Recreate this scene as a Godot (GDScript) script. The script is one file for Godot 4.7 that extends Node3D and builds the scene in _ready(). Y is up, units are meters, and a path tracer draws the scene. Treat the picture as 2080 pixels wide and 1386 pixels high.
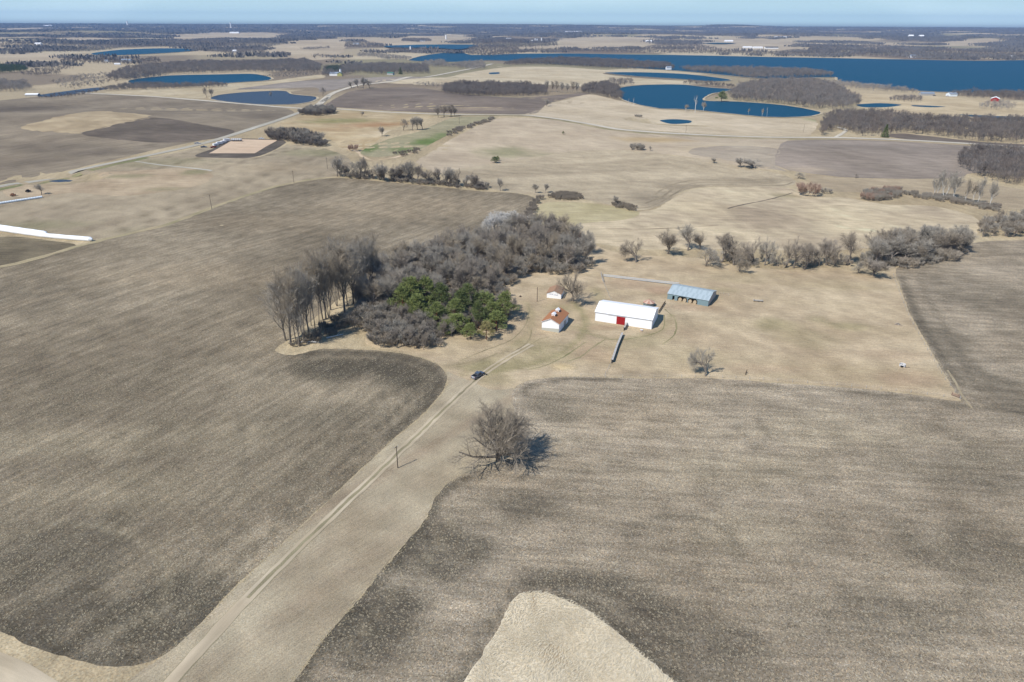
extends Node3D
# Farmstead in rolling spring farmland seen from a drone: all positions are metres on the ground, x to the right, z towards the viewer.

const HILLS := [
	[53, -859, 190, 150, 11.4],
	[236, -643, 120, 60, 4.8],
	[-505, -842, 260, 150, 13.3],
	[-75, -1188, 170, 90, 7.6],
	[84, -1141, 140, 70, 9.5],
	[-230, -597, 140, 90, 5.7],
	[-211, -355, 150, 110, 5.7],
	[-113, -766, 90, 50, 3.8],
	[316, -681, 140, 60, 5.7],
	[144, -427, 80, 50, 2.8],
	[557, -1070, 150, 60, 6.6],
	[-327, -1602, 250, 90, 9.5],
	[-700, -1450, 200, 60, 9.5],
	[-400, -12500, 3500, 1500, 38],
	[3600, -12300, 700, 600, 34],
	[-6500, -11500, 2500, 1500, 6],
	[6500, -9500, 1800, 900, 14],
	[1800, -7000, 1500, 700, 18],
	[-3500, -6500, 1200, 600, 12],
	[-1200, -5200, 900, 400, 9],
	[4300, -6000, 1000, 500, 14],
	[8000, -13000, 3000, 1500, 4],
	[-3215, -5196, 568, 263, 10],
	[3951, -5984, 790, 434, 12],
	[-2465, -7647, 445, 250, 12],
	[4670, -9444, 794, 444, 12],
	[1161, -6480, 753, 459, 22],
	[759, -5099, 719, 362, 12],
	[-4140, -6411, 864, 462, 17],
	[3524, -5487, 665, 467, 22],
	[-941, -7797, 679, 341, 11],
	[2770, -5938, 374, 233, 18],
	[309, -6387, 609, 316, 24],
	[-711, -5808, 461, 397, 13],
	[2325, -6473, 526, 376, 23],
	[-3014, -4294, 476, 434, 18],
	[-1430, -5950, 448, 349, 10],
	[4759, -7713, 875, 426, 23],
	[-1370, -4513, 881, 437, 15],
	[1781, -10487, 800, 302, 12],
	[-3618, -6504, 560, 489, 14],
	[-2766, -3750, 443, 439, 14],
	[-3444, -5463, 890, 339, 12],
	[-2897, -4050, 443, 410, 11],
	[-63, -4861, 487, 499, 11],
	[2980, -7411, 575, 497, 16],
	[-765, -6100, 370, 338, 13],
	[4589, -9212, 624, 229, 13]
]
const BASINS := [[406, -1278, 300, 348], [401, -1808, 230, 231], [214, -935, 39, 40], [589, -1152, 70, 53], [658, -1139, 57, 36], [706, -987, 143, 68], [-438, -1240, 155, 156], [-721, -1636, 273, 239], [-813, -1323, 152, 127], [-362, -549, 23, 14], [-50, -1887, 26, 71]]   # level ground round the ponds
const DISPLAY := 0.72   # albedo per linear display value in full sun at this exposure
var rng := RandomNumberGenerator.new()
var mats := {}
var mean := {}
var protos := {}
var taken := {}
var patchy := FastNoiseLite.new()
var fine := FastNoiseLite.new()
var cells := FastNoiseLite.new()

class Buf:
	var v := PackedVector3Array()
	var col := PackedColorArray()
	func tri(a: Vector3, b: Vector3, c: Vector3) -> void:
		v.push_back(a); v.push_back(b); v.push_back(c)
	func quad(a: Vector3, b: Vector3, c: Vector3, d: Vector3) -> void:
		tri(a, b, c); tri(a, c, d)
	func box(lo: Vector3, hi: Vector3) -> void:
		var a := Vector3(lo.x, lo.y, lo.z); var b := Vector3(hi.x, lo.y, lo.z); var c := Vector3(hi.x, hi.y, lo.z); var d := Vector3(lo.x, hi.y, lo.z)
		var e := Vector3(lo.x, lo.y, hi.z); var f := Vector3(hi.x, lo.y, hi.z); var g := Vector3(hi.x, hi.y, hi.z); var k := Vector3(lo.x, hi.y, hi.z)
		quad(a, b, c, d); quad(f, e, k, g); quad(e, a, d, k); quad(b, f, g, c); quad(d, c, g, k); quad(e, f, b, a)
	func tube(p: Vector3, q: Vector3, r0: float, r1: float, sides: int, cap := false) -> void:
		var d := q - p
		if d.length() < 0.0001: return
		d = d.normalized()
		var s := d.cross(Vector3.RIGHT if absf(d.x) < 0.8 else Vector3.FORWARD).normalized()
		var t := d.cross(s)
		for i in sides:
			var a0 := TAU * i / sides; var a1 := TAU * (i + 1) / sides
			var o0 := s * cos(a0) + t * sin(a0); var o1 := s * cos(a1) + t * sin(a1)
			quad(p + o0 * r0, q + o0 * r1, q + o1 * r1, p + o1 * r0)
			if cap:
				tri(q, q + o1 * r1, q + o0 * r1); tri(p, p + o0 * r0, p + o1 * r0)
	func blade(p: Vector3, q: Vector3, w: Vector3) -> void:
		tri(p - w, q, p + w)
	func prism_x(prof: PackedVector2Array, x0: float, x1: float) -> void:   # profile (z, y)
		var n := prof.size()
		for i in n:
			var a := prof[i]; var b := prof[(i + 1) % n]
			quad(Vector3(x0, a.y, a.x), Vector3(x0, b.y, b.x), Vector3(x1, b.y, b.x), Vector3(x1, a.y, a.x))
		var t := Geometry2D.triangulate_polygon(prof)
		for i in range(0, t.size(), 3):
			var p := prof[t[i]]; var q := prof[t[i + 1]]; var r := prof[t[i + 2]]
			tri(Vector3(x0, p.y, p.x), Vector3(x0, r.y, r.x), Vector3(x0, q.y, q.x)); tri(Vector3(x1, p.y, p.x), Vector3(x1, q.y, q.x), Vector3(x1, r.y, r.x))
	func prism_z(prof: PackedVector2Array, z0: float, z1: float) -> void:   # profile (x, y)
		var n := prof.size()
		for i in n:
			var a := prof[i]; var b := prof[(i + 1) % n]
			quad(Vector3(a.x, a.y, z0), Vector3(a.x, a.y, z1), Vector3(b.x, b.y, z1), Vector3(b.x, b.y, z0))
		var t := Geometry2D.triangulate_polygon(prof)
		for i in range(0, t.size(), 3):
			var p := prof[t[i]]; var q := prof[t[i + 1]]; var r := prof[t[i + 2]]
			tri(Vector3(p.x, p.y, z0), Vector3(r.x, r.y, z0), Vector3(q.x, q.y, z0)); tri(Vector3(p.x, p.y, z1), Vector3(q.x, q.y, z1), Vector3(r.x, r.y, z1))
	func mesh() -> ArrayMesh:
		var nn := PackedVector3Array(); nn.resize(v.size())
		for i in range(0, v.size(), 3):
			var n := (v[i + 2] - v[i]).cross(v[i + 1] - v[i]).normalized()
			nn[i] = n; nn[i + 1] = n; nn[i + 2] = n
		var a := []; a.resize(Mesh.ARRAY_MAX)
		a[Mesh.ARRAY_VERTEX] = v; a[Mesh.ARRAY_NORMAL] = nn
		if col.size() == v.size(): a[Mesh.ARRAY_COLOR] = col
		var m := ArrayMesh.new(); m.add_surface_from_arrays(Mesh.PRIMITIVE_TRIANGLES, a)
		return m

# ---------- ground shape ----------
func rise(x: float, z: float) -> float:
	var s := 0.0
	for q in HILLS:
		var a: float = (x - q[0]) / q[2]; var b: float = (z - q[1]) / q[3]
		var e := a * a + b * b
		if e < 12.0: s += q[4] * exp(-e)
	if s > 0.01:
		for q in BASINS:
			var a: float = (x - q[0]) / q[2]; var b: float = (z - q[1]) / q[3]
			var e := sqrt(a * a + b * b)
			if e < 1.8: s *= smoothstep(1.0, 1.8, e)
	return s + 82.0 * smoothstep(5000.0, 15500.0, sqrt(x * x + z * z))
func on(x: float, z: float, up := 0.0) -> Vector3:
	return Vector3(x, rise(x, z) + up, z)
func slope(x: float, z: float) -> Vector3:
	var e := 2.0
	return Vector3(rise(x - e, z) - rise(x + e, z), 2 * e, rise(x, z - e) - rise(x, z + e)).normalized()
func lift(x: float, z: float, layer: float) -> float:
	return layer * maxf(0.008, sqrt(x * x + z * z) * 0.00008)

# ---------- small helpers ----------
func c8(r: float, g: float, b: float) -> Color:   # colour of a surface from how it shows in full sun
	var c := Color(r / 255.0, g / 255.0, b / 255.0).srgb_to_linear()
	return Color(c.r * DISPLAY, c.g * DISPLAY, c.b * DISPLAY)
func paint(c: Color) -> Color:
	return c.linear_to_srgb()
func flatmat(called: String, c: Color, rough := 0.85, spec := 0.3, metal := 0.0) -> StandardMaterial3D:
	var m := StandardMaterial3D.new()
	m.resource_name = called; m.albedo_color = paint(c); m.roughness = rough; m.metallic_specular = spec; m.metallic = metal
	m.cull_mode = BaseMaterial3D.CULL_DISABLED
	mats[called] = m
	return m
func numbered(called: String) -> String:
	if not taken.has(called):
		taken[called] = 0; return called
	taken[called] += 1
	return "%s_%03d" % [called, taken[called]]
func tag(o: Node, label: String, category: String, group := "", kind := "") -> void:
	o.set_meta("label", label); o.set_meta("category", category)
	if group: o.set_meta("group", group)
	if kind: o.set_meta("kind", kind)
func thing(called: String, label: String, category: String, at: Vector3, turn := 0.0, group := "") -> Node3D:
	var o := Node3D.new(); o.name = numbered(called); add_child(o)
	o.position = at; o.rotation.y = turn; tag(o, label, category, group)
	return o
func part(called: String, b, m: Material, parent: Node, label := "") -> MeshInstance3D:
	var o := MeshInstance3D.new(); o.name = called
	o.mesh = b.mesh() if b is Buf else b
	o.material_override = m
	if label: o.set_meta("label", label)
	parent.add_child(o, true)
	return o
func sheet(called: String, m: Mesh, mat: Material, label: String, category: String) -> MeshInstance3D:
	var o := MeshInstance3D.new(); o.name = numbered(called); o.mesh = m; o.material_override = mat
	add_child(o); tag(o, label, category, "", "structure")
	return o
func pts(a: Array) -> PackedVector2Array:
	var p := PackedVector2Array()
	for i in range(0, a.size(), 2): p.push_back(Vector2(a[i], a[i + 1]))
	return p
func curve(p: PackedVector2Array, closed: bool, step: float) -> PackedVector2Array:   # a smooth line through the points
	var out := PackedVector2Array(); var n := p.size()
	for i in (n if closed else n - 1):
		var a := p[(i - 1 + n) % n] if closed or i > 0 else p[0]; var b := p[i]; var c := p[(i + 1) % n]
		var d := p[(i + 2) % n] if closed or i + 2 < n else p[n - 1]
		var k := clampi(int(b.distance_to(c) / step), 1, 40)
		for j in k:
			out.push_back(b.cubic_interpolate(c, b - (b - a).limit_length(b.distance_to(c)), c + (d - c).limit_length(b.distance_to(c)), float(j) / k))
	if not closed: out.push_back(p[n - 1])
	return out
func ragged(p: PackedVector2Array, amount: float, scale: float) -> PackedVector2Array:
	var out := PackedVector2Array()
	for q in p:
		out.push_back(q + Vector2(patchy.get_noise_2d(q.x * scale, q.y * scale), patchy.get_noise_2d(q.x * scale + 900, q.y * scale - 700)) * amount)
	return out

# ---------- what a patch of ground is made of ----------
func tint(k: Dictionary, x: float, z: float) -> Color:
	var f: float = k.get("f", 1.0)
	var a := patchy.get_noise_2d(x * f, z * f)
	var c: Color = k.c.lerp(k.c2, clampf(0.5 + a * k.get("k", 1.1), 0.0, 1.0))
	if k.has("rows"):
		var ca := cos(k.rows); var sa := sin(k.rows)
		var u: float = (x * ca + z * sa); var w: float = (-x * sa + z * ca)
		var s := patchy.get_noise_2d(w * k.get("rf", 5.0), u * 0.12 + 333)
		c = c.lerp(k.c3, clampf(s * 1.3 * k.get("rk", 0.5), 0.0, 0.75))
	for b in k.get("blobs", []):
		var p: float = (x - b[0]) / b[2]; var q: float = (z - b[1]) / b[3]
		var e := p * p + q * q
		if e < 3.0:
			var w2: float = smoothstep(1.5, 0.35, sqrt(e) + fine.get_noise_2d(x * 0.5, z * 0.5) * 0.5) * b[5]
			c = c.lerp(k.pal[int(b[4])], w2)
	for l in k.get("lines", []):   # [points, half width, palette entry, strength]
		var best := 1e9; var q: PackedVector2Array = l[0]; var at := Vector2(x, z)
		for i in q.size() - 1: best = minf(best, at.distance_squared_to(Geometry2D.get_closest_point_to_segment(at, q[i], q[i + 1])))
		var wl: float = smoothstep(1.6, 0.3, sqrt(best) / l[1] + 0.5 * fine.get_noise_2d(x * 1.5, z * 1.5)) * l[3]
		if wl > 0.0: c = c.lerp(k.pal[l[2]], wl)
	var g: float = 1.0 + k.get("g", 0.2) * fine.get_noise_2d(x, z)
	return Color(c.r * g, c.g * g, c.b * g)

func drape(poly: PackedVector2Array, cell: float, layer: float, k: Dictionary) -> ArrayMesh:
	var lo := poly[0]; var hi := poly[0]
	for p in poly:
		lo = Vector2(minf(lo.x, p.x), minf(lo.y, p.y)); hi = Vector2(maxf(hi.x, p.x), maxf(hi.y, p.y))
	var i0 := int(floor(lo.x / cell)); var i1 := int(ceil(hi.x / cell)); var j0 := int(floor(lo.y / cell)); var j1 := int(ceil(hi.y / cell))
	var w := i1 - i0 + 1
	var edge := {}
	var n := poly.size()
	for i in n:
		var a := poly[i]; var b := poly[(i + 1) % n]
		var m := int(a.distance_to(b) / (cell * 0.3)) + 1
		for t in m + 1:
			var q := a.lerp(b, float(t) / m)
			edge[(int(floor(q.y / cell)) - j0) * w + int(floor(q.x / cell)) - i0] = true
	var v := PackedVector3Array(); var nn := PackedVector3Array(); var cc := PackedColorArray(); var uv := PackedVector2Array(); var uv2 := PackedVector2Array(); var ix := PackedInt32Array()
	var known := {}
	var ca := cos(k.get("rot", 0.0)); var sa := sin(k.get("rot", 0.0)); var bright: float = 1.0 / mean[k.mat]
	var tile: float = k.get("tile", 40.0); var ra: float = k.get("across", 50.0); var rl: float = k.get("along", 500.0)
	var put := func(x: float, z: float) -> int:
		v.push_back(Vector3(x, rise(x, z) + lift(x, z, layer), z)); nn.push_back(slope(x, z))
		var c := tint(k, x, z)
		cc.push_back(Color(c.r * bright, c.g * bright, c.b * bright))
		var u := x * ca + z * sa; var s := -x * sa + z * ca
		uv.push_back(Vector2(u / tile, s / tile)); uv2.push_back(Vector2(s / ra, u / rl))
		return v.size() - 1
	for j in range(0, j1 - j0 + 1):
		for i in range(0, w):
			var x := (i0 + i) * cell; var z := (j0 + j) * cell
			if edge.has(j * w + i):
				for piece in Geometry2D.intersect_polygons(PackedVector2Array([Vector2(x, z), Vector2(x + cell, z), Vector2(x + cell, z + cell), Vector2(x, z + cell)]), poly):
					if Geometry2D.is_polygon_clockwise(piece): piece.reverse()
					var t := Geometry2D.triangulate_polygon(piece)
					var at := v.size()
					for p in piece: put.call(p.x, p.y)
					for q in range(0, t.size(), 3):
						var A := piece[t[q]]; var B := piece[t[q + 1]]; var C := piece[t[q + 2]]
						if (B - A).cross(C - A) > 0.0: ix.append_array([at + t[q], at + t[q + 1], at + t[q + 2]])
						else: ix.append_array([at + t[q], at + t[q + 2], at + t[q + 1]])
			elif Geometry2D.is_point_in_polygon(Vector2(x + cell * 0.5, z + cell * 0.5), poly):
				var q := []
				for o in [[0, 0], [1, 0], [1, 1], [0, 1]]:
					var key: int = (j + o[1]) * (w + 2) + i + o[0]
					if not known.has(key): known[key] = put.call(x + o[0] * cell, z + o[1] * cell)
					q.append(known[key])
				ix.append_array([q[0], q[1], q[2], q[0], q[2], q[3]])
	return surface(v, nn, cc, uv, uv2, ix)
func surface(v, nn, cc, uv, uv2, ix) -> ArrayMesh:
	var a := []; a.resize(Mesh.ARRAY_MAX)
	a[Mesh.ARRAY_VERTEX] = v; a[Mesh.ARRAY_NORMAL] = nn; a[Mesh.ARRAY_COLOR] = cc; a[Mesh.ARRAY_TEX_UV] = uv; a[Mesh.ARRAY_TEX_UV2] = uv2; a[Mesh.ARRAY_INDEX] = ix
	var m := ArrayMesh.new(); m.add_surface_from_arrays(Mesh.PRIMITIVE_TRIANGLES, a)
	return m
func ribbon(line: PackedVector2Array, w0: float, w1: float, layer: float, k: Dictionary, wobble := 0.15, side := 0.0) -> ArrayMesh:
	var v := PackedVector3Array(); var nn := PackedVector3Array(); var cc := PackedColorArray(); var uv := PackedVector2Array(); var uv2 := PackedVector2Array(); var ix := PackedInt32Array()
	var run := 0.0; var n := line.size(); var bright: float = 1.0 / mean[k.mat]; var tile: float = k.get("tile", 40.0)
	for i in n:
		var p := line[i]
		var d := (line[mini(i + 1, n - 1)] - line[maxi(i - 1, 0)]).normalized(); var o := Vector2(-d.y, d.x)
		if i > 0: run += p.distance_to(line[i - 1])
		var w := lerpf(w0, w1, float(i) / (n - 1))
		var wl := w * 0.5 * (1.0 + wobble * 2.0 * fine.get_noise_2d(run * 1.7, 50.0)); var wr := w * 0.5 * (1.0 + wobble * 2.0 * fine.get_noise_2d(run * 1.7, 950.0))
		for s in 4:
			var q := p + o * (side + lerpf(-wl, wr, s / 3.0))
			v.push_back(Vector3(q.x, rise(q.x, q.y) + lift(q.x, q.y, layer), q.y)); nn.push_back(slope(q.x, q.y))
			var c := tint(k, q.x, q.y)
			cc.push_back(Color(c.r * bright, c.g * bright, c.b * bright)); uv.push_back(q / tile); uv2.push_back(Vector2((side + lerpf(-wl, wr, s / 3.0)) / k.get("across", 50.0) + 0.37, run / k.get("along", 500.0)))
		if i > 0:
			for s in 3:
				var b := i * 4 + s
				ix.append_array([b - 4, b + 1, b - 3, b - 4, b, b + 1])
	return surface(v, nn, cc, uv, uv2, ix)
func scatter(poly: PackedVector2Array, gap: float, jitter := 0.8) -> PackedVector2Array:
	var out := PackedVector2Array(); var lo := poly[0]; var hi := poly[0]
	for p in poly:
		lo = Vector2(minf(lo.x, p.x), minf(lo.y, p.y)); hi = Vector2(maxf(hi.x, p.x), maxf(hi.y, p.y))
	var z := lo.y
	while z < hi.y:
		var x := lo.x
		while x < hi.x:
			var q := Vector2(x + rng.randf_range(0, jitter) * gap, z + rng.randf_range(0, jitter) * gap)
			if Geometry2D.is_point_in_polygon(q, poly): out.push_back(q)
			x += gap
		z += gap
	return out

# ---------- textures: residue, straw, gravel ----------
func strokes(size: int, base: float, count: int, lo: float, hi: float, length: int, bias: float, seed_: int, warm: float, soft := 0, fat := false) -> Image:
	var r := RandomNumberGenerator.new(); r.seed = seed_
	var im := Image.create(size, size, false, Image.FORMAT_RGB8)
	im.fill(Color(base, base, base))
	for i in count:
		var x := r.randf() * size; var y := r.randf() * size
		var a := r.randf_range(-bias, bias) if bias < 3.0 else r.randf() * PI
		var g := lerpf(lo, hi, pow(r.randf(), 1.3)); var t := r.randf_range(-warm, warm)
		var c := Color(g * (1.0 + t), g, g * (1.0 - t * 1.3))
		for s in r.randi_range(2, length):
			var px := posmod(int(x + cos(a) * s), size); var py := posmod(int(y + sin(a) * s), size)
			im.set_pixel(px, py, c)
			if fat: im.set_pixel((px + 1) % size, py, c); im.set_pixel(px, (py + 1) % size, c)
	if soft: # a coarser second generation of the same strokes
		var b := im.duplicate(); b.resize(size / soft, size / soft, Image.INTERPOLATE_TRILINEAR); b.resize(size, size, Image.INTERPOLATE_CUBIC)
		for y in size:
			for x in size: im.set_pixel(x, y, im.get_pixel(x, y).lerp(b.get_pixel(x, y), 0.5))
	return im
func mean_of(im: Image) -> float:
	var s := im.duplicate(); s.resize(8, 8, Image.INTERPOLATE_TRILINEAR if false else Image.INTERPOLATE_BILINEAR)
	var t := 0.0; var n := 0
	for y in range(0, im.get_height(), 13):
		for x in range(0, im.get_width(), 13):
			var c := im.get_pixel(x, y).srgb_to_linear(); t += (c.r + c.g + c.b) / 3.0; n += 1
	return t / n
func earth(called: String, im: Image, streaks: Image, rough := 1.0) -> void:
	var m := StandardMaterial3D.new(); m.resource_name = called
	im.generate_mipmaps(); m.albedo_texture = ImageTexture.create_from_image(im)
	m.vertex_color_use_as_albedo = true; m.roughness = rough; m.metallic_specular = 0.12
	var k := mean_of(im)
	if streaks:
		m.detail_enabled = true; m.detail_blend_mode = BaseMaterial3D.BLEND_MODE_MUL; m.detail_uv_layer = BaseMaterial3D.DETAIL_UV_2
		m.detail_albedo = ImageTexture.create_from_image(streaks); k *= mean_of(streaks)
	mats[called] = m; mean[called] = k
func streak_image(size: int, seed_: int, low: float) -> Image:
	var f := FastNoiseLite.new(); f.seed = seed_; f.noise_type = FastNoiseLite.TYPE_SIMPLEX_SMOOTH; f.frequency = 0.03; f.fractal_octaves = 4; f.fractal_gain = 0.65
	var im := f.get_seamless_image(size, size)
	im.convert(Image.FORMAT_RGB8)
	for y in size:
		for x in size:
			var g := lerpf(low, 1.0, im.get_pixel(x, y).r); im.set_pixel(x, y, Color(g, g, g))
	return im
func make_materials() -> void:
	var str1 := streak_image(512, 5, 0.76); var str2 := streak_image(512, 8, 0.86)
	earth("stubble", strokes(1024, 0.74, 90000, 0.54, 0.98, 5, 9.0, 1, 0.05, 0, true), str1)
	earth("grass", strokes(1024, 0.86, 80000, 0.66, 1.0, 10, 1.0, 2, 0.04, 8, true), str2)
	earth("soil", strokes(512, 0.78, 30000, 0.62, 1.0, 4, 9.0, 3, 0.03), str1)
	earth("straw", strokes(1024, 0.88, 60000, 0.74, 1.0, 26, 0.5, 4, 0.03, 8), null)
	earth("gravel", strokes(512, 0.9, 30000, 0.78, 1.0, 3, 9.0, 6, 0.02), str2)
	flatmat("bark", c8(170, 158, 146)); flatmat("bark_dark", c8(140, 130, 118)); flatmat("bark_pale", c8(232, 228, 218))
	flatmat("twig", c8(184, 176, 162)); flatmat("twig_brown", c8(174, 163, 148)); flatmat("twig_red", c8(196, 168, 148)); flatmat("twig_dark", c8(172, 160, 142)); flatmat("twig_pale", c8(236, 232, 224)); flatmat("twig_tan", c8(188, 174, 152))
	flatmat("needle", c8(138, 148, 88)); flatmat("needle_dark", c8(116, 128, 78)); flatmat("needle_brown", c8(178, 168, 116))
	flatmat("pine_bark", c8(130, 88, 66))
	flatmat("white_steel", Color(0.86, 0.87, 0.87), 0.45, 0.4); flatmat("white_paint", Color(0.84, 0.84, 0.83), 0.7); flatmat("grey_paint", c8(196, 200, 200))
	flatmat("white_trim", Color(0.62, 0.63, 0.64), 0.6); flatmat("red_door", c8(176, 42, 44), 0.6); flatmat("door_seam", c8(130, 30, 34), 0.6)
	flatmat("shingle", c8(186, 130, 92)); flatmat("shingle_old", c8(176, 140, 112)); flatmat("concrete", c8(205, 204, 190)); flatmat("black", Color(0.012, 0.012, 0.013), 0.6)
	flatmat("steel_blue", c8(140, 164, 170), 0.55); flatmat("steel_roof", c8(190, 204, 208), 0.5); flatmat("steel_roof_dull", c8(178, 193, 197), 0.55)
	flatmat("weathered_wood", c8(200, 196, 188)); flatmat("dark_wood", c8(92, 80, 70)); flatmat("white_board", c8(216, 220, 220))
	flatmat("straw_bale", c8(206, 188, 158)); flatmat("rust_panel", c8(196, 150, 128)); flatmat("rust_panel_pale", c8(218, 190, 168)); flatmat("galvanised", c8(112, 132, 134), 0.5, 0.5)
	flatmat("truck_paint", Color(0.085, 0.11, 0.15), 0.25, 0.6, 0.2); flatmat("glass", Color(0.015, 0.02, 0.025), 0.08, 0.6); flatmat("tyre", Color(0.02, 0.02, 0.02)); flatmat("chrome", Color(0.55, 0.56, 0.58), 0.2, 0.6, 0.8)
	flatmat("tail_light", Color(0.35, 0.02, 0.02), 0.3); flatmat("silver_paint", Color(0.45, 0.46, 0.47), 0.35); flatmat("white_vehicle", Color(0.75, 0.75, 0.74), 0.35); flatmat("red_paint", c8(170, 50, 46))
	flatmat("bag_plastic", Color(0.82, 0.83, 0.83), 0.4); flatmat("wrap_plastic", Color(0.74, 0.80, 0.83), 0.4); flatmat("yellow_paint", c8(214, 208, 130)); flatmat("green_roof", c8(86, 128, 112)); flatmat("grey_roof", c8(150, 160, 172)); flatmat("orange_paint", c8(150, 108, 80)); flatmat("fur", Color(0.02, 0.018, 0.016)); flatmat("lettering", Color(0.03, 0.05, 0.18))
	flatmat("wood_far", Color(1, 1, 1)).vertex_color_use_as_albedo = true
	flatmat("grass_blade", Color(1, 1, 1)).vertex_color_use_as_albedo = true
	var water := flatmat("water", Color(0.006, 0.060, 0.105), 0.45, 0.2)
	var wave := FastNoiseLite.new(); wave.seed = 4; wave.frequency = 0.05; wave.fractal_octaves = 4
	var wn := wave.get_seamless_image(256, 256); wn.bump_map_to_normal_map(6.0)
	water.normal_enabled = true; water.normal_texture = ImageTexture.create_from_image(wn); water.normal_scale = 1.0; water.uv1_triplanar = true; water.uv1_world_triplanar = true; water.uv1_scale = Vector3(0.03, 0.03, 0.03)
	var pond := water.duplicate(); pond.albedo_color = paint(Color(0.05, 0.072, 0.1)); pond.resource_name = "pond_water"; mats["pond"] = pond

# ---------- trees ----------
func rv() -> Vector3:
	return Vector3(rng.randf_range(-1, 1), rng.randf_range(-1, 1), rng.randf_range(-1, 1))
func aside(d: Vector3, angle: float) -> Vector3:
	var s := d.cross(rv()).normalized()
	if s.length() < 0.5: s = Vector3.RIGHT
	return (d * cos(angle) + s * sin(angle)).normalized()
func limb(tb: Buf, cb: Buf, p: Vector3, d: Vector3, ln: float, r: float, lv: int, P: Dictionary) -> void:
	var segs: int = [4, 3, 2, 2][lv] if not P.get("far", false) else [2, 1, 1, 1][lv]
	var line := [p]; var dirs := [d]
	var dir := d
	for i in segs:
		dir = (dir + rv() * P.wig + Vector3.UP * P.up[lv]).normalized()
		var q := p + dir * ln / segs
		var ra := r * (1 - 0.6 * i / segs); var rb := r * (1 - 0.6 * (i + 1) / segs)
		if P.get("far", false) and lv > 0: cb.blade(p, q, dir.cross(rv()).normalized() * ra)
		else: (tb if lv <= 1 else cb).tube(p, q, ra, rb, [6, 4, 3, 3][lv] if not P.get("far", false) else 3)
		p = q; line.append(q); dirs.append(dir)
	var n: int = P.n[lv]
	for k in n:
		var t: float = lerpf(P.t0[lv], 1.0, (k + rng.randf()) / n)
		var f := t * segs; var i := mini(int(f), segs - 1)
		var at: Vector3 = line[i].lerp(line[i + 1], f - i)
		var dd := aside(dirs[i + 1], P.ang[lv] * rng.randf_range(0.65, 1.25))
		if lv >= P.levels - 1:
			var l: float = P.twig * rng.randf_range(0.5, 1.3)
			dd = (dd + Vector3.UP * 0.15).normalized()
			cb.blade(at, at + dd * l, dd.cross(rv()).normalized() * P.tw)
		else:
			limb(tb, cb, at, dd, ln * P.ratio[lv] * (1.2 - 0.5 * t) * rng.randf_range(0.75, 1.2), maxf(r * (1 - 0.55 * t) * 0.55, 0.02), lv + 1, P)
func grown(called: String, seed_: int, P: Dictionary) -> void:
	rng.seed = seed_
	var tb := Buf.new(); var cb := Buf.new()
	for s in P.get("stems", 1):
		var d := Vector3.UP
		if P.get("stems", 1) > 1: d = (Vector3.UP + Vector3(cos(s * 2.4), 0, sin(s * 2.4)) * P.lean * rng.randf_range(0.3, 1.2)).normalized()
		limb(tb, cb, Vector3(cos(s * 2.4), 0, sin(s * 2.4)) * (0.1 * P.get("stems", 1) if P.get("stems", 1) > 1 else 0.0), d, P.trunk, P.r, 0, P)
	var top := 0.0; var wide := []
	for q in cb.v:
		top = maxf(top, q.y); wide.append(Vector2(q.x, q.z).length())
	wide.sort()
	protos[called] = {"trunk": tb.mesh(), "crown": cb.mesh(), "h": top, "w": 2.0 * wide[int(wide.size() * 0.97)]}
func joined(called: String) -> Dictionary:   # trunk and crown in one mesh, for woods
	var st := SurfaceTool.new(); st.begin(Mesh.PRIMITIVE_TRIANGLES)
	st.append_from(protos[called].trunk, 0, Transform3D.IDENTITY); st.append_from(protos[called].crown, 0, Transform3D.IDENTITY)
	return {"mesh": st.commit(), "h": protos[called].h, "w": protos[called].w}
func make_pine(called: String, seed_: int, tall: float, clumps: int, bare: float) -> void:
	rng.seed = seed_
	var tb := Buf.new(); var cb := Buf.new()
	var p := Vector3.ZERO
	for i in 5:
		var q := Vector3(rng.randf_range(-0.15, 0.15) * i, tall * (i + 1) / 5.3, rng.randf_range(-0.15, 0.15) * i)
		tb.tube(p, q, 0.22 * (1 - i * 0.17), 0.22 * (1 - (i + 1) * 0.17), 6); p = q
	for i in clumps:
		var t := lerpf(bare, 1.0, float(i) / clumps); var a := i * 2.4 + rng.randf()
		var reach := lerpf(3.3, 0.3, pow((t - bare) / (1 - bare), 1.6)) * rng.randf_range(0.6, 1.15)
		var at := Vector3(cos(a) * reach, tall * t + rng.randf_range(-0.3, 0.3), sin(a) * reach)
		tb.tube(Vector3(0, tall * t - 0.5, 0), at, 0.06, 0.03, 3)
		var s := rng.randf_range(0.9, 1.5)
		for k in 190:
			var d := rv().normalized(); var o := d * Vector3(s, s * 0.55, s) * pow(rng.randf(), 0.4)
			var w := (d + Vector3.UP * 0.5 + rv() * 0.4).normalized()
			cb.blade(at + o, at + o + w * rng.randf_range(0.35, 0.6), w.cross(rv()).normalized() * 0.085)
	protos[called] = {"trunk": tb.mesh(), "crown": cb.mesh(), "h": tall + 0.5, "w": 7.0}
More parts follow.
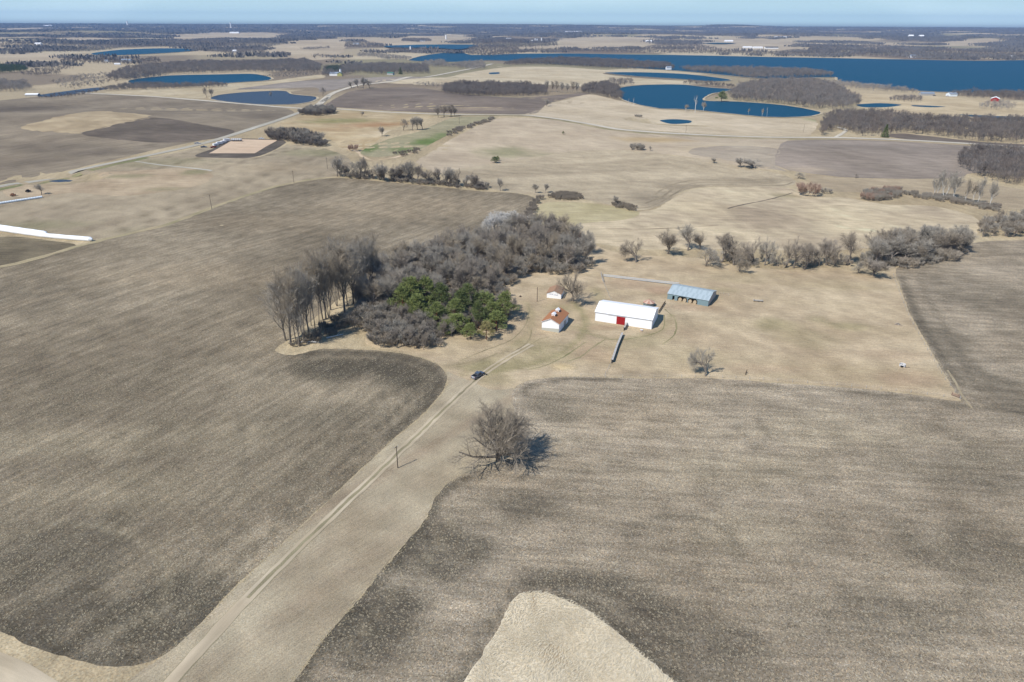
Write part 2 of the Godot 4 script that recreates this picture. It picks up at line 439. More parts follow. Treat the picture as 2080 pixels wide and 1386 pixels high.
func make_spruce(called: String, seed_: int) -> void:
	rng.seed = seed_
	var tb := Buf.new(); var cb := Buf.new()
	tb.tube(Vector3.ZERO, Vector3(0, 9.5, 0), 0.2, 0.03, 5)
	for i in 1500:
		var t := pow(rng.randf(), 1.4); var a := rng.randf() * TAU; var r := 2.6 * (1 - t) * pow(rng.randf(), 0.45) * (0.85 + 0.15 * sin(t * 60.0))
		var at := Vector3(cos(a) * r, 0.5 + t * 9.3, sin(a) * r)
		var w := (Vector3(cos(a), -0.25, sin(a)) + rv() * 0.5).normalized()
		cb.blade(at, at + w * rng.randf_range(0.4, 0.8), w.cross(rv()).normalized() * 0.13)
	protos[called] = {"trunk": tb.mesh(), "crown": cb.mesh(), "h": 10.0, "w": 5.4}
func make_trees() -> void:
	grown("lone_oak", 11, {"trunk": 5.5, "r": 0.62, "n": [24, 10, 9, 9], "ang": [1.12, 0.85, 0.8, 0.75], "ratio": [1.5, 0.5, 0.5, 1], "up": [0.05, 0.035, 0.03, 0.06], "t0": [0.10, 0.18, 0.15, 0.1], "wig": 0.24, "levels": 4, "twig": 1.0, "tw": 0.014})
	grown("oak_a", 12, {"trunk": 4.5, "r": 0.42, "n": [9, 8, 7, 10], "ang": [0.95, 0.8, 0.8, 0.75], "ratio": [1.35, 0.48, 0.5, 1], "up": [0.05, 0.10, 0.06, 0.1], "t0": [0.3, 0.25, 0.15, 0.1], "wig": 0.24, "levels": 4, "twig": 1.0, "tw": 0.0145})
	grown("oak_b", 13, {"trunk": 5.0, "r": 0.38, "n": [8, 8, 7, 10], "ang": [0.8, 0.8, 0.8, 0.7], "ratio": [1.2, 0.5, 0.5, 1], "up": [0.05, 0.14, 0.08, 0.1], "t0": [0.4, 0.25, 0.15, 0.1], "wig": 0.26, "levels": 4, "twig": 1.0, "tw": 0.0145})
	grown("round_a", 14, {"trunk": 6.0, "r": 0.32, "n": [10, 8, 7, 10], "ang": [0.62, 0.6, 0.6, 0.6], "ratio": [0.95, 0.5, 0.5, 1], "up": [0.05, 0.18, 0.12, 0.15], "t0": [0.3, 0.2, 0.15, 0.1], "wig": 0.16, "levels": 4, "twig": 1.1, "tw": 0.0145})
	grown("round_b", 15, {"trunk": 7.0, "r": 0.3, "n": [11, 7, 7, 10], "ang": [0.55, 0.6, 0.6, 0.6], "ratio": [0.75, 0.5, 0.5, 1], "up": [0.05, 0.16, 0.12, 0.15], "t0": [0.32, 0.2, 0.15, 0.1], "wig": 0.15, "levels": 4, "twig": 1.1, "tw": 0.0145})
	grown("round_c", 16, {"trunk": 4.0, "r": 0.3, "n": [9, 8, 8, 10], "ang": [0.7, 0.65, 0.6, 0.6], "ratio": [1.3, 0.5, 0.5, 1], "up": [0.05, 0.2, 0.12, 0.15], "t0": [0.35, 0.2, 0.15, 0.1], "wig": 0.18, "levels": 4, "twig": 1.1, "tw": 0.0145})
	grown("tall_a", 17, {"trunk": 17.0, "r": 0.30, "n": [17, 8, 7, 10], "ang": [0.5, 0.6, 0.65, 0.6], "ratio": [0.46, 0.5, 0.5, 1], "up": [0.02, 0.18, 0.1, 0.12], "t0": [0.22, 0.2, 0.15, 0.1], "wig": 0.09, "levels": 4, "twig": 1.2, "tw": 0.0145})
	grown("tall_b", 18, {"stems": 2, "lean": 0.35, "trunk": 16.0, "r": 0.26, "n": [13, 7, 6, 10], "ang": [0.5, 0.6, 0.65, 0.6], "ratio": [0.44, 0.5, 0.5, 1], "up": [0.04, 0.18, 0.1, 0.12], "t0": [0.22, 0.2, 0.15, 0.1], "wig": 0.1, "levels": 4, "twig": 1.2, "tw": 0.0145})
	grown("tall_c", 51, {"trunk": 13.0, "r": 0.27, "n": [13, 8, 6, 10], "ang": [0.62, 0.65, 0.65, 0.6], "ratio": [0.6, 0.5, 0.5, 1], "up": [0.02, 0.12, 0.1, 0.12], "t0": [0.3, 0.2, 0.15, 0.1], "wig": 0.14, "levels": 4, "twig": 1.2, "tw": 0.0145})
	grown("tall_d", 52, {"stems": 3, "lean": 0.45, "trunk": 13.0, "r": 0.22, "n": [8, 7, 6, 9], "ang": [0.55, 0.6, 0.65, 0.6], "ratio": [0.5, 0.5, 0.5, 1], "up": [0.03, 0.16, 0.1, 0.12], "t0": [0.35, 0.2, 0.15, 0.1], "wig": 0.13, "levels": 4, "twig": 1.2, "tw": 0.0145})
	grown("shrub_a", 19, {"stems": 14, "lean": 0.9, "trunk": 1.8, "r": 0.04, "n": [8, 7, 8, 4], "ang": [0.5, 0.5, 0.5, 0.5], "ratio": [0.6, 0.6, 0.6, 1], "up": [0.1, 0.15, 0.12, 0.15], "t0": [0.2, 0.15, 0.1, 0.1], "wig": 0.18, "levels": 3, "twig": 0.55, "tw": 0.014})
	grown("snag", 20, {"trunk": 7.0, "r": 0.16, "n": [7, 4, 3, 2], "ang": [0.6, 0.6, 0.6, 0.6], "ratio": [0.35, 0.5, 0.5, 1], "up": [0.05, 0.1, 0.1, 0.1], "t0": [0.35, 0.25, 0.2, 0.1], "wig": 0.12, "levels": 3, "twig": 0.6, "tw": 0.02})
	for i in 4:
		grown("far_%d" % i, 30 + i, {"far": true, "trunk": [6.0, 7.5, 5.0, 8.5][i], "r": 0.22, "n": [9, 6, 6, 5], "ang": [0.65, 0.6, 0.6, 0.6], "ratio": [0.95, 0.55, 0.5, 1], "up": [0.05, 0.18, 0.12, 0.15], "t0": [0.22, 0.2, 0.15, 0.1], "wig": 0.15, "levels": 3, "twig": 1.7, "tw": 0.075})
	make_pine("pine_a", 41, 9.0, 20, 0.32); make_pine("pine_b", 42, 8.0, 16, 0.4); make_pine("pine_c", 43, 10.0, 22, 0.3)
	make_spruce("spruce", 44)
func plant(called: String, kind: String, x: float, z: float, tall: float, wide: float, label: String, category: String, group: String, twig := "twig", bark := "bark") -> Node3D:
	var p: Dictionary = protos[kind]
	var t := thing(called, label, category, on(x, z, -0.03), rng.randf() * TAU, group)
	t.scale = Vector3(wide / p.w, tall / p.h, wide / p.w)
	part("trunk", p.trunk, mats[bark], t); part("crown", p.crown, mats[twig], t)
	return t
func wood(called: String, poly: PackedVector2Array, gap: float, tall: float, label: String, c: Color, kind := "far") -> void:   # a wood too far off to pick its trees apart
	var spots := scatter(poly, gap, 1.0)
	if spots.is_empty(): return
	var root := Node3D.new(); root.name = numbered(called); add_child(root); tag(root, label, "woodland", "", "stuff")
	var by := [[], [], [], []]
	for q in spots: by[rng.randi() % 4].append(q)
	for i in 4:
		if by[i].is_empty(): continue
		var pr: Dictionary = protos["%s_%d_joined" % [kind, i]]
		var mm := MultiMesh.new(); mm.transform_format = MultiMesh.TRANSFORM_3D; mm.use_colors = true; mm.mesh = pr.mesh; mm.instance_count = by[i].size()
		for j in by[i].size():
			var q: Vector2 = by[i][j]
			var s: float = tall / pr.h * rng.randf_range(0.7, 1.2) * (0.9 + 0.35 * patchy.get_noise_2d(q.x * 2, q.y * 2)); var w: float = s * rng.randf_range(0.85, 1.15) * 1.0
			var b := Basis(Vector3.UP, rng.randf() * TAU).scaled(Vector3(w, s, w))
			mm.set_instance_transform(j, Transform3D(b, on(q.x, q.y)))
			var g := rng.randf_range(0.75, 1.2); var t := rng.randf_range(-0.06, 0.06)
			mm.set_instance_color(j, Color(c.r * g * (1 + t), c.g * g, c.b * g * (1 - t)))
		var o := MultiMeshInstance3D.new(); o.name = "trees"; o.multimesh = mm; o.material_override = mats.wood_far; root.add_child(o, true)

# ---------- buildings ----------
# local axes: x along the front from its left end, -z away from the front; the node stands at the front left corner
func hall(called: String, label: String, at: Vector2, turn: float, L: float, D: float, eave: float, ridge: float, wall: String, roof: String, over := 0.3, group := "", category := "building") -> Node3D:
	var t := thing(called, label, category, on(at.x, at.y), turn, group)
	var b := Buf.new(); b.box(Vector3(0, -0.3, -0.15), Vector3(L, eave, 0)); part("front_wall", b, mats[wall], t)
	b = Buf.new(); b.box(Vector3(0, -0.3, -D), Vector3(L, eave, -D + 0.15)); part("back_wall", b, mats[wall], t)
	for x in [0.0, L - 0.15]:
		b = Buf.new(); b.prism_x(PackedVector2Array([Vector2(-0.15, -0.3), Vector2(-0.15, eave), Vector2(-D / 2, ridge - 0.03), Vector2(-D + 0.15, eave), Vector2(-D + 0.15, -0.3)]), x, x + 0.15); part("gable_wall", b, mats[wall], t)
	var pitch := (ridge - eave) / (D / 2)
	for s in [0, 1]:
		b = Buf.new()
		var z0: float = over if s == 0 else -D - over; var z1 := -D / 2; var y0 := eave - over * pitch
		b.prism_x(PackedVector2Array([Vector2(z0, y0 + 0.02), Vector2(z0, y0 + 0.16), Vector2(z1, ridge + 0.16), Vector2(z1, ridge + 0.02)]), -over, L + over)
		part("roof", b, mats[roof], t)
	return t
# local axes: x across the gable front, -z away
func gabled(called: String, label: String, at: Vector2, turn: float, W: float, D: float, eave: float, ridge: float, wall: String, roof: String, over := 0.3, group := "", category := "building") -> Node3D:
	var t := thing(called, label, category, on(at.x, at.y), turn, group)
	var b: Buf
	for z in [0.0, -D + 0.15]:
		b = Buf.new(); b.prism_z(PackedVector2Array([Vector2(0, -0.3), Vector2(0, eave), Vector2(W / 2, ridge - 0.03), Vector2(W, eave), Vector2(W, -0.3)]), z - 0.15, z); part("gable_wall", b, mats[wall], t)
	for x in [0.0, W - 0.15]:
		b = Buf.new(); b.box(Vector3(x, -0.3, -D), Vector3(x + 0.15, eave, -0.15)); part("side_wall", b, mats[wall], t)
	var pitch := (ridge - eave) / (W / 2)
	for s in [0, 1]:
		b = Buf.new()
		var x0: float = -over if s == 0 else W + over; var y0 := eave - over * pitch
		b.prism_z(PackedVector2Array([Vector2(x0, y0 + 0.02), Vector2(x0, y0 + 0.16), Vector2(W / 2, ridge + 0.16), Vector2(W / 2, ridge + 0.02)]), -D - over, over)
		part("roof", b, mats[roof], t)
	return t
func board_fence(called: String, label: String, line: PackedVector2Array, tall: float, boards: int, board_h: float, bay: float, mat: String, post_mat: String, cap := 0.0) -> Node3D:
	var t := thing(called, label, "fence", on(line[0].x, line[0].y))
	for s in line.size() - 1:
		var a := line[s]; var e := line[s + 1]; var n := maxi(1, int(round(a.distance_to(e) / bay)))
		for i in n:
			var p := a.lerp(e, float(i) / n) - line[0]; var q := a.lerp(e, float(i + 1) / n) - line[0]
			var b := Buf.new(); b.box(Vector3(p.x - 0.09, -0.3, p.y - 0.09), Vector3(p.x + 0.09, tall + rng.randf_range(0.05, 0.2), p.y + 0.09)); part("post", b, mats[post_mat], t)
			var d := (q - p).normalized(); var o := Vector2(-d.y, d.x)
			for k in boards:
				var y := tall * (k + 1.0) / boards - board_h + rng.randf_range(-0.03, 0.03)
				b = Buf.new()
				var A := p + o * 0.1 + d * 0.02; var B := q + o * 0.1 - d * 0.02; var C := q + o * 0.15 - d * 0.02; var E := p + o * 0.15 + d * 0.02
				var up := Vector3(0, board_h, 0)
				var v := [Vector3(A.x, y, A.y), Vector3(B.x, y, B.y), Vector3(C.x, y, C.y), Vector3(E.x, y, E.y)]
				b.quad(v[0] + up, v[1] + up, v[1], v[0]); b.quad(v[2] + up, v[3] + up, v[3], v[2]); b.quad(v[3] + up, v[2] + up, v[1] + up, v[0] + up); b.quad(v[1] + up, v[2] + up, v[2], v[1]); b.quad(v[3] + up, v[0] + up, v[0], v[3])
				part("board", b, mats[mat], t)
			if cap > 0.0:
				b = Buf.new()
				var up := Vector3(0, 0.06, 0); var y := tall + 0.02
				var c0 := p + o * (0.15 - cap) + d * 0.02; var c1 := q + o * (0.15 - cap) - d * 0.02; var c2 := q + o * 0.18 - d * 0.02; var c3 := p + o * 0.18 + d * 0.02
				var w := [Vector3(c0.x, y, c0.y), Vector3(c1.x, y, c1.y), Vector3(c2.x, y, c2.y), Vector3(c3.x, y, c3.y)]
				b.quad(w[0] + up, w[1] + up, w[1], w[0]); b.quad(w[2] + up, w[3] + up, w[3], w[2]); b.quad(w[3] + up, w[2] + up, w[1] + up, w[0] + up); b.quad(w[0], w[1], w[2], w[3]); b.quad(w[1] + up, w[2] + up, w[2], w[1]); b.quad(w[3] + up, w[0] + up, w[0], w[3])
				part("cap_board", b, mats[mat], t)
	var l := line[line.size() - 1] - line[0]
	var bb := Buf.new(); bb.box(Vector3(l.x - 0.09, -0.3, l.y - 0.09), Vector3(l.x + 0.09, tall + 0.1, l.y + 0.09)); part("post", bb, mats[post_mat], t)
	return t
func wire_fence(label: String, line: PackedVector2Array, bay: float) -> void:
	var t := thing("wire_fence", label, "fence", on(line[0].x, line[0].y))
	var last := Vector3.INF
	for s in line.size() - 1:
		var a := line[s]; var e := line[s + 1]; var n := maxi(1, int(round(a.distance_to(e) / bay)))
		for i in (n + 1 if s == line.size() - 2 else n):
			var p := a.lerp(e, float(i) / n)
			var g := on(p.x, p.y) - t.position
			var b := Buf.new(); b.tube(g - Vector3(0, 0.2, 0), g + Vector3(rng.randf_range(-0.06, 0.06), 1.25, rng.randf_range(-0.06, 0.06)), 0.07, 0.06, 5, true); part("post", b, mats.weathered_wood, t)
			if last != Vector3.INF:
				b = Buf.new()
				for y in [0.45, 0.8, 1.15]: b.tube(last + Vector3(0, y, 0), g + Vector3(0, y, 0), 0.008, 0.008, 3)
				part("wire", b, mats.weathered_wood, t)
			last = g
func utility_pole(label: String, at: Vector2, tall: float, arm := true) -> void:
	var t := thing("utility_pole", label, "utility pole", on(at.x, at.y), 0.7, "utility poles across the fields")
	var b := Buf.new(); b.tube(Vector3(0, -0.5, 0), Vector3(0.05, tall, 0), 0.15, 0.10, 8, true); part("pole", b, mats.dark_wood, t)
	if arm:
		b = Buf.new(); b.box(Vector3(-0.6, tall - 0.55, -0.2), Vector3(0.6, tall - 0.43, -0.1)); part("crossarm", b, mats.dark_wood, t)
		for x in [-0.5, 0.5]:
			b = Buf.new(); b.tube(Vector3(x, tall - 0.43, -0.15), Vector3(x, tall - 0.25, -0.15), 0.05, 0.04, 6, true); part("insulator", b, mats.white_trim, t)
func wheel(parent: Node, at: Vector3, r: float, w: float) -> void:
	var b := Buf.new(); b.tube(at - Vector3(0, 0, w / 2), at + Vector3(0, 0, w / 2), r, r, 14, true)
	var o := part("wheel", b, mats.tyre, parent)
	b = Buf.new(); b.tube(at - Vector3(0, 0, w / 2 + 0.02), at + Vector3(0, 0, w / 2 + 0.02), r * 0.58, r * 0.58, 10, true); part("rim", b, mats.chrome, o)
# a pickup pointing along local +x, its middle at the node
func pickup(called: String, label: String, at: Vector2, turn: float, color: String, bed: String, group := "") -> void:
	var t := thing(called, label, "pickup truck", on(at.x, at.y), turn, group)
	var b := Buf.new(); b.prism_z(PackedVector2Array([Vector2(-2.85, 0.5), Vector2(-2.9, 0.62), Vector2(-2.9, 1.0), Vector2(0.55, 1.0), Vector2(1.1, 1.12), Vector2(2.55, 1.02), Vector2(2.82, 0.9), Vector2(2.86, 0.5)]), -0.96, 0.96); part("body", b, mats[color], t)
	b = Buf.new()
	b.prism_z(PackedVector2Array([Vector2(-0.95, 1.0), Vector2(-0.82, 1.74), Vector2(-0.6, 1.86), Vector2(0.5, 1.88), Vector2(0.72, 1.8), Vector2(1.42, 1.08)]), -0.8, 0.8); part("cab", b, mats[color], t)
	b = Buf.new(); b.quad(Vector3(0.76, 1.74, -0.7), Vector3(0.76, 1.74, 0.7), Vector3(1.4, 1.12, 0.76), Vector3(1.4, 1.12, -0.76)); part("windscreen", b, mats.glass, t)
	b = Buf.new(); b.quad(Vector3(-0.85, 1.7, 0.62), Vector3(-0.85, 1.7, -0.62), Vector3(-0.95, 1.22, -0.7), Vector3(-0.95, 1.22, 0.7)); part("rear_window", b, mats.glass, t)
	for s in [-1.0, 1.0]:
		b = Buf.new(); b.box(Vector3(-0.7, 1.22, 0.805 * s - 0.006), Vector3(-0.08, 1.7, 0.805 * s + 0.006)); b.prism_z(PackedVector2Array([Vector2(0.02, 1.22), Vector2(0.02, 1.7), Vector2(0.55, 1.7), Vector2(1.0, 1.22)]), 0.805 * s - 0.006, 0.805 * s + 0.006); part("side_window", b, mats.glass, t)
		b = Buf.new(); b.box(Vector3(-2.88, 1.0, s * 0.9 - 0.07), Vector3(-1.0, 1.36, s * 0.9 + 0.07)); part("bed_side", b, mats[color], t)
		b = Buf.new(); b.box(Vector3(0.8, 1.15, s * 1.02 - 0.12), Vector3(0.92, 1.35, s * 1.02 + 0.12)); part("mirror", b, mats[color], t)
		b = Buf.new(); b.box(Vector3(-2.93, 0.92, s * 0.86 - 0.08), Vector3(-2.86, 1.3, s * 0.86 + 0.08)); part("tail_light", b, mats.tail_light, t)
		b = Buf.new(); b.box(Vector3(2.78, 0.72, s * 0.74 - 0.15), Vector3(2.88, 0.92, s * 0.74 + 0.15)); part("headlight", b, mats.chrome, t)
		wheel(t, Vector3(-1.85, 0.4, s * 0.86), 0.4, 0.26); wheel(t, Vector3(1.85, 0.4, s * 0.86), 0.4, 0.26)
	b = Buf.new(); b.box(Vector3(-2.89, 1.0, -0.83), Vector3(-2.81, 1.34, 0.83)); part("tailgate", b, mats.silver_paint if color == "truck_paint" else mats[color], t)
	b = Buf.new(); b.box(Vector3(-2.8, 1.03, -0.83), Vector3(-1.0, 1.33, 0.83)); part("bed_cover", b, mats[bed], t)
	b = Buf.new(); b.box(Vector3(-3.02, 0.5, -0.9), Vector3(-2.88, 0.68, 0.9)); part("rear_bumper", b, mats.chrome, t)
	b = Buf.new(); b.box(Vector3(-2.95, 0.72, -0.16), Vector3(-2.895, 0.86, 0.16)); part("number_plate", b, mats.white_paint, t)
	b = Buf.new(); b.box(Vector3(-1.1, 1.36, -0.78), Vector3(-0.98, 1.52, 0.78)); part("headache_rack", b, mats.chrome, t)
func trailer(label: String, at: Vector2, turn: float, L: float, tall: float, color: String) -> void:
	var t := thing("box_trailer", label, "trailer", on(at.x, at.y), turn, "white trailers parked by the gravel pad")
	var b := Buf.new(); b.prism_z(PackedVector2Array([Vector2(-L / 2, 0.7), Vector2(-L / 2, tall), Vector2(L / 2 - 0.5, tall), Vector2(L / 2, tall - 0.7), Vector2(L / 2, 0.7)]), -1.2, 1.2); part("box", b, mats[color], t)
	b = Buf.new(); b.box(Vector3(-L / 2 - 0.04, 0.8, -1.05), Vector3(-L / 2 - 0.005, tall - 0.2, 1.05)); part("rear_door", b, mats.white_trim, t)
	b = Buf.new(); b.box(Vector3(L / 2, 0.6, -0.12), Vector3(L / 2 + 1.3, 0.75, 0.12)); part("drawbar", b, mats.black, t)
	for s in [-1.0, 1.0]:
		wheel(t, Vector3(-0.5, 0.4, s * 1.05), 0.4, 0.25); wheel(t, Vector3(0.45, 0.4, s * 1.05), 0.4, 0.25)
func round_bale(label: String, at: Vector3, turn: float) -> void:
	var t := thing("round_bale", label, "hay bale", at, turn, "round bales in the open shed")
	var b := Buf.new(); b.tube(Vector3(0, 0.78, -0.75), Vector3(0, 0.78, 0.75), 0.8, 0.8, 18, true); part("straw_roll", b, mats.straw_bale, t)
	b = Buf.new()
	for i in 5: b.tube(Vector3(0, 0.78, -0.6 + i * 0.3), Vector3(0, 0.78, -0.57 + i * 0.3), 0.812, 0.812, 18)
	part("twine", b, mats.rust_panel_pale, t)

# ---------- the land ----------
func field(called: String, label: String, outline: Array, cell: float, layer: float, k: Dictionary, rag := 0.6, category := "field") -> MeshInstance3D:
	var p := ragged(ragged(curve(pts(outline), true, maxf(cell * 0.7, 1.0)), rag, 6.0 / maxf(cell, 2.0)), rag * 0.75, 55.0 / maxf(cell, 2.0))
	if Geometry2D.is_polygon_clockwise(p): p.reverse()
	return sheet(called, drape(p, cell, layer, k), mats[k.mat], label, category)
func road(called: String, label: String, line: Array, w0: float, w1: float, layer: float, k: Dictionary, step := 4.0, wobble := 0.1, category := "road") -> MeshInstance3D:
	return sheet(called, ribbon(curve(pts(line), false, step), w0, w1, layer, k, wobble), mats[k.mat], label, category)
func trail(parent: Node, called: String, line: Array, w: float, layer: float, k: Dictionary, step := 1.5, wobble := 0.35, side := 0.0) -> void:
	part(called, ribbon(curve(pts(line), false, step), w, w, layer, k, wobble, side), mats[k.mat], parent)
func lake(called: String, label: String, outline: Array, step: float, mat: String, shore: float) -> void:
	var p := ragged(curve(pts(outline), true, step), step * 0.25, 3.0 / step)
	if Geometry2D.is_polygon_clockwise(p): p.reverse()
	var y := -1e9; var mid := Vector2.ZERO
	for q in p:
		y = maxf(y, rise(q.x, q.y)); mid += q / p.size()
	y += lift(mid.x, mid.y, 2.5)
	var t := Geometry2D.triangulate_polygon(p)
	var v := PackedVector3Array(); var nn := PackedVector3Array(); var ix := PackedInt32Array()
	for q in p:
		v.push_back(Vector3(q.x, y, q.y)); nn.push_back(Vector3.UP)
	for i in range(0, t.size(), 3):
		if (p[t[i + 1]] - p[t[i]]).cross(p[t[i + 2]] - p[t[i]]) > 0: ix.append_array([t[i], t[i + 1], t[i + 2]])
		else: ix.append_array([t[i], t[i + 2], t[i + 1]])
	var a := []; a.resize(Mesh.ARRAY_MAX); a[Mesh.ARRAY_VERTEX] = v; a[Mesh.ARRAY_NORMAL] = nn; a[Mesh.ARRAY_INDEX] = ix
	var m := ArrayMesh.new(); m.add_surface_from_arrays(Mesh.PRIMITIVE_TRIANGLES, a)
	var o := sheet(called, m, mats[mat], label, "lake")
	if shore > 0.0:
		var ring := p.duplicate(); ring.push_back(p[0])
		part("shore", ribbon(ring, shore, shore, 5.5, {"mat": "grass", "c": c8(212, 196, 166), "c2": c8(190, 172, 140), "f": 3.0}, 0.5, shore * -0.45), mats.grass, o)
func base_ground() -> void:
	var v := PackedVector3Array(); var nn := PackedVector3Array(); var cc := PackedColorArray(); var uv := PackedVector2Array(); var uv2 := PackedVector2Array(); var ix := PackedInt32Array()
	var angles := []
	var a := -64.0
	while a < 64.01:
		angles.append(a); a += 1.0
	while a < 296.0:
		angles.append(a); a += 8.0
	var rings := []; var d := 15.0
	while d < 15900.0:
		rings.append(d); d *= 1.024
	var n := angles.size(); var bright: float = 1.0 / mean.grass
	var pal := [c8(196, 178, 146), c8(168, 154, 126), c8(140, 126, 108), c8(206, 190, 158), c8(150, 142, 112), c8(182, 166, 136), c8(128, 114, 100), c8(200, 182, 150)]
	for r in rings:
		for k in n:
			var t: float = deg_to_rad(angles[k]); var x: float = sin(t) * r; var z: float = -cos(t) * r
			v.push_back(on(x, z)); nn.push_back(slope(x, z))
			var c := tint({"c": c8(200, 182, 148), "c2": c8(176, 158, 126), "f": 0.7, "g": 0.25}, x, z)
			if r > 900.0:
				var cv := cells.get_noise_2d(x + 0.3 * patchy.get_noise_2d(x * 0.2, z * 0.2) * 200.0, z * 0.8)
				var w := smoothstep(900.0, 1700.0, r) * 0.85
				c = c.lerp(pal[posmod(int(cv * 40.0), 8)], w)
			cc.push_back(Color(c.r * bright, c.g * bright, c.b * bright))
			uv.push_back(Vector2(x, z) / 40.0); uv2.push_back(Vector2(x / 70.0, z / 300.0))
	for i in rings.size() - 1:
		for k in n:
			var q := (k + 1) % n
			ix.append_array([i * n + k, (i + 1) * n + k, (i + 1) * n + q, i * n + k, (i + 1) * n + q, i * n + q])
	sheet("ground", surface(v, nn, cc, uv, uv2, ix), mats.grass, "dry tan grassland running out to the hazy horizon", "ground")

func wisps() -> ImageTexture:   # thin high cirrus, the same all round the sky
	var f := FastNoiseLite.new(); f.seed = 21; f.frequency = 0.012; f.fractal_octaves = 5
	var im := Image.create(1024, 512, false, Image.FORMAT_RGBA8)
	for y in 262:
		for x in 1024:
			var t := absf(x - 512.0)   # mirrored, so that the two ends meet
			im.set_pixel(x, y, Color(1, 1, 1, clampf(f.get_noise_2d(t * 0.9, y * 9.0) * 0.4 - 0.06, 0.0, 0.09)))
	return ImageTexture.create_from_image(im)

func _ready() -> void:
	# ----- camera, sky, sun, exposure -----
	var cam := Camera3D.new(); cam.name = "camera"; add_child(cam)
	cam.position = Vector3(0, 115, 0); cam.rotation_degrees = Vector3(-24.9, 0, 0.25); cam.fov = 53.097; cam.near = 0.5; cam.far = 40000.0; cam.current = true
	var env := Environment.new()
	var sky := ProceduralSkyMaterial.new()
	sky.sky_top_color = Color(0.27, 0.45, 0.67); sky.sky_horizon_color = Color(0.88, 1.0, 1.0); sky.sky_curve = 0.05; sky.ground_horizon_color = Color(0.62, 0.80, 0.88); sky.ground_bottom_color = Color(0.36, 0.34, 0.30); sky.sun_angle_max = 2.0
	sky.sky_cover = wisps(); sky.sky_cover_modulate = Color(1, 1, 1, 1)
	env.background_mode = Environment.BG_SKY; env.sky = Sky.new(); env.sky.sky_material = sky; env.background_energy_multiplier = 1.0
	env.tonemap_mode = Environment.TONE_MAPPER_LINEAR; env.tonemap_exposure = 1.12
	env.fog_enabled = true; env.fog_density = 0.000048; env.fog_light_color = Color(0.62, 0.79, 1.0)
	env.sdfgi_enabled = true; env.ssao_enabled = true; env.ssil_enabled = true
	var we := WorldEnvironment.new(); we.name = "world"; we.environment = env; add_child(we)
	var sun := DirectionalLight3D.new(); sun.name = "sun"; add_child(sun)
	sun.light_energy = 1.5; sun.light_color = Color(1.0, 0.985, 0.965); sun.light_angular_distance = 0.5; sun.shadow_enabled = true
	var az := deg_to_rad(49.5); var el := deg_to_rad(49.5)
	sun.look_at_from_position(Vector3.ZERO, Vector3(sin(az) * cos(el), -sin(el), -cos(az) * cos(el)))
	# ----- noise and materials -----
	patchy.seed = 3; patchy.noise_type = FastNoiseLite.TYPE_SIMPLEX_SMOOTH; patchy.frequency = 0.012; patchy.fractal_octaves = 4
	fine.seed = 7; fine.noise_type = FastNoiseLite.TYPE_SIMPLEX_SMOOTH; fine.frequency = 0.09; fine.fractal_octaves = 3
	cells.seed = 9; cells.noise_type = FastNoiseLite.TYPE_CELLULAR; cells.cellular_return_type = FastNoiseLite.RETURN_CELL_VALUE; cells.frequency = 0.0026; cells.fractal_type = FastNoiseLite.FRACTAL_NONE
	make_materials(); print("materials")
	base_ground(); print("ground")
	land(); print("land")
	make_trees()
	for i in 4: protos["far_%d_joined" % i] = joined("far_%d" % i)
	for i in 4: protos["brush_%d_joined" % i] = joined(["round_a", "round_c", "shrub_a", "round_b"][i])
	print("tree kinds")
	woods(); print("woods")
	trees(); print("trees")
	farm(); print("farm")
	countryside(); print("countryside")

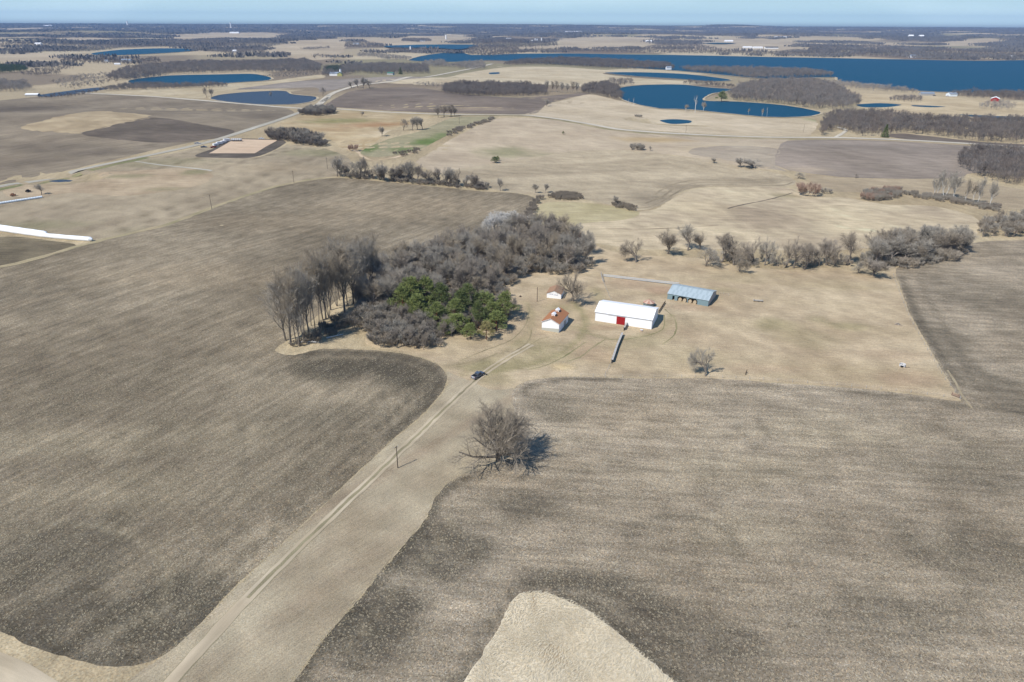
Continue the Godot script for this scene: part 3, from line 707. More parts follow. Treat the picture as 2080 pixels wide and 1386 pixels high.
func land() -> void:
	var DK := c8(112, 104, 88)
	# near stubble fields
	var stub := {"mat": "stubble", "c": c8(163, 149, 125), "c2": c8(132, 120, 100), "c3": c8(112, 102, 86), "f": 0.8, "rot": 2.1, "tile": 84.0, "rows": 2.1, "rf": 3.0, "rk": 0.3, "g": 0.25, "across": 60.0, "along": 420.0,
		"pal": [c8(96, 89, 76), c8(176, 162, 134), c8(174, 156, 128), c8(106, 98, 83)],
		"blobs": [[-61.5, -223.7, 27.1, 10.1, 0, 0.9], [-36.7, -214.7, 10.5, 9.2, 0, 0.9], [-109.6, -125.3, 22.1, 16.6, 3, 0.81], [-75.1, -109, 20.1, 10.9, 3, 0.9], [-98.9, -106.2, 14.6, 7.9, 0, 0.68], [-104.7, -149.6, 26.5, 8.5, 1, 0.35], [-136, -173, 26.5, 7.8, 1, 0.45], [-94, -178.8, 24.2, 8.3, 1, 0.3], [-63, -187.8, 18.9, 8.9, 3, 0.47], [-216.4, -286, 34.9, 22.1, 0, 0.34], [-152.3, -312.2, 46.3, 16, 2, 0.4], [-74.7, -463.5, 60.7, 40, 2, 0.5], [-146.6, -414.4, 47.5, 25.5, 2, 0.35]]}
	stub.lines = [[curve(pts([-82.32, -233.17, -73.46, -235.08, -54.57, -234.75, -40.91, -231.34, -30.81, -224.3, -26.54, -217.84, -25.54, -211.25, -27.1, -203.23, -30.48, -192.82, -37.57, -177.27]), false, 8.0), 2.4, 0, 0.75], [curve(pts([-76.42, -225.27, -62.83, -229.59, -47.76, -227.92, -35.73, -220.33, -32.14, -212.95, -34.81, -200.78, -41.48, -182.26]), false, 8.0), 1.1, 0, 0.4], [curve(pts([-69.52, -219.65, -53.92, -221.89, -42.27, -216.44, -38.56, -209.27, -41.99, -194.23]), false, 8.0), 1.1, 0, 0.4], [curve(pts([-64.46, -111.54, -66.59, -106.36, -70.38, -98.8, -75.15, -96.41, -81.99, -96.38, -90.08, -98.45, -99.03, -101.57, -110.56, -106.5]), false, 8.0), 1.8, 0, 0.75], [pts([-33.59, -204.15, -42.49, -179.43, -56.26, -142.84, -65.75, -117.65, -70.63, -103.74]), 0.9, 0, 0.4], [pts([-43.66, -204, -57.26, -166.14, -68.48, -134.2, -76.42, -111.75]), 0.9, 0, 0.3], [pts([-90.28, -193.55, -80.43, -173.59, -74.49, -154.25, -76.08, -137.85]), 1.0, 3, 0.3], [curve(pts([-125.85, -132, -114.66, -137.57, -96.59, -134, -80.15, -122.22, -75.13, -108.99, -83.27, -102.4]), false, 8.0), 1.2, 1, 0.35], [pts([-228.3, -265.3, -175.4, -310.9, -122.3, -392.7]), 1.6, 2, 0.35], [pts([-184.26, -247.33, -140.48, -294.41, -102.3, -338.4]), 1.6, 0, 0.25]]
	var west := field("stubble_field", "large brown corn stubble field left of the farm lane", [-287.9, -276.3, -262.3, -313.1, -244.3, -330, -233.8, -350.5, -225.1, -366.1, -207.8, -395.9, -196.4, -464.6, -178.3, -514.2, -152.3, -543.2, -134.2, -548.9, -93.4, -538.9, -53.5, -525.8, -22.8, -514.6, 3.2, -509.2, 16, -495.3, 13.2, -465.3, 2.8, -422, -12.1, -398.6, -38, -360.2, -60, -328.8, -75.69, -297.76, -83.82, -267.57, -88.89, -245.85, -90.76, -236.26, -83.94, -232.3, -74.1, -237.6, -55.13, -237.71, -41.39, -234.66, -29.38, -227.92, -24.09, -220.16, -22.9, -212.74, -24.31, -203.95, -28.65, -190.99, -35.94, -176.47, -44.04, -157.9, -52.37, -138.02, -60.6, -118.9, -65.94, -104.79, -69.78, -97.49, -74.45, -95.04, -81.17, -94.89, -89.17, -96.92, -97.93, -99.85, -108.94, -104.16, -129.63, -112.14, -160.46, -130.01], 2.2, 1, stub)
	var rim := {"mat": "soil", "c": DK, "c2": c8(112, 103, 88), "f": 3.0, "tile": 12.0, "g": 0.3}
	var stub2 := stub.duplicate(); stub2.rot = 0.1; stub2.rows = 0.08; stub2.c = c8(182, 167, 143); stub2.c2 = c8(154, 140, 118)
	stub2.blobs = [[-16.2, -125.9, 15.2, 13.3, 0, 0.81], [-28.8, -105.3, 12.4, 11.7, 0, 0.88], [2.8, -146.3, 11.8, 7.2, 0, 0.68], [12.6, -118.1, 12.3, 4.6, 0, 0.81], [31.2, -109.6, 9.6, 8.2, 0, 0.74], [40.9, -98.2, 11.9, 7.1, 0, 0.68], [80.7, -108.5, 21.2, 8.1, 3, 0.54], [110.9, -126.7, 18.9, 11.8, 3, 0.54], [65, -162.3, 28.3, 9.6, 1, 0.4], [94.6, -183.6, 31.1, 11.6, 1, 0.35], [41.8, -192.1, 24.1, 12.4, 2, 0.35], [56.9, -135.1, 16.1, 7.3, 1, 0.35], [135.9, -162.8, 21.3, 12.1, 3, 0.54], [173.9, -255.8, 12.2, 29.9, 3, 0.54], [222.6, -301.3, 23.4, 32.7, 3, 0.47], [171.6, -206.4, 17.1, 21, 3, 0.61], [13.1, -194.9, 9.8, 9.5, 0, 0.54]]
	stub2.lines = [[curve(pts([-43.08, -84.81, -40.85, -91.22, -38.52, -98.73, -33.26, -110.88, -26.84, -124.99, -21.31, -137.87, -19.47, -146.97, -17.02, -152.08, -12.85, -156.11]), false, 8.0), 1.7, 0, 0.8], [curve(pts([3.79, -204.66, 5.21, -208.85, 9.63, -212.49, 17.62, -215.16, 36.92, -215.04]), false, 8.0), 1.4, 0, 0.6], [curve(pts([10.61, -113.4, 15.91, -111.73, 21.64, -106.06, 26.82, -99.8, 31.22, -94.45, 35.48, -88.22]), false, 8.0), 1.8, 0, 0.8], [curve(pts([0.25, -113.63, -3.4, -106.45, -6.72, -99.38, -10.14, -91.59, -12.55, -86.96]), false, 8.0), 1.3, 0, 0.6], [curve(pts([-20.48, -132.73, -21.84, -124.2, -16.72, -119.48, -10.04, -121.08, -6.35, -129.32]), false, 8.0), 1.1, 0, 0.4], [curve(pts([28.25, -133.06, 36.98, -140.57, 48.41, -140.65, 55.13, -133.24, 53.79, -124.67]), false, 8.0), 1.1, 0, 0.4], [curve(pts([79.47, -189.35, 79.5, -177.81, 71.65, -169.78, 59.28, -167.15]), false, 8.0), 1.1, 0, 0.35], [curve(pts([157.92, -213.34, 166.41, -240.78, 175.73, -271.24, 186.6, -300.8, 196.9, -327.1]), false, 8.0), 1.8, 0, 0.65], [curve(pts([162.7, -209.78, 176.39, -246.31, 188.9, -282.6, 203.3, -321.4, 216.1, -340.4, 244.1, -357.2, 285.6, -366.8]), false, 8.0), 1.2, 0, 0.4], [pts([79.85, -211.86, 112.85, -207.91, 135.69, -202.62, 146.83, -198.74, 168.22, -193.81]), 1.2, 0, 0.45], [pts([-33.61, -98.99, -25.94, -113.47, -18.71, -127.53, -13.87, -142.16]), 0.9, 1, 0.3], [pts([2.95, -159.45, 36.59, -160.89, 78.32, -160.04, 141.76, -154.8]), 1.0, 0, 0.25], [pts([9.07, -174.49, 55.16, -180.38, 100.58, -179.37, 155.03, -174.36]), 1.0, 1, 0.3]]
	var east := field("stubble_field", "broad grey-brown stubble field filling the right foreground", [-52.18, -68.27, -41.79, -91.21, -39.51, -98.72, -34.18, -111.16, -27.87, -125.64, -22.15, -138.62, -20.34, -147.79, -18.08, -153.39, -13.9, -157.46, -8.92, -160.29, -4.08, -162.47, 0.44, -167.92, 1.64, -178.5, 0.74, -191.64, 0.08, -201.24, 1.1, -208.8, 6.36, -214.27, 15.97, -217, 28.36, -217.17, 45.9, -216.26, 70.66, -216.54, 89.28, -214.14, 114.07, -210.75, 137.32, -205.7, 151.86, -201.09, 153.7, -206.19, 156.55, -217.02, 164.01, -241.65, 172.96, -271.21, 184, -300.8, 194.2, -327.1, 200.6, -339.3, 214.3, -351.6, 234.9, -364.8, 257, -379, 277.6, -389.3, 303.3, -392.9, 373.6, -400.3, 211.78, -176.14, 124.05, -80.82], 2.2, 1, stub2)
	trail(east, "grassy_track", [152.71, -196.21, 154.27, -203.46, 158.43, -216.29, 160.57, -223.99], 0.8, 3, {"mat": "grass", "c": c8(186, 172, 142), "c2": c8(166, 150, 122), "tile": 20.0})
	# pale tall-grass island at the bottom
	field("tall_grass_patch", "pale straw-coloured tall grass island at the bottom of the right field", [-12.37, -84.96, -9, -91.6, -5.2, -98.9, -1.83, -106.46, 0.57, -112.49, 2.44, -114.36, 6.85, -114.97, 11.14, -113.26, 15.49, -110.75, 20.2, -105.4, 25.42, -99.19, 29.48, -94.44, 32.05, -91.15, 36.68, -82.29], 1.0, 2.5, {"mat": "straw", "c": c8(234, 220, 192), "c2": c8(216, 200, 170), "f": 4.0, "rot": 0.9, "tile": 16.0, "pal": [c8(170, 146, 112)], "blobs": [[5.1, -111.5, 0.6, 2.5, 0, 0.8], [8.2, -98, 3, 3.5, 0, 0.6]], "g": 0.35}, 0.7, "grass")
	# lane verge and lane
	var verge := {"mat": "grass", "c": c8(192, 178, 150), "c2": c8(168, 153, 127), "c3": c8(156, 136, 113), "rows": 2.27, "rf": 9.0, "rk": 0.6, "f": 2.2, "tile": 22.0, "rot": 2.27, "g": 0.25, "across": 9.0, "along": 200.0}
	field("lane_verge", "mown tan grass verge between the farm lane and the right field", [-72.81, -68.18, -73.75, -90.84, -69.67, -97.26, -65.83, -104.53, -60.49, -118.6, -52.26, -137.65, -43.95, -157.44, -35.85, -175.93, -28.58, -190.38, -24.08, -203.27, -22.38, -212.74, -23.77, -220.55, -14.08, -216.93, -6.76, -207.99, 1.1, -208.09, 0.42, -191.63, 1.34, -178.49, 0.15, -167.92, -4.08, -162.47, -8.92, -160.29, -13.9, -157.46, -18.08, -153.39, -20.34, -147.79, -22.15, -138.62, -27.87, -125.64, -34.18, -111.16, -39.51, -98.72, -41.79, -91.21, -51.38, -68.27], 2.0, 0.5, verge, 0.3, "verge")
	var gravel := {"mat": "gravel", "c": c8(214, 198, 170), "c2": c8(192, 175, 147), "f": 4.0, "tile": 10.0, "g": 0.2}
	var lane := road("farm_lane", "two-track dirt lane running from the foreground up to the farmyard", [-67.42, -84.69, -65.29, -91.31, -63.13, -98.12, -59.79, -107.72, -54.54, -121.11, -47.27, -137.68, -38.4, -157.26, -28.75, -179.02, -20.02, -198.68, -15.06, -209.63, -9.77, -219.64], 3.2, 2.6, 3, {"mat": "grass", "c": c8(168, 158, 126), "c2": c8(152, 142, 114), "f": 3.0, "tile": 14.0}, 2.0, 0.12, "lane")
	for s in [-0.95, 0.85]: trail(lane, "wheel_track", [-67.42, -84.69, -65.29, -91.31, -63.13, -98.12, -59.79, -107.72, -54.54, -121.11, -47.27, -137.68, -38.4, -157.26, -28.75, -179.02, -20.02, -198.68, -15.06, -209.63, -9.77, -219.64, -1.84, -231.73, 7.78, -244.07], 0.95, 4, gravel, 2.0, 0.45, s)
	trail(lane, "bare_gravel", [-67.42, -84.69, -65.19, -91.1, -63.03, -97.88, -60.46, -105.34, -57.76, -112.43], 2.4, 5, gravel, 2.0, 0.3)
	road("gravel_road", "corner of a pale gravel road in the bottom left", [-158.97, -113.4, -120.36, -100.34, -99.35, -93.11, -87.3, -87.62, -69.34, -78.11], 7.0, 7.0, 3, gravel, 3.0, 0.05)
	# farmyard pasture
	var past := {"mat": "grass", "c": c8(208, 188, 155), "c2": c8(187, 166, 135), "f": 1.6, "tile": 26.0, "rot": 0.2, "g": 0.25, "c3": c8(182, 164, 128), "rows": 0.15, "rf": 4.0, "rk": 0.5, "across": 20.0, "along": 110.0,
		"pal": [c8(160, 149, 111), c8(184, 156, 128), c8(156, 140, 114), c8(228, 202, 154)],
		"blobs": [[112.5, -265.2, 9.4, 7.3, 0, 0.6], [141.3, -264.5, 8.4, 4.2, 0, 0.6], [131.4, -270.7, 5.3, 4.3, 0, 0.5], [119.2, -250.4, 12, 9.5, 0, 0.35], [-7.2, -224.7, 16.4, 3.6, 0, 0.75], [9.7, -244.1, 9.7, 5.4, 0, 0.5], [17, -234.6, 13.2, 3.8, 0, 0.5], [3.7, -228.9, 14.8, 3.3, 0, 0.6], [-5.2, -215.2, 7, 5.2, 0, 0.5], [21.9, -282.7, 7.7, 4.6, 0, 0.5], [40.1, -298.4, 3.2, 12.7, 0, 0.5], [33.9, -261.4, 10.3, 3.6, 0, 0.5], [44.8, -244.7, 11.7, 6.4, 0, 0.3], [55.5, -249.5, 9.9, 5.7, 0, 0.35], [72.7, -305.6, 8.3, 5.3, 1, 0.8], [60.2, -315.5, 14.5, 8.4, 1, 0.5], [46.5, -219.7, 10.7, 3.1, 2, 0.5], [30.3, -235.7, 9.5, 8.6, 1, 0.4], [72.4, -272.6, 6.4, 4.9, 2, 0.5], [18.3, -225.1, 4.7, 2.8, 3, 0.9], [39.1, -261.5, 8.3, 2.5, 1, 0.6], [79.4, -284, 13.3, 3.5, 1, 0.5], [114.4, -327.4, 25, 8.9, 0, 0.25], [158.3, -313.8, 21.8, 9.7, 0, 0.2], [143.2, -216.9, 10.7, 6.8, 1, 0.5], [144.4, -237, 15.3, 5.2, 1, 0.3], [92.6, -224.1, 16.4, 4, 1, 0.35], [68.2, -236.2, 11.4, 8.6, 0, 0.25], [96.3, -306.1, 11.8, 4, 0, 0.4]]}
	past.lines = [[curve(pts([-9.77, -219.64, 0.04, -222.89, 8.29, -227, 16.92, -233.74, 26.69, -249.04, 31.08, -263.87, 30.46, -280.1, 27.88, -288.8]), false, 6.0), 1.5, 0, 0.75], [curve(pts([-17.69, -218, -10.11, -228.7, 0.01, -241.22, 7.09, -257.27, 8.51, -273.93, 6.62, -288.13]), false, 6.0), 1.6, 0, 0.45], [curve(pts([-7.15, -222, 3.76, -231.83, 13.5, -241.48, 23.36, -244.36]), false, 6.0), 1.4, 0, 0.4], [curve(pts([28.46, -257.75, 39.69, -250.21, 51.96, -252.32, 63.58, -260.38, 69.15, -275.29]), false, 6.0), 1.6, 0, 0.4], [curve(pts([-24.47, -224.43, -16.48, -227.37, -7.49, -234.14, 0.02, -238.58]), false, 6.0), 1.2, 2, 0.5], [curve(pts([1.87, -227.7, 0.4, -234.29, 4.24, -240.42, 10.03, -241.42, 12.07, -234.5]), false, 4.0), 1.0, 0, 0.5]]
	field("pasture", "dry tan pasture with faint green patches around the farm buildings", [-24.23, -221.7, -15.69, -214.31, -6.74, -207.29, 0.76, -208.79, 7.07, -214.65, 15.99, -217.38, 28.4, -217.55, 45.96, -216.64, 70.76, -216.92, 89.41, -214.51, 114.23, -211.11, 137.5, -206.05, 152.22, -201.43, 156.55, -217.02, 164.01, -241.65, 172.96, -271.21, 184, -300.8, 194.2, -327.1, 200.6, -339.3, 182.1, -328.4, 169.4, -339.5, 142.7, -336.8, 118.9, -342.7, 101.1, -354.5, 77.9, -358.4, 57.2, -365, 42.7, -385.1, 32.8, -407.6, 12.1, -422.3, -11.9, -393.3, -46.58, -321.12, -57.54, -261.17, -57, -242.44, -41.57, -235.93, -29.51, -229.13], 1.8, 0.6, past, 0.5, "pasture")
	var green := {"mat": "grass", "c": c8(146, 140, 102), "c2": c8(178, 164, 128), "f": 5.0, "tile": 12.0}
	var worn := {"mat": "grass", "c": c8(150, 138, 106), "c2": c8(180, 164, 130), "f": 5.0, "tile": 12.0}
	var yard := sheet("yard_track", ribbon(curve(pts([-1.84, -231.73, 2.87, -237.77, 7.78, -244.07]), false, 2.0), 0.4, 0.4, 1.2, worn, 0.8), mats.grass, "faint vehicle tracks curving through the farmyard", "track")
	for l in [[-20.23, -228.51, -10.47, -238.36, 0, -248.49, 6.23, -265.86, 7.61, -282.31], [-3.61, -225.99, 1.91, -235.17, 10.86, -248.72, 14.92, -251.16], [2.24, -226.9, 0.02, -234.29, 3.87, -241.74, 9.66, -241.86, 10.94, -234.48], [-4.58, -228.8, 1.92, -238.62, 6.91, -248.64, 8.13, -258.29], [-22.66, -224.46, -14.65, -227.4, -5.65, -235.88]]: trail(yard, "tyre_mark", l, 0.6, 1.6, worn, 1.5, 0.7)
	for l in [[28.46, -257.75, 39.57, -249.27, 51.88, -251.84, 62.35, -259.35, 66.56, -275.25], [20.36, -229.22, 26.28, -233.47, 31.9, -242.26, 37.59, -249.23], [5.45, -222.2, 12.84, -226.26, 20.74, -234.65, 29.44, -246.76], [59.5, -244.95, 66.42, -254.48, 70.13, -269.86, 67.93, -282.06]]: trail(yard, "tyre_mark", l, 0.6, 1.4, green, 1.5, 0.7)
	# land beyond the farm
	field("rough_grass", "pale rough grassland behind the row of trees", [34.9, -395, 50.6, -434, 85.4, -451.9, 96.6, -458.7, 112.5, -486.4, 132.7, -520.6, 157.1, -534.7, 214, -532.4, 217.7, -502.7, 245.8, -500.3, 265.2, -481, 296.5, -474.6, 306, -447.8, 287, -411.5, 263.4, -384.9, 247.5, -387.2, 214.1, -378.2, 181.6, -368.1, 127.4, -371.2, 71.9, -371.3, 45.4, -383.2], 5.0, 0.6, {"mat": "grass", "c": c8(216, 198, 164), "c2": c8(190, 172, 144), "f": 1.4, "tile": 30.0, "g": 0.35, "pal": [c8(156, 138, 116), c8(226, 206, 168), c8(150, 140, 104)], "blobs": [[155.8, -435, 36.7, 35.8, 0, 0.55], [146.3, -457.2, 20.4, 13.3, 0, 0.6], [213, -441.6, 24, 41.1, 1, 0.5], [200.5, -505.4, 9.6, 6.7, 2, 0.7], [128.4, -465.6, 20.4, 32.6, 1, 0.5], [257.3, -433.2, 23, 25.2, 1, 0.3]]}, 2.0, "grassland")
	field("hay_meadow", "greenish short meadow in front of the dark hedge patch", [14.2, -440.9, 24, -480.2, 51.9, -480.5, 71.1, -467.8, 84.9, -449, 75.8, -432.3, 49.7, -425.4, 24.1, -414.3], 5.0, 1.2, {"mat": "grass", "c": c8(196, 182, 144), "c2": c8(182, 168, 128), "f": 1.6, "tile": 30.0}, 1.5, "meadow")
	field("dry_meadow", "pinkish tan grass hillside with a lone green pine", [-86.5, -621, -80.7, -666.5, -68.7, -717.5, -54.1, -762.2, -32.8, -833.2, -13.3, -875.7, 46.2, -857.4, 114.2, -789.3, 194.9, -780.7, 282.3, -780.3, 304, -779.9, 231.8, -613.6, 218.3, -591.8, 179.3, -620.1, 118.3, -677.4, 66.3, -681.7, 17.7, -651.1, -26.8, -614.2, -58.3, -577.8, -72.1, -590.1], 9.0, 0.7, {"mat": "grass", "c": c8(206, 188, 160), "c2": c8(186, 168, 142), "f": 0.8, "tile": 40.0, "pal": [c8(150, 148, 110), c8(190, 162, 112), c8(218, 198, 160)], "blobs": [[-7.9, -673.7, 26.1, 25.1, 0, 0.7], [36.5, -659.8, 23.2, 11.2, 0, 0.5], [149.1, -740, 37.7, 15.5, 1, 0.6], [199.3, -678.6, 35.4, 21.1, 2, 0.5], [219.7, -638, 22, 10.6, 2, 0.3]]}, 2.5, "meadow")
	var cont := field("contour_field", "tan stubble hillside with curved contour rows", [-58.3, -577.8, -26.8, -614.2, 17.7, -651.1, 66.3, -681.7, 118.3, -677.4, 153.4, -642.3, 179.3, -620.1, 209.9, -592, 228.2, -572.1, 227, -551, 212.1, -535.7, 177, -536.8, 149.9, -536.4, 132, -522.3, 111, -484.7, 93.3, -458.9, 82.7, -455.1, 56.1, -486.7, 24.9, -501.9, -8, -517, -31.5, -539.5], 6.0, 1.4, {"mat": "grass", "c": c8(204, 187, 157), "c2": c8(184, 168, 140), "c3": c8(156, 141, 117), "f": 0.9, "rows": 2.98, "rf": 4.0, "rk": 0.9, "tile": 60.0, "rot": 2.98, "across": 36.0, "along": 420.0, "pal": [c8(128, 116, 98)], "blobs": [[102.8, -491.5, 17.8, 26.7, 0, 0.5], [130.1, -534.3, 19.3, 13.9, 0, 0.45], [198.5, -555.6, 20, 10, 0, 0.3], [-15.9, -533.5, 23, 17.4, 0, 0.4]]}, 1.5)
	for l in [[226, -552.7, 213.1, -540.8, 178.5, -541.9, 151.2, -541.5, 131.6, -527.4, 110.3, -489.8, 93.8, -465.2, 83.6, -461.1], [217.3, -552.5, 180.5, -548.7, 151.4, -550.2, 128.2, -534.3, 109.9, -499.9, 93.1, -476.6], [216.7, -562.4, 183, -557.2, 149.5, -558.8, 124.6, -541.2, 105.7, -506.6]]: trail(cont, "headland_row", l, 2.0, 2.0, {"mat": "grass", "c": c8(150, 136, 112), "c2": c8(176, 160, 132), "f": 3.0, "tile": 40.0}, 5.0, 0.5)
	field("dark_field", "dark tilled field below the long wood", [-288, -1093.5, -303, -1262, -300, -1370, -255, -1434, -188, -1438, -131, -1355, -34.3, -1193.8, 50, -1266, 125, -1339, 143, -1330, 91, -1236, 51.7, -1111.6, 13.1, -948.3, -110.9, -994.2, -258.5, -1069.6], 12.0, 1, {"mat": "soil", "c": c8(146, 132, 117), "c2": c8(128, 115, 102), "c3": c8(108, 98, 87), "f": 0.5, "rows": 0.05, "rf": 1.4, "rk": 0.8, "tile": 50.0, "across": 50.0, "along": 600.0, "pal": [c8(168, 150, 128)], "blobs": [[-58.6, -1040.3, 50, 25.8, 0, 0.6], [-176.1, -1060.1, 51.3, 23.9, 0, 0.4]]}, 3.0)
	field("grey_field", "grey tilled field above the gravel road farm woods", [248.3, -656, 298.5, -762.1, 357.9, -778.4, 432.3, -764.7, 526.5, -722.1, 686.2, -666.1, 549.1, -613.8, 393.2, -591.1, 369.2, -571.6, 307.4, -566.7, 268.8, -571.5, 248.2, -581.6, 234.6, -590.3, 229.8, -604.9], 9.0, 1, {"mat": "soil", "c": c8(170, 156, 140), "c2": c8(148, 135, 120), "c3": c8(128, 117, 104), "f": 0.6, "rows": 0.06, "rf": 2.0, "rk": 0.8, "tile": 50.0, "across": 40.0, "along": 500.0, "pal": [c8(190, 172, 146)], "blobs": [[252.1, -592.1, 21.4, 8.9, 0, 0.6]]}, 2.0)
	field("grey_field", "narrow dark tilled strip below the right-hand wood", [429.7, -813.4, 457.4, -834.1, 476, -815.1, 515.2, -768.9, 639.8, -724.1, 619.7, -699.7, 504, -750.9, 442.5, -783.8], 9.0, 1.2, {"mat": "soil", "c": c8(134, 122, 108), "c2": c8(118, 106, 94), "tile": 50.0}, 1.5)
	field("tan_strip", "light tan stubble strip at the right beyond the hedge", [247, -578.6, 267.5, -568.3, 305.7, -563.3, 366.9, -564.4, 397.4, -531.7, 455.5, -500, 414.2, -449.8, 354.7, -468.8, 323.6, -468.2, 316.5, -497.3, 293.6, -515.9, 246.9, -519.8, 239.8, -539.6], 7.0, 0.9, {"mat": "grass", "c": c8(192, 174, 144), "c2": c8(172, 155, 128), "f": 1.0, "tile": 40.0, "rows": 0.1, "rk": 0.4, "c3": c8(150, 134, 112)}, 2.0)
	field("grey_field", "pale grey field beside the round-ended hillside field", [181.5, -683.2, 221.7, -689.9, 249.9, -660.8, 228.5, -604.9, 233.6, -587.4, 219.7, -596.3, 189.1, -624, 164.9, -653.1], 8.0, 0.9, {"mat": "grass", "c": c8(188, 174, 152), "c2": c8(170, 156, 136), "f": 1.0, "tile": 40.0}, 2.0)
	# left middle ground
	var lf := {"mat": "soil", "c": c8(160, 146, 124), "c2": c8(138, 125, 106), "c3": c8(118, 107, 92), "f": 0.45, "rot": 2.31, "rows": 2.31, "rf": 1.6, "rk": 0.7, "tile": 50.0, "across": 60.0, "along": 700.0, "pal": [c8(196, 176, 142), c8(92, 83, 74)],
		"blobs": [[-455.8, -681, 75.4, 17.2, 1, 0.4], [-714.4, -1026.7, 89, 64.2, 1, 0.6], [-331.6, -921.1, 33.5, 44.7, 1, 0.4], [-366.2, -759.5, 59.3, 20.1, 1, 0.6], [-367.8, -658.8, 76.1, 12.6, 1, 0.4]]}
	field("ploughed_field", "wide dark field above the left-hand gravel road", [-1078, -951, -862, -1101, -829, -1163, -769, -1287, -623, -1230, -484, -1155, -361.8, -1094.2, -310.7, -1012.6, -290.1, -930.4, -288.5, -829, -318.3, -731.8, -341.2, -681.7, -362.2, -606.2, -397.3, -530.4, -421.9, -446.5, -480.5, -368.8], 12.0, 1, lf, 3.0)
	field("stubble_knoll", "pale tan knoll inside the dark left field", [-529, -765.3, -537, -815.1, -548, -881.2, -555.5, -958.7, -483.8, -900.3, -436.1, -853.5, -446.4, -803.3, -456.1, -745.9, -487.7, -751.2], 8.0, 2, {"mat": "straw", "c": c8(198, 178, 144), "c2": c8(172, 153, 122), "f": 2.0, "tile": 40.0}, 9.0)
	field("ploughed_field", "blackish ploughed hillock beside the pale knoll", [-454.6, -746, -444.9, -800.3, -434.9, -848.7, -410.3, -845.9, -362.6, -815, -308, -782.2, -310.6, -738.3, -349.3, -710, -398, -718, -429.1, -729.3], 8.0, 2, {"mat": "soil", "c": c8(108, 98, 86), "c2": c8(128, 116, 102), "f": 1.0, "tile": 40.0}, 2.0)
	var hay := {"mat": "grass", "c": c8(186, 170, 142), "c2": c8(166, 151, 126), "c3": c8(138, 124, 102), "f": 0.7, "rows": 1.85, "rf": 6.0, "rk": 1.3, "tile": 36.0, "rot": 1.85, "across": 16.0, "along": 300.0, "pal": [c8(128, 132, 88), c8(186, 166, 134)], "blobs": [[-186.7, -659.4, 31.5, 25, 0, 0.4], [-198.4, -579.3, 35.7, 18.8, 1, 0.3], [-304.2, -602.6, 44.8, 21.7, 0, 0.25], [-286.9, -400.2, 28, 15.4, 0, 0.3], [-211.3, -385.2, 22.4, 11.3, 0, 0.15]]}
	field("hay_field", "striped olive-tan hay field left of the hedgerow", [-394.6, -397.1, -390.2, -488.7, -381.3, -507, -361.8, -567.8, -317.5, -650.7, -303.1, -694.1, -269.9, -635.2, -229.8, -623, -228.4, -688.8, -226.1, -713.8, -197.5, -700, -162.8, -656.5, -141.4, -610.5, -135.9, -579.2, -139.8, -556.6, -153.5, -548, -180.1, -520.1, -199.3, -472.1, -210.7, -402.1, -227.3, -370.1, -230.7, -366.2, -258.1, -377.5, -307.3, -399.6, -349.1, -345.9], 6.0, 0.8, hay, 1.5)
	field("marsh_meadow", "pale dry marsh with a strip of standing water beside the left road", [-380.8, -511.7, -375, -543.1, -340.6, -566.7, -302.3, -572.1, -270.6, -574.6, -244.2, -559.6, -235, -531.3, -245.6, -507.4, -269.9, -489.9, -286.4, -487.5, -320.9, -498, -337.5, -489.7, -361.1, -487.7], 5.0, 1.6, {"mat": "grass", "c": c8(196, 176, 146), "c2": c8(174, 154, 126), "f": 1.5, "tile": 36.0, "pal": [c8(136, 134, 98)], "blobs": [[-256.3, -559.9, 12.1, 10.2, 0, 0.7], [-311.7, -550.5, 20.6, 7, 0, 0.6], [-259.7, -506.1, 18.4, 6, 0, 0.4]]}, 2.0, "marsh")
	field("stubble_corner", "rough dark stubble corner below the white silage tubes", [-334, -328.9, -290.8, -375.8, -256.7, -366.2, -238.6, -358.7, -233.5, -352.3, -246.3, -333, -264.3, -315.9, -297.8, -287.7], 5.0, 1.4, {"mat": "stubble", "c": c8(140, 128, 104), "c2": c8(112, 102, 84), "f": 2.0, "tile": 40.0}, 1.0)
	var pad := field("gravel_pad", "levelled tan gravel pad with dark earth banks beside the road", [-286.9, -630.7, -291.2, -676.5, -294, -714.9, -290, -738.2, -242.1, -736.5, -232.8, -719.4, -229.4, -634.9, -237.5, -619.9], 4.0, 2.2, {"mat": "soil", "c": c8(100, 92, 82), "c2": c8(120, 110, 98), "f": 3.0, "tile": 30.0}, 0.5, "yard")
	var pp := pts([-282.5, -648.2, -287.4, -688.8, -290.9, -726.7, -288, -735.5, -245.2, -733.5, -244.7, -694.3, -239.6, -647.4])
	if Geometry2D.is_polygon_clockwise(pp): pp.reverse()
	part("gravel_surface", drape(pp, 4.0, 3.4, {"mat": "gravel", "c": c8(222, 196, 166), "c2": c8(212, 184, 154), "f": 1.0, "tile": 30.0, "g": 0.08}), mats.gravel, pad)
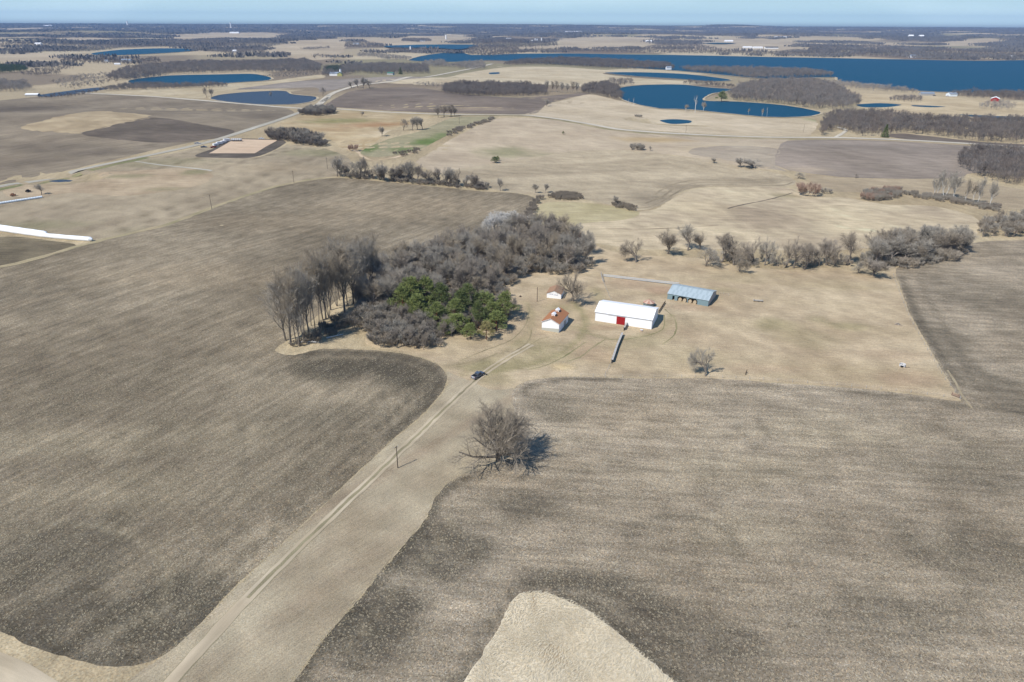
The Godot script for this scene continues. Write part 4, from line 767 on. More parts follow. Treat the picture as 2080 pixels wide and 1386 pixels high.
	# valley in the middle
	field("marsh_meadow", "ochre and olive wet meadow in the valley behind the hedgerow", [-276.5, -905.8, -276.7, -1000, -251.7, -1040.7, -181.6, -1007.2, -106.3, -952, -110.6, -879.1, -133.7, -795.4, -141.7, -717.8, -146.2, -676.9, -154.2, -670.1, -171.2, -692.4, -196.5, -746.4, -242.4, -807.4, -275.6, -824.3], 8.0, 0.9, {"mat": "grass", "c": c8(206, 186, 150), "c2": c8(184, 162, 124), "f": 1.2, "tile": 40.0, "rows": 0.06, "rf": 2.5, "rk": 0.5, "c3": c8(166, 136, 96), "pal": [c8(136, 134, 84), c8(170, 130, 92), c8(222, 206, 176)], "blobs": [[-210.3, -889.3, 36.8, 27.9, 0, 0.7], [-164.9, -843.7, 36, 25, 1, 0.7], [-241.6, -868.3, 23.1, 14.6, 0, 0.5], [-128.5, -762.9, 26.9, 22.4, 2, 0.7], [-203.5, -809.2, 23, 21.3, 1, 0.3]]}, 2.5, "marsh")
	field("winter_wheat", "curving field with green winter wheat along its lower edge", [-143.6, -659.5, -144.6, -693.6, -129.3, -734.5, -102.3, -766.2, -89.2, -847.6, -70.2, -908.4, -32.3, -900.7, -20.6, -877.7, -47.4, -836.4, -68.4, -756.2, -81.3, -717.3, -92.5, -685.8, -107.3, -656.1, -127.8, -642], 6.0, 1.1, {"mat": "grass", "c": c8(176, 166, 134), "c2": c8(160, 152, 120), "f": 1.0, "tile": 40.0, "rows": 0.35, "rk": 0.4, "c3": c8(146, 138, 108), "pal": [c8(104, 124, 68)], "blobs": [[-140.7, -685.8, 7.6, 21.4, 0, 0.9], [-86.5, -719.3, 20.1, 14.5, 0, 0.9], [-106.5, -682.6, 14.3, 15, 0, 0.7], [-73.9, -746.6, 10.4, 13.5, 0, 0.6]]}, 1.5)
	field("tilled_field", "light ribbed tilled field in front of the yellow farm buildings", [-356, -1336, -390, -1429, -460, -1405, -527, -1380, -497, -1524, -441, -1624, -338, -1658, -213, -1735, -188, -1614, -252, -1542, -316, -1494, -337, -1410], 14.0, 1, {"mat": "soil", "c": c8(172, 160, 146), "c2": c8(150, 140, 128), "c3": c8(132, 122, 112), "f": 0.4, "rows": 0.05, "rf": 1.2, "rk": 0.8, "tile": 60.0}, 4.0)
	field("dry_meadow", "pale grass slope between the two left ponds", [-747, -1327, -674, -1394, -609, -1467, -535, -1576, -506, -1697, -476, -1801, -439, -1701, -497, -1524, -531, -1390, -550, -1297, -522, -1209, -631, -1247, -722, -1289], 12.0, 0.9, {"mat": "grass", "c": c8(206, 190, 158), "c2": c8(190, 172, 138), "f": 0.8, "tile": 60.0}, 4.0, "meadow")
	field("dry_meadow", "pale rolling grass hills above the long wood", [-293, -1536, -188, -1614, -107, -1942, -4, -2179, 128, -2190, 245, -2053, 328, -1972, 235, -1905, 291, -1746, 378, -1657, 434, -1575, 374, -1545, 269, -1540, 196, -1462, 138, -1483, 70, -1527, -45, -1571, -144, -1498, -204, -1492], 16.0, 0.9, {"mat": "grass", "c": c8(216, 200, 168), "c2": c8(198, 180, 148), "f": 0.5, "tile": 60.0, "rows": 0.05, "rf": 1.0, "rk": 0.4, "c3": c8(180, 164, 136)}, 5.0, "meadow")
	field("dry_meadow", "pale grass hill between the gravel road and the round pond", [15.5, -935.1, 51.1, -1099.2, 90, -1218, 141, -1311, 167, -1239, 194.3, -1145.3, 220.2, -1076.9, 260.4, -1059.2, 305.3, -1012.4, 348.3, -974.8, 402.8, -976.7, 399.5, -935.1, 338.4, -811.8, 289.5, -801.6, 199.8, -801.6, 116.5, -806.8, 47.6, -884.7], 9.0, 1, {"mat": "grass", "c": c8(216, 198, 168), "c2": c8(198, 180, 150), "f": 0.8, "tile": 60.0, "pal": [c8(140, 146, 100), c8(226, 210, 178)], "blobs": [[405.4, -966.1, 10.8, 32.2, 0, 0.7], [206.5, -909.3, 38.1, 47, 1, 0.5]]}, 3.0, "meadow")
	field("dry_meadow", "pale marshy grass flat behind the big right wood", [598, -1403, 623, -1394, 689, -1336, 760, -1302, 853, -1203, 1091, -1091, 895, -886, 684.4, -954.8, 622.8, -995.4, 578.6, -1028.2, 542.1, -1069.9, 538, -1116, 599, -1259], 12.0, 0.9, {"mat": "grass", "c": c8(214, 194, 158), "c2": c8(192, 172, 138), "f": 0.8, "tile": 60.0}, 3.0, "meadow")
	for f in [["flat tan fields beyond the far left ponds", [-1962, -2824, -1973, -3018, -1750, -2847, -1447, -2345, -1430, -2172, -1665, -2389]], ["pale field beyond the upper left wood", [-3132, -5099, -3037, -5276, -2723, -5138, -2439, -4540, -2458, -4164, -2680, -4387]], ["wide pale fields on the upper left horizon", [-2935, -6437, -3210, -7968, -2521, -7627, -2082, -6984, -1755, -5510, -2208, -5844, -2182, -5142, -2218, -4845]], ["pale field rising right of the upper left wood", [-1271, -3853, -1303, -4259, -1415, -5461, -1287, -5694, -829, -3646, -653, -2700, -684, -2546, -828, -2684, -1028, -3126]], ["pale fields above the hidden lake arm", [-1333, -5901, -897, -5607, -782, -7300, -400, -7351, -290, -5317, -411, -4361, -689, -4118, -900, -4351]], ["pale field behind the far shore wood", [302, -5926, 633, -6105, 998, -6126, 1205, -5948, 684, -4178, 360, -3958, 44, -3836, 48, -4191, 292, -4529]], ["pale fields around the far white farm", [1085, -4590, 1639, -6106, 1892, -6012, 2101, -5713, 1581, -4134, 1248, -3635, 1089, -3755, 902, -3804]], ["thin pale fields on the far right shore", [2182, -4802, 2661, -5115, 2458, -4631, 1907, -4012]], ["pale field on the far right hillside", [3025, -5225, 3534, -5549, 3458, -5313, 2996, -4836, 2702, -4655]], ["long pale strip under the left horizon", [-5990, -8751, -5979, -9467, -5556, -9381, -5063, -7839, -5158, -7524]]]:
		field("pale_field", f[0], f[1], 45.0, 1, {"mat": "grass", "c": c8(204, 186, 156), "c2": c8(184, 166, 138), "f": 0.15, "tile": 80.0}, 12.0)
	# roads
	var gr := {"mat": "gravel", "c": c8(220, 210, 190), "c2": c8(208, 197, 176), "f": 1.0, "tile": 20.0, "g": 0.1}
	var gl := {"mat": "gravel", "c": c8(200, 193, 176), "c2": c8(186, 178, 160), "f": 1.0, "tile": 20.0, "g": 0.1}
	var ditch := {"mat": "grass", "c": c8(150, 146, 108), "c2": c8(190, 174, 138), "f": 2.5, "tile": 30.0}
	var r1 := road("gravel_road", "pale gravel road crossing the valley to the right", [-289.5, -1048.3, -253.4, -1047.9, -108.1, -969, -26.9, -928.1, 11.4, -920.8, 47.2, -876.7, 115.6, -799.5, 158.4, -789.8, 196.8, -788.8, 285.2, -788.8, 364.9, -794.5, 425.6, -783, 483.3, -760.4, 535.8, -735.8, 681.1, -660.8], 9.5, 9.5, 4, gr, 10.0, 0.05)
	trail(r1, "road_ditch", [-250.1, -1033.5, -105.4, -943.7, 11.2, -899.9, 46.5, -863.2, 114.2, -789.3, 194, -776.8, 280.8, -775.9, 359.7, -782.4], 5.0, 2.0, ditch, 8.0, 0.4)
	var r2 := road("gravel_road", "grey gravel road slanting past the gravel pad", [-414.9, -387.3, -410.9, -474.3, -391.4, -521.9, -355.9, -594.7, -325.4, -668, -301.9, -756.5, -288.6, -865.6, -294.8, -979.6, -303.7, -1101.7, -315, -1235], 8.0, 8.0, 4, gl, 10.0, 0.05)
	trail(r2, "road_ditch", [-402.8, -464, -384.6, -511.9, -349.8, -583.8, -330.7, -630.5], 7.0, 2.0, {"mat": "grass", "c": c8(128, 132, 92), "c2": c8(160, 150, 112), "f": 2.0, "tile": 30.0}, 8.0, 0.4)
	road("gravel_road", "gravel road curving up past the yellow farm buildings", [-289.5, -1048.3, -310, -1170, -325, -1289, -327, -1368, -312, -1478, -251, -1535, -202, -1737, -153, -1939, -113, -2097, -66, -2340], 10.0, 12.0, 4, gr, 12.0, 0.05)
	road("gravel_road", "straight gravel road along the top of the dark left field", [-779, -1296, -627, -1239, -487, -1162, -359.6, -1087.2, -306.3, -1056.7, -289.5, -1048.3], 10.0, 10.0, 4, gr, 12.0, 0.05)
	road("field_track", "narrow track across the marsh below the left road", [-332.2, -611.2, -297.8, -588.9, -266.4, -574.3, -246.2, -564.7], 3.0, 3.0, 3, gl, 6.0, 0.3, "track")
	road("farm_drive", "short gravel drive into the wooded farmstead", [365.4, -798.4, 387.7, -831.2, 404.4, -861.2, 405.1, -887.8], 4.0, 5.0, 4, gr, 5.0, 0.2, "drive")
	road("field_fence_row", "grassy unploughed strip between the hay field and the stubble field", [-263.3, -314.5, -245.3, -331.5, -234.8, -352.3, -226.2, -368.1, -209, -398.3, -197.5, -467.6, -179.2, -517.2, -153.1, -546.4, -134.9, -552.2, -94.2, -543.9, -22.9, -517.9], 4.5, 3.5, 2.2, {"mat": "grass", "c": c8(196, 178, 144), "c2": c8(160, 150, 116), "f": 3.0, "tile": 24.0}, 5.0, 0.4, "verge")
	road("creek", "dark winding creek bed in the rough grassland", [146.1, -458.9, 156.7, -469.6, 170.6, -480.7, 184.8, -491.6, 200.5, -505.4, 211.6, -515.6], 1.6, 1.2, 2.0, {"mat": "soil", "c": c8(96, 90, 82), "c2": c8(140, 126, 106), "f": 6.0, "tile": 20.0}, 4.0, 0.6, "creek")
	road("creek", "pale dry creek bed in the valley", [-165.1, -687, -149.6, -670.7, -139.2, -642.7, -124.4, -623.9, -109.7, -642.3, -92.2, -683.3], 3.0, 5.0, 2.0, {"mat": "straw", "c": c8(222, 200, 168), "c2": c8(200, 176, 142), "f": 3.0, "tile": 20.0}, 6.0, 0.5, "creek")
	road("rushes_ditch", "trampled boggy line of dark tussocks", [57.4, -411.4, 78.1, -408.2, 108.6, -410.4, 127.6, -413.7], 2.0, 1.5, 2.0, {"mat": "grass", "c": c8(150, 134, 112), "c2": c8(206, 188, 156), "f": 8.0, "tile": 10.0}, 4.0, 0.7, "ditch")
	# lakes
	lake("big_lake", "wide deep blue lake across the right background", [-360, -2540, -357, -2901, -304, -3208, -236, -3331, -166, -3015, -67, -3076, 16, -3163, 230, -3213, 435, -3156, 734, -3086, 1016, -2950, 1254, -2864, 1488, -2765, 1635, -2702, 1719, -2691, 1912, -2765, 2903, -2797, 1415, -1251, 965, -1369, 811, -1393, 753, -1467, 745, -1678, 790, -1794, 605, -1732, 476, -1982, 368, -2132, 237, -2251, 92, -2383, -4, -2503, -90, -2565, -184, -2454, -266, -2447], 40.0, "water", 7.0)
	lake("pond", "blue pond hugging the bare wooded peninsula", [204, -1428, 265, -1520, 353, -1544, 397, -1472, 436, -1428, 365, -1331, 321, -1205, 373, -1191, 422, -1147, 445.4, -1085.6, 447.4, -1041.4, 409.4, -993.4, 352, -985.8, 308.7, -1024.2, 263.5, -1072.1, 221.5, -1083.6, 195.5, -1152.8, 185, -1232], 10.0, "water", 4.0)
	lake("pond", "long narrow blue pond on the pale hills", [240, -1925, 325, -1951, 431, -1898, 487, -1775, 498, -1664, 440, -1639, 380, -1719, 300, -1798], 12.0, "water", 4.0)
	lake("pond", "tiny dark pond in the pale grass hill", [194.3, -943.3, 215.4, -956.9, 235, -944.7, 227.8, -919.6, 203.4, -909.2], 5.0, "water", 0.0)
	lake("pond", "small blue pond behind the big right wood", [552, -1153, 602, -1177, 624, -1156, 581, -1118, 545, -1117], 8.0, "water", 0.0)
	lake("pond", "thin sliver of water in the right marsh", [635, -1149, 663, -1142, 680, -1129, 651, -1121, 631, -1134], 8.0, "water", 0.0)
	lake("pond", "dark narrow water behind the right-hand wood", [640, -1025, 679, -1009, 714, -999, 834, -960, 808, -929, 691.6, -965.4, 650.8, -985.4], 8.0, "water", 0.0)
	lake("pond", "round grey-blue pond beside the straight gravel road", [-504, -1201, -514, -1271, -489, -1325, -445, -1357, -422, -1343, -394, -1286, -341, -1243, -327, -1177, -340.2, -1123.4, -383.5, -1114.5, -450, -1148], 10.0, "pond", 4.0)
	lake("pond", "long blue pond below the left woodland", [-837, -1587, -825, -1744, -728, -1794, -651, -1817, -564, -1694, -544, -1604, -588, -1545, -638, -1466, -724, -1437], 12.0, "water", 5.0)
	lake("pond", "pale blue pond beyond the left farmstead", [-1709, -2997, -1816, -3450, -1719, -3636, -1524, -3557, -1430, -3309, -1470, -2973, -1565, -2821], 25.0, "water", 5.0)
	lake("pond", "small far blue pond near the left edge", [-2317, -3526, -2342, -3670, -2302, -3707, -2222, -3583, -2225, -3465], 25.0, "water", 0.0)
	lake("lake_arm", "far arm of the lake behind the wooded island", [-690, -3998, -517, -4277, -229, -4297, -217, -3871, -263, -3516, -399, -3703, -603, -3746], 30.0, "water", 8.0)
	lake("pond", "grey slough along the far left trees", [-821, -1239, -821, -1324, -806, -1410, -774, -1389, -773, -1287, -786, -1223], 12.0, "pond", 0.0)
	lake("pond", "thin puddle in the left marsh", [-370.4, -547, -363.3, -552.8, -352.1, -549.2, -351.9, -543.6, -363.5, -543.4], 3.0, "pond", 0.0)
	lake("pond", "small blue pothole near the road on the pale hills", [-62, -1904, -39, -1926, -36, -1867, -55, -1847], 8.0, "water", 0.0)
	lake("pond", "far dark strip of water before the white farm", [1239, -4905, 1381, -5010, 1469, -4914, 1310, -4746], 30.0, "water", 0.0)

func woods() -> void:
	rng.seed = 77
	var G := c8(152, 144, 136); var GB := c8(138, 129, 121); var GP := c8(176, 168, 158)
	for w in [
		["bare grey wood beside the wooded farmstead on the right road", [353.1, -809.1, 411.6, -945.6, 463.6, -1024, 515.2, -1014.2, 563.4, -950.7, 667.1, -929.3, 862, -851, 741.2, -723.8, 554.5, -763.4, 508.7, -775.7, 480.4, -823, 457.2, -838.2, 429.7, -813.4, 396.1, -808, 397.2, -869.7], 6.0, 12.0, GB],
		["bare wooded peninsula between the round pond and the lake", [368, -1199, 383, -1284, 458, -1475, 568, -1624, 680, -1631, 647, -1450, 599, -1259, 552, -1145, 506, -1088, 455.6, -1092.7, 428, -1162], 7.0, 13.0, G],
		["bare trees on the lake point", [474, -2093, 580, -2124, 725, -2087, 813, -2027, 821, -1885, 790, -1811, 713, -1772, 605, -1732, 552, -1713, 542, -1886, 471, -1961], 9.0, 13.0, G],
		["bare trees along the near lake shore", [-34, -2230, 12, -2471, 191, -2664, 351, -2535, 488, -2299, 457, -2068, 346, -2083, 253, -2124, 133, -2270, 42, -2291], 9.0, 14.0, GB],
		["scattered bare shoreline trees above the pale hill", [646, -1534, 719, -1619, 753, -1467, 774, -1391, 752, -1349, 714, -1388, 657, -1474], 8.0, 10.0, GP],
		["bare trees behind the red-roofed shed by the lake", [789, -1312, 851, -1364, 938, -1329, 1228, -1235, 1152, -1155, 876, -1237, 819, -1268], 8.0, 12.0, GB],
		["bare wood along the far lake shore", [16, -3245, 18, -3688, 334, -3659, 618, -3767, 924, -4701, 1192, -5052, 1048, -3611, 1160, -3374, 1451, -3660, 1910, -4756, 2284, -4815, 2309, -4065, 2337, -3391, 3025, -3354, 2652, -2934, 2015, -2916, 1721, -2846, 1568, -2916, 1346, -3076, 1083, -3148, 765, -3218, 349, -3340], 20.0, 12.0, GB],
		["oval bare wood below the pale hills", [-126, -1301, -136, -1442, -114, -1501, -43, -1491, 28, -1476, 63, -1409, 62, -1296, 15, -1254, -34.3, -1193.8, -82, -1178.2], 6.0, 12.0, GB],
		["bare wood at the left end of the round pond", [126, -1329, 136, -1436, 195, -1536, 207, -1428, 184, -1223, 175, -1206, 156, -1274], 6.0, 12.0, GB],
		["bare brush between the pale hills and the round pond", [195, -1536, 220, -1648, 265, -1651, 256, -1539, 219, -1487], 8.0, 9.0, G],
		["leafless reed trees along the neck of the round pond", [361, -1558, 393, -1629, 431, -1602, 457, -1499, 441, -1451, 406, -1509], 7.0, 7.0, GB],
		["bare wood around the yellow farm buildings", [-453, -1733, -513, -1998, -481, -2093, -392, -2228, -250, -2135, -213, -1855, -302, -1850, -332, -1810, -395, -1882, -416, -1805], 8.0, 14.0, G],
		["small bare wood beside the lake channel", [-267, -2159, -291, -2382, -233, -2450, -197, -2217, -100, -2398, -76, -2076, -112, -2027, -174, -2116], 9.0, 13.0, GP],
		["long bare wood above the left ponds", [-829, -1778, -818, -1678, -815, -1560, -901, -1612, -1024, -1899, -1069, -2148, -998, -2322, -867, -2303, -775, -2403, -699, -2476, -555, -2137, -500, -1894, -600, -1849, -686, -1882, -762, -1819], 9.0, 13.0, G],
		["bare trees lining the near bank of the long pond", [-764, -1326, -773, -1459, -747, -1485, -638, -1466, -594, -1480, -564, -1434, -646, -1374, -708, -1350], 6.0, 9.0, G],
		["bare willow scrub beside the grey slough", [-796, -1205, -783, -1231, -769, -1287, -765, -1336, -742, -1288, -742, -1233, -761, -1182], 7.0, 6.0, GB],
		["bare wood at the far left edge", [-1160, -1268, -1060, -1417, -1036, -1466, -988, -1469, -899, -1361, -894, -1310, -928, -1308, -1008, -1187], 8.0, 13.0, GP],
		["leafless scrub on the left marsh", [-880, -1406, -892, -1528, -890, -1643, -842, -1572, -818, -1432, -827, -1365], 14.0, 6.0, GB],
		["bare trees round the left farmstead", [-1412, -2287, -1589, -2610, -1444, -2477, -1361, -2556, -1206, -2304, -1254, -2494, -1238, -2568, -1103, -2313, -1165, -2194, -1293, -2239], 14.0, 11.0, GB],
		["bare wood beyond the pale blue pond", [-2082, -3220, -2266, -3500, -2405, -3854, -2262, -4054, -2325, -4436, -2218, -4845, -2207, -5458, -2079, -5700, -1350, -4515, -1275, -4166, -1263, -3791, -1035, -3072, -1039, -2876, -1243, -3102, -1439, -3370, -1573, -3689, -1795, -3798, -1913, -3638, -1785, -3149, -1891, -3081], 16.0, 12.0, G],
		["dark bare copse on the far left", [-1993, -2915, -2239, -3296, -2169, -3315, -1939, -2971, -1920, -2875], 12.0, 11.0, GB],
		["bare far wood on the left edge", [-2696, -3266, -2585, -3746, -2595, -3995, -2379, -3753, -2337, -3514, -2382, -3442, -2376, -2871], 18.0, 12.0, GB],
		["bare row of trees on the far left hills", [-3866, -5864, -3998, -6184, -3699, -6304, -2906, -5778, -2645, -5184, -3085, -5240, -3693, -5884], 22.0, 12.0, GB],
		["bare wooded islet in the lake channel", [-581, -3412, -613, -3814, -385, -3567, -258, -3452, -304, -3208, -444, -3138], 16.0, 11.0, GB],
		["bare trees on the near bank of the lake channel", [-592, -2789, -637, -3064, -540, -2976, -370, -2688, -360, -2540, -434, -2534, -519, -2754], 12.0, 11.0, GP],
		["bare trees around the far silos", [-220, -4011, -247, -4823, -164, -5841, 65, -5693, 276, -4780, 257, -4240, 19, -3832, 15, -3034, -99, -2838, -220, -3110, -220, -3588], 18.0, 13.0, GB],
		["bare copse in the pale upper fields", [-873, -3843, -975, -4327, -901, -4504, -719, -4169, -663, -3807], 16.0, 12.0, GB],
		["bare tree clump in the far pale fields", [-740, -4902, -811, -5522, -633, -5555, -534, -4911, -579, -4551], 14.0, 12.0, GB],
		["grey scrub trees between the slough and the long wood", [-956, -1498, -1029, -1731, -987, -1804, -866, -1644, -844, -1479, -849, -1385], 13.0, 8.0, GP],
		["low grey scrub below the left farmstead", [-1270, -1923, -1301, -2080, -1275, -2132, -1182, -1972, -1184, -1867], 11.0, 7.0, G],
		["low brush at the right end of the long pond", [-590, -1708, -594, -1830, -512, -1894, -473, -1801, -506, -1697], 9.0, 5.0, G],
		["bare tree belt beside the left evergreen wood", [-1186, -1755, -1270, -1944, -1148, -1870, -1095, -1761, -1110, -1692], 11.0, 8.0, GB],
		["small bare clump on the pale left slope", [-942, -2933, -1017, -3182, -929, -3084, -855, -2850], 10.0, 9.0, GB],
		["thin bare clumps on the far pale slope", [-1029, -3552, -1052, -3752, -961, -3893, -911, -3704, -957, -3495], 14.0, 9.0, G],
		["bare hedge line on the far pale slope", [-773, -2814, -790, -2949, -718, -2909, -677, -2739], 12.0, 8.0, G],
		["leafless hedge beside the curving gravel road", [-205, -1484, -202, -1514, -154, -1497, -102, -1475, -102, -1444, -160, -1450], 7.0, 6.0, GP],
		["leafless brush patch below the lakeside houses", [631, -1210, 660, -1261, 705, -1281, 699, -1229, 676, -1196], 6.0, 8.0, G],
		["leafless brush at the right edge below the red shed", [709, -1095, 761, -1168, 800, -1185, 786, -1125, 749, -1076], 8.0, 9.0, GP]]:
		wood("bare_wood", w[1] if w[1] is PackedVector2Array else pts(w[1]), w[2], w[3], w[0], w[4])
	wood("evergreen_wood", pts([-1392, -1778, -1462, -1974, -1447, -2069, -1364, -2027, -1259, -1903, -1232, -1825, -1254, -1787]), 8.0, 13.0, "dark green evergreen wood at the left edge", c8(92, 108, 78))
	wood("evergreen_wood", pts([-459, -1802, -503, -1999, -474, -2001, -432, -1822]), 6.0, 15.0, "dark evergreens behind the yellow farm buildings", c8(76, 96, 72))
	# the far country: woods that only read as dark bands
	rng.seed = 501
	var clump := Buf.new()
	for i in 70:
		var x := rng.randf_range(-60, 60); var z := rng.randf_range(-18, 18); var y := rng.randf_range(0, 5.0); var tall := rng.randf_range(4.0, 9.0); var w := rng.randf_range(2.0, 4.5)
		var a := rng.randf() * PI
		var o := Vector3(cos(a), 0, sin(a)) * w
		clump.quad(Vector3(x, y, z) - o, Vector3(x, y + tall, z) - o * 0.55, Vector3(x, y + tall, z) + o * 0.55, Vector3(x, y, z) + o)
	var cm := clump.mesh()
	var open := []
	for l in [[-709, -4172, -519, -4340, -234, -4387, -213, -3800, -392, -3635, -616, -3675], [-4, -2503, -68, -3127, 439, -3183, 1032, -2997, 1499, -2785, 1926, -2786, 2946, -2839, 1573, -1398, 965, -1369, 457, -1900], [-2935, -6437, -3210, -7968, -2521, -7627, -2082, -6984, -1755, -5510, -2208, -5844, -2182, -5142, -2218, -4845], [-1271, -3853, -1303, -4259, -1415, -5461, -1287, -5694, -829, -3646, -653, -2700, -684, -2546, -828, -2684, -1028, -3126], [-1333, -5901, -897, -5607, -782, -7300, -400, -7351, -290, -5317, -411, -4361, -689, -4118, -900, -4351], [302, -5926, 633, -6105, 998, -6126, 1205, -5948, 684, -4178, 360, -3958, 44, -3836, 48, -4191, 292, -4529], [1085, -4590, 1639, -6106, 1892, -6012, 2101, -5713, 1581, -4134, 1248, -3635, 1089, -3755, 902, -3804], [2182, -4802, 2661, -5115, 2458, -4631, 1907, -4012], [3025, -5225, 3534, -5549, 3458, -5313, 2996, -4836, 2702, -4655], [-5990, -8751, -5979, -9467, -5556, -9381, -5063, -7839, -5158, -7524], [-1962, -2824, -1973, -3018, -1750, -2847, -1447, -2345, -1430, -2172, -1665, -2389], [-1709, -2997, -1848, -3512, -1734, -3668, -1524, -3557, -1430, -3309, -1470, -2973, -1565, -2821], [-3132, -5099, -3037, -5276, -2723, -5138, -2439, -4540, -2458, -4164, -2680, -4387]]: open.append(pts(l))
	var bands := [[2300.0, 4200.0], [4200.0, 6500.0], [6500.0, 9500.0], [9500.0, 15600.0]]
	var names := ["distant bare woods in dark bands beyond the lake", "bluish woods on the far plain", "hazy blue woods near the horizon", "faint wooded hills on the horizon"]
	for bi in 4:
		var spots := []
		var tries: int = [1300, 4200, 7500, 11000][bi]
		for i in tries:
			var d := sqrt(lerpf(bands[bi][0] * bands[bi][0], bands[bi][1] * bands[bi][1], rng.randf())); var a := deg_to_rad(rng.randf_range(-44, 44))
			var q := Vector2(sin(a) * d, -cos(a) * d)
			if patchy.get_noise_2d(q.x * 0.09, q.y * 0.16) < [0.16, 0.09, 0.03, 0.0][bi]: continue
			var hit := false
			for o in open:
				if Geometry2D.is_point_in_polygon(q, o):
					hit = true; break
			if not hit: spots.append(q)
		var mm := MultiMesh.new(); mm.transform_format = MultiMesh.TRANSFORM_3D; mm.use_colors = true; mm.mesh = cm; mm.instance_count = spots.size()
		for j in spots.size():
			var q: Vector2 = spots[j]; var s := rng.randf_range(0.8, 1.35); var w: float = rng.randf_range(0.7, 1.6) * [0.7, 1.0, 1.5, 2.2][bi]
			mm.set_instance_transform(j, Transform3D(Basis(Vector3.UP, rng.randf_range(-0.5, 0.5)).scaled(Vector3(w, s, w)), on(q.x, q.y)))
			var g := rng.randf_range(0.8, 1.15)
			mm.set_instance_color(j, Color(0.16 * g, 0.15 * g, 0.14 * g))
		var o := MultiMeshInstance3D.new(); o.name = numbered("distant_wood"); o.multimesh = mm; o.material_override = mats.wood_far; add_child(o); tag(o, names[bi], "woodland", "", "stuff")

const NTH := ["first", "second", "third", "fourth", "fifth", "sixth", "seventh", "eighth", "ninth", "tenth", "eleventh", "twelfth", "thirteenth", "fourteenth", "fifteenth", "sixteenth", "seventeenth", "eighteenth", "nineteenth", "twentieth", "twenty-first", "twenty-second", "twenty-third"]
func from_left(a: Array) -> Array:   # sorted by the bearing from the viewpoint, left to right
	var b := a.duplicate(); b.sort_custom(func(p, q): return p[0] / -p[1] < q[0] / -q[1])
	return b
func rows_of(a: Array, kinds: Array, label: String, group: String, twigs: Array, bark := "bark", grow := 1.3) -> void:
	var k := 0
	for t in from_left(a):
		plant("bare_tree", kinds[rng.randi() % kinds.size()], t[0], t[1], t[2] * (1.0 + (grow - 1.0) * 0.27), t[3] * grow, "%s, %s from the left" % [label, NTH[k]], "tree", group, twigs[rng.randi() % twigs.size()], bark); k += 1
func grove(poly: Array, gap: float, tall: float, wide: float, kinds: Array, label: String, group: String, twigs: Array, called := "bare_tree", bark := "bark", category := "tree") -> int:
	var n := 0
	for q in scatter(pts(poly), gap, 0.95):
		var s := rng.randf_range(0.75, 1.2)
		plant(called, kinds[rng.randi() % kinds.size()], q.x, q.y, tall * s, wide * s * rng.randf_range(0.85, 1.15), label, category, group, twigs[rng.randi() % twigs.size()], bark); n += 1
	return n
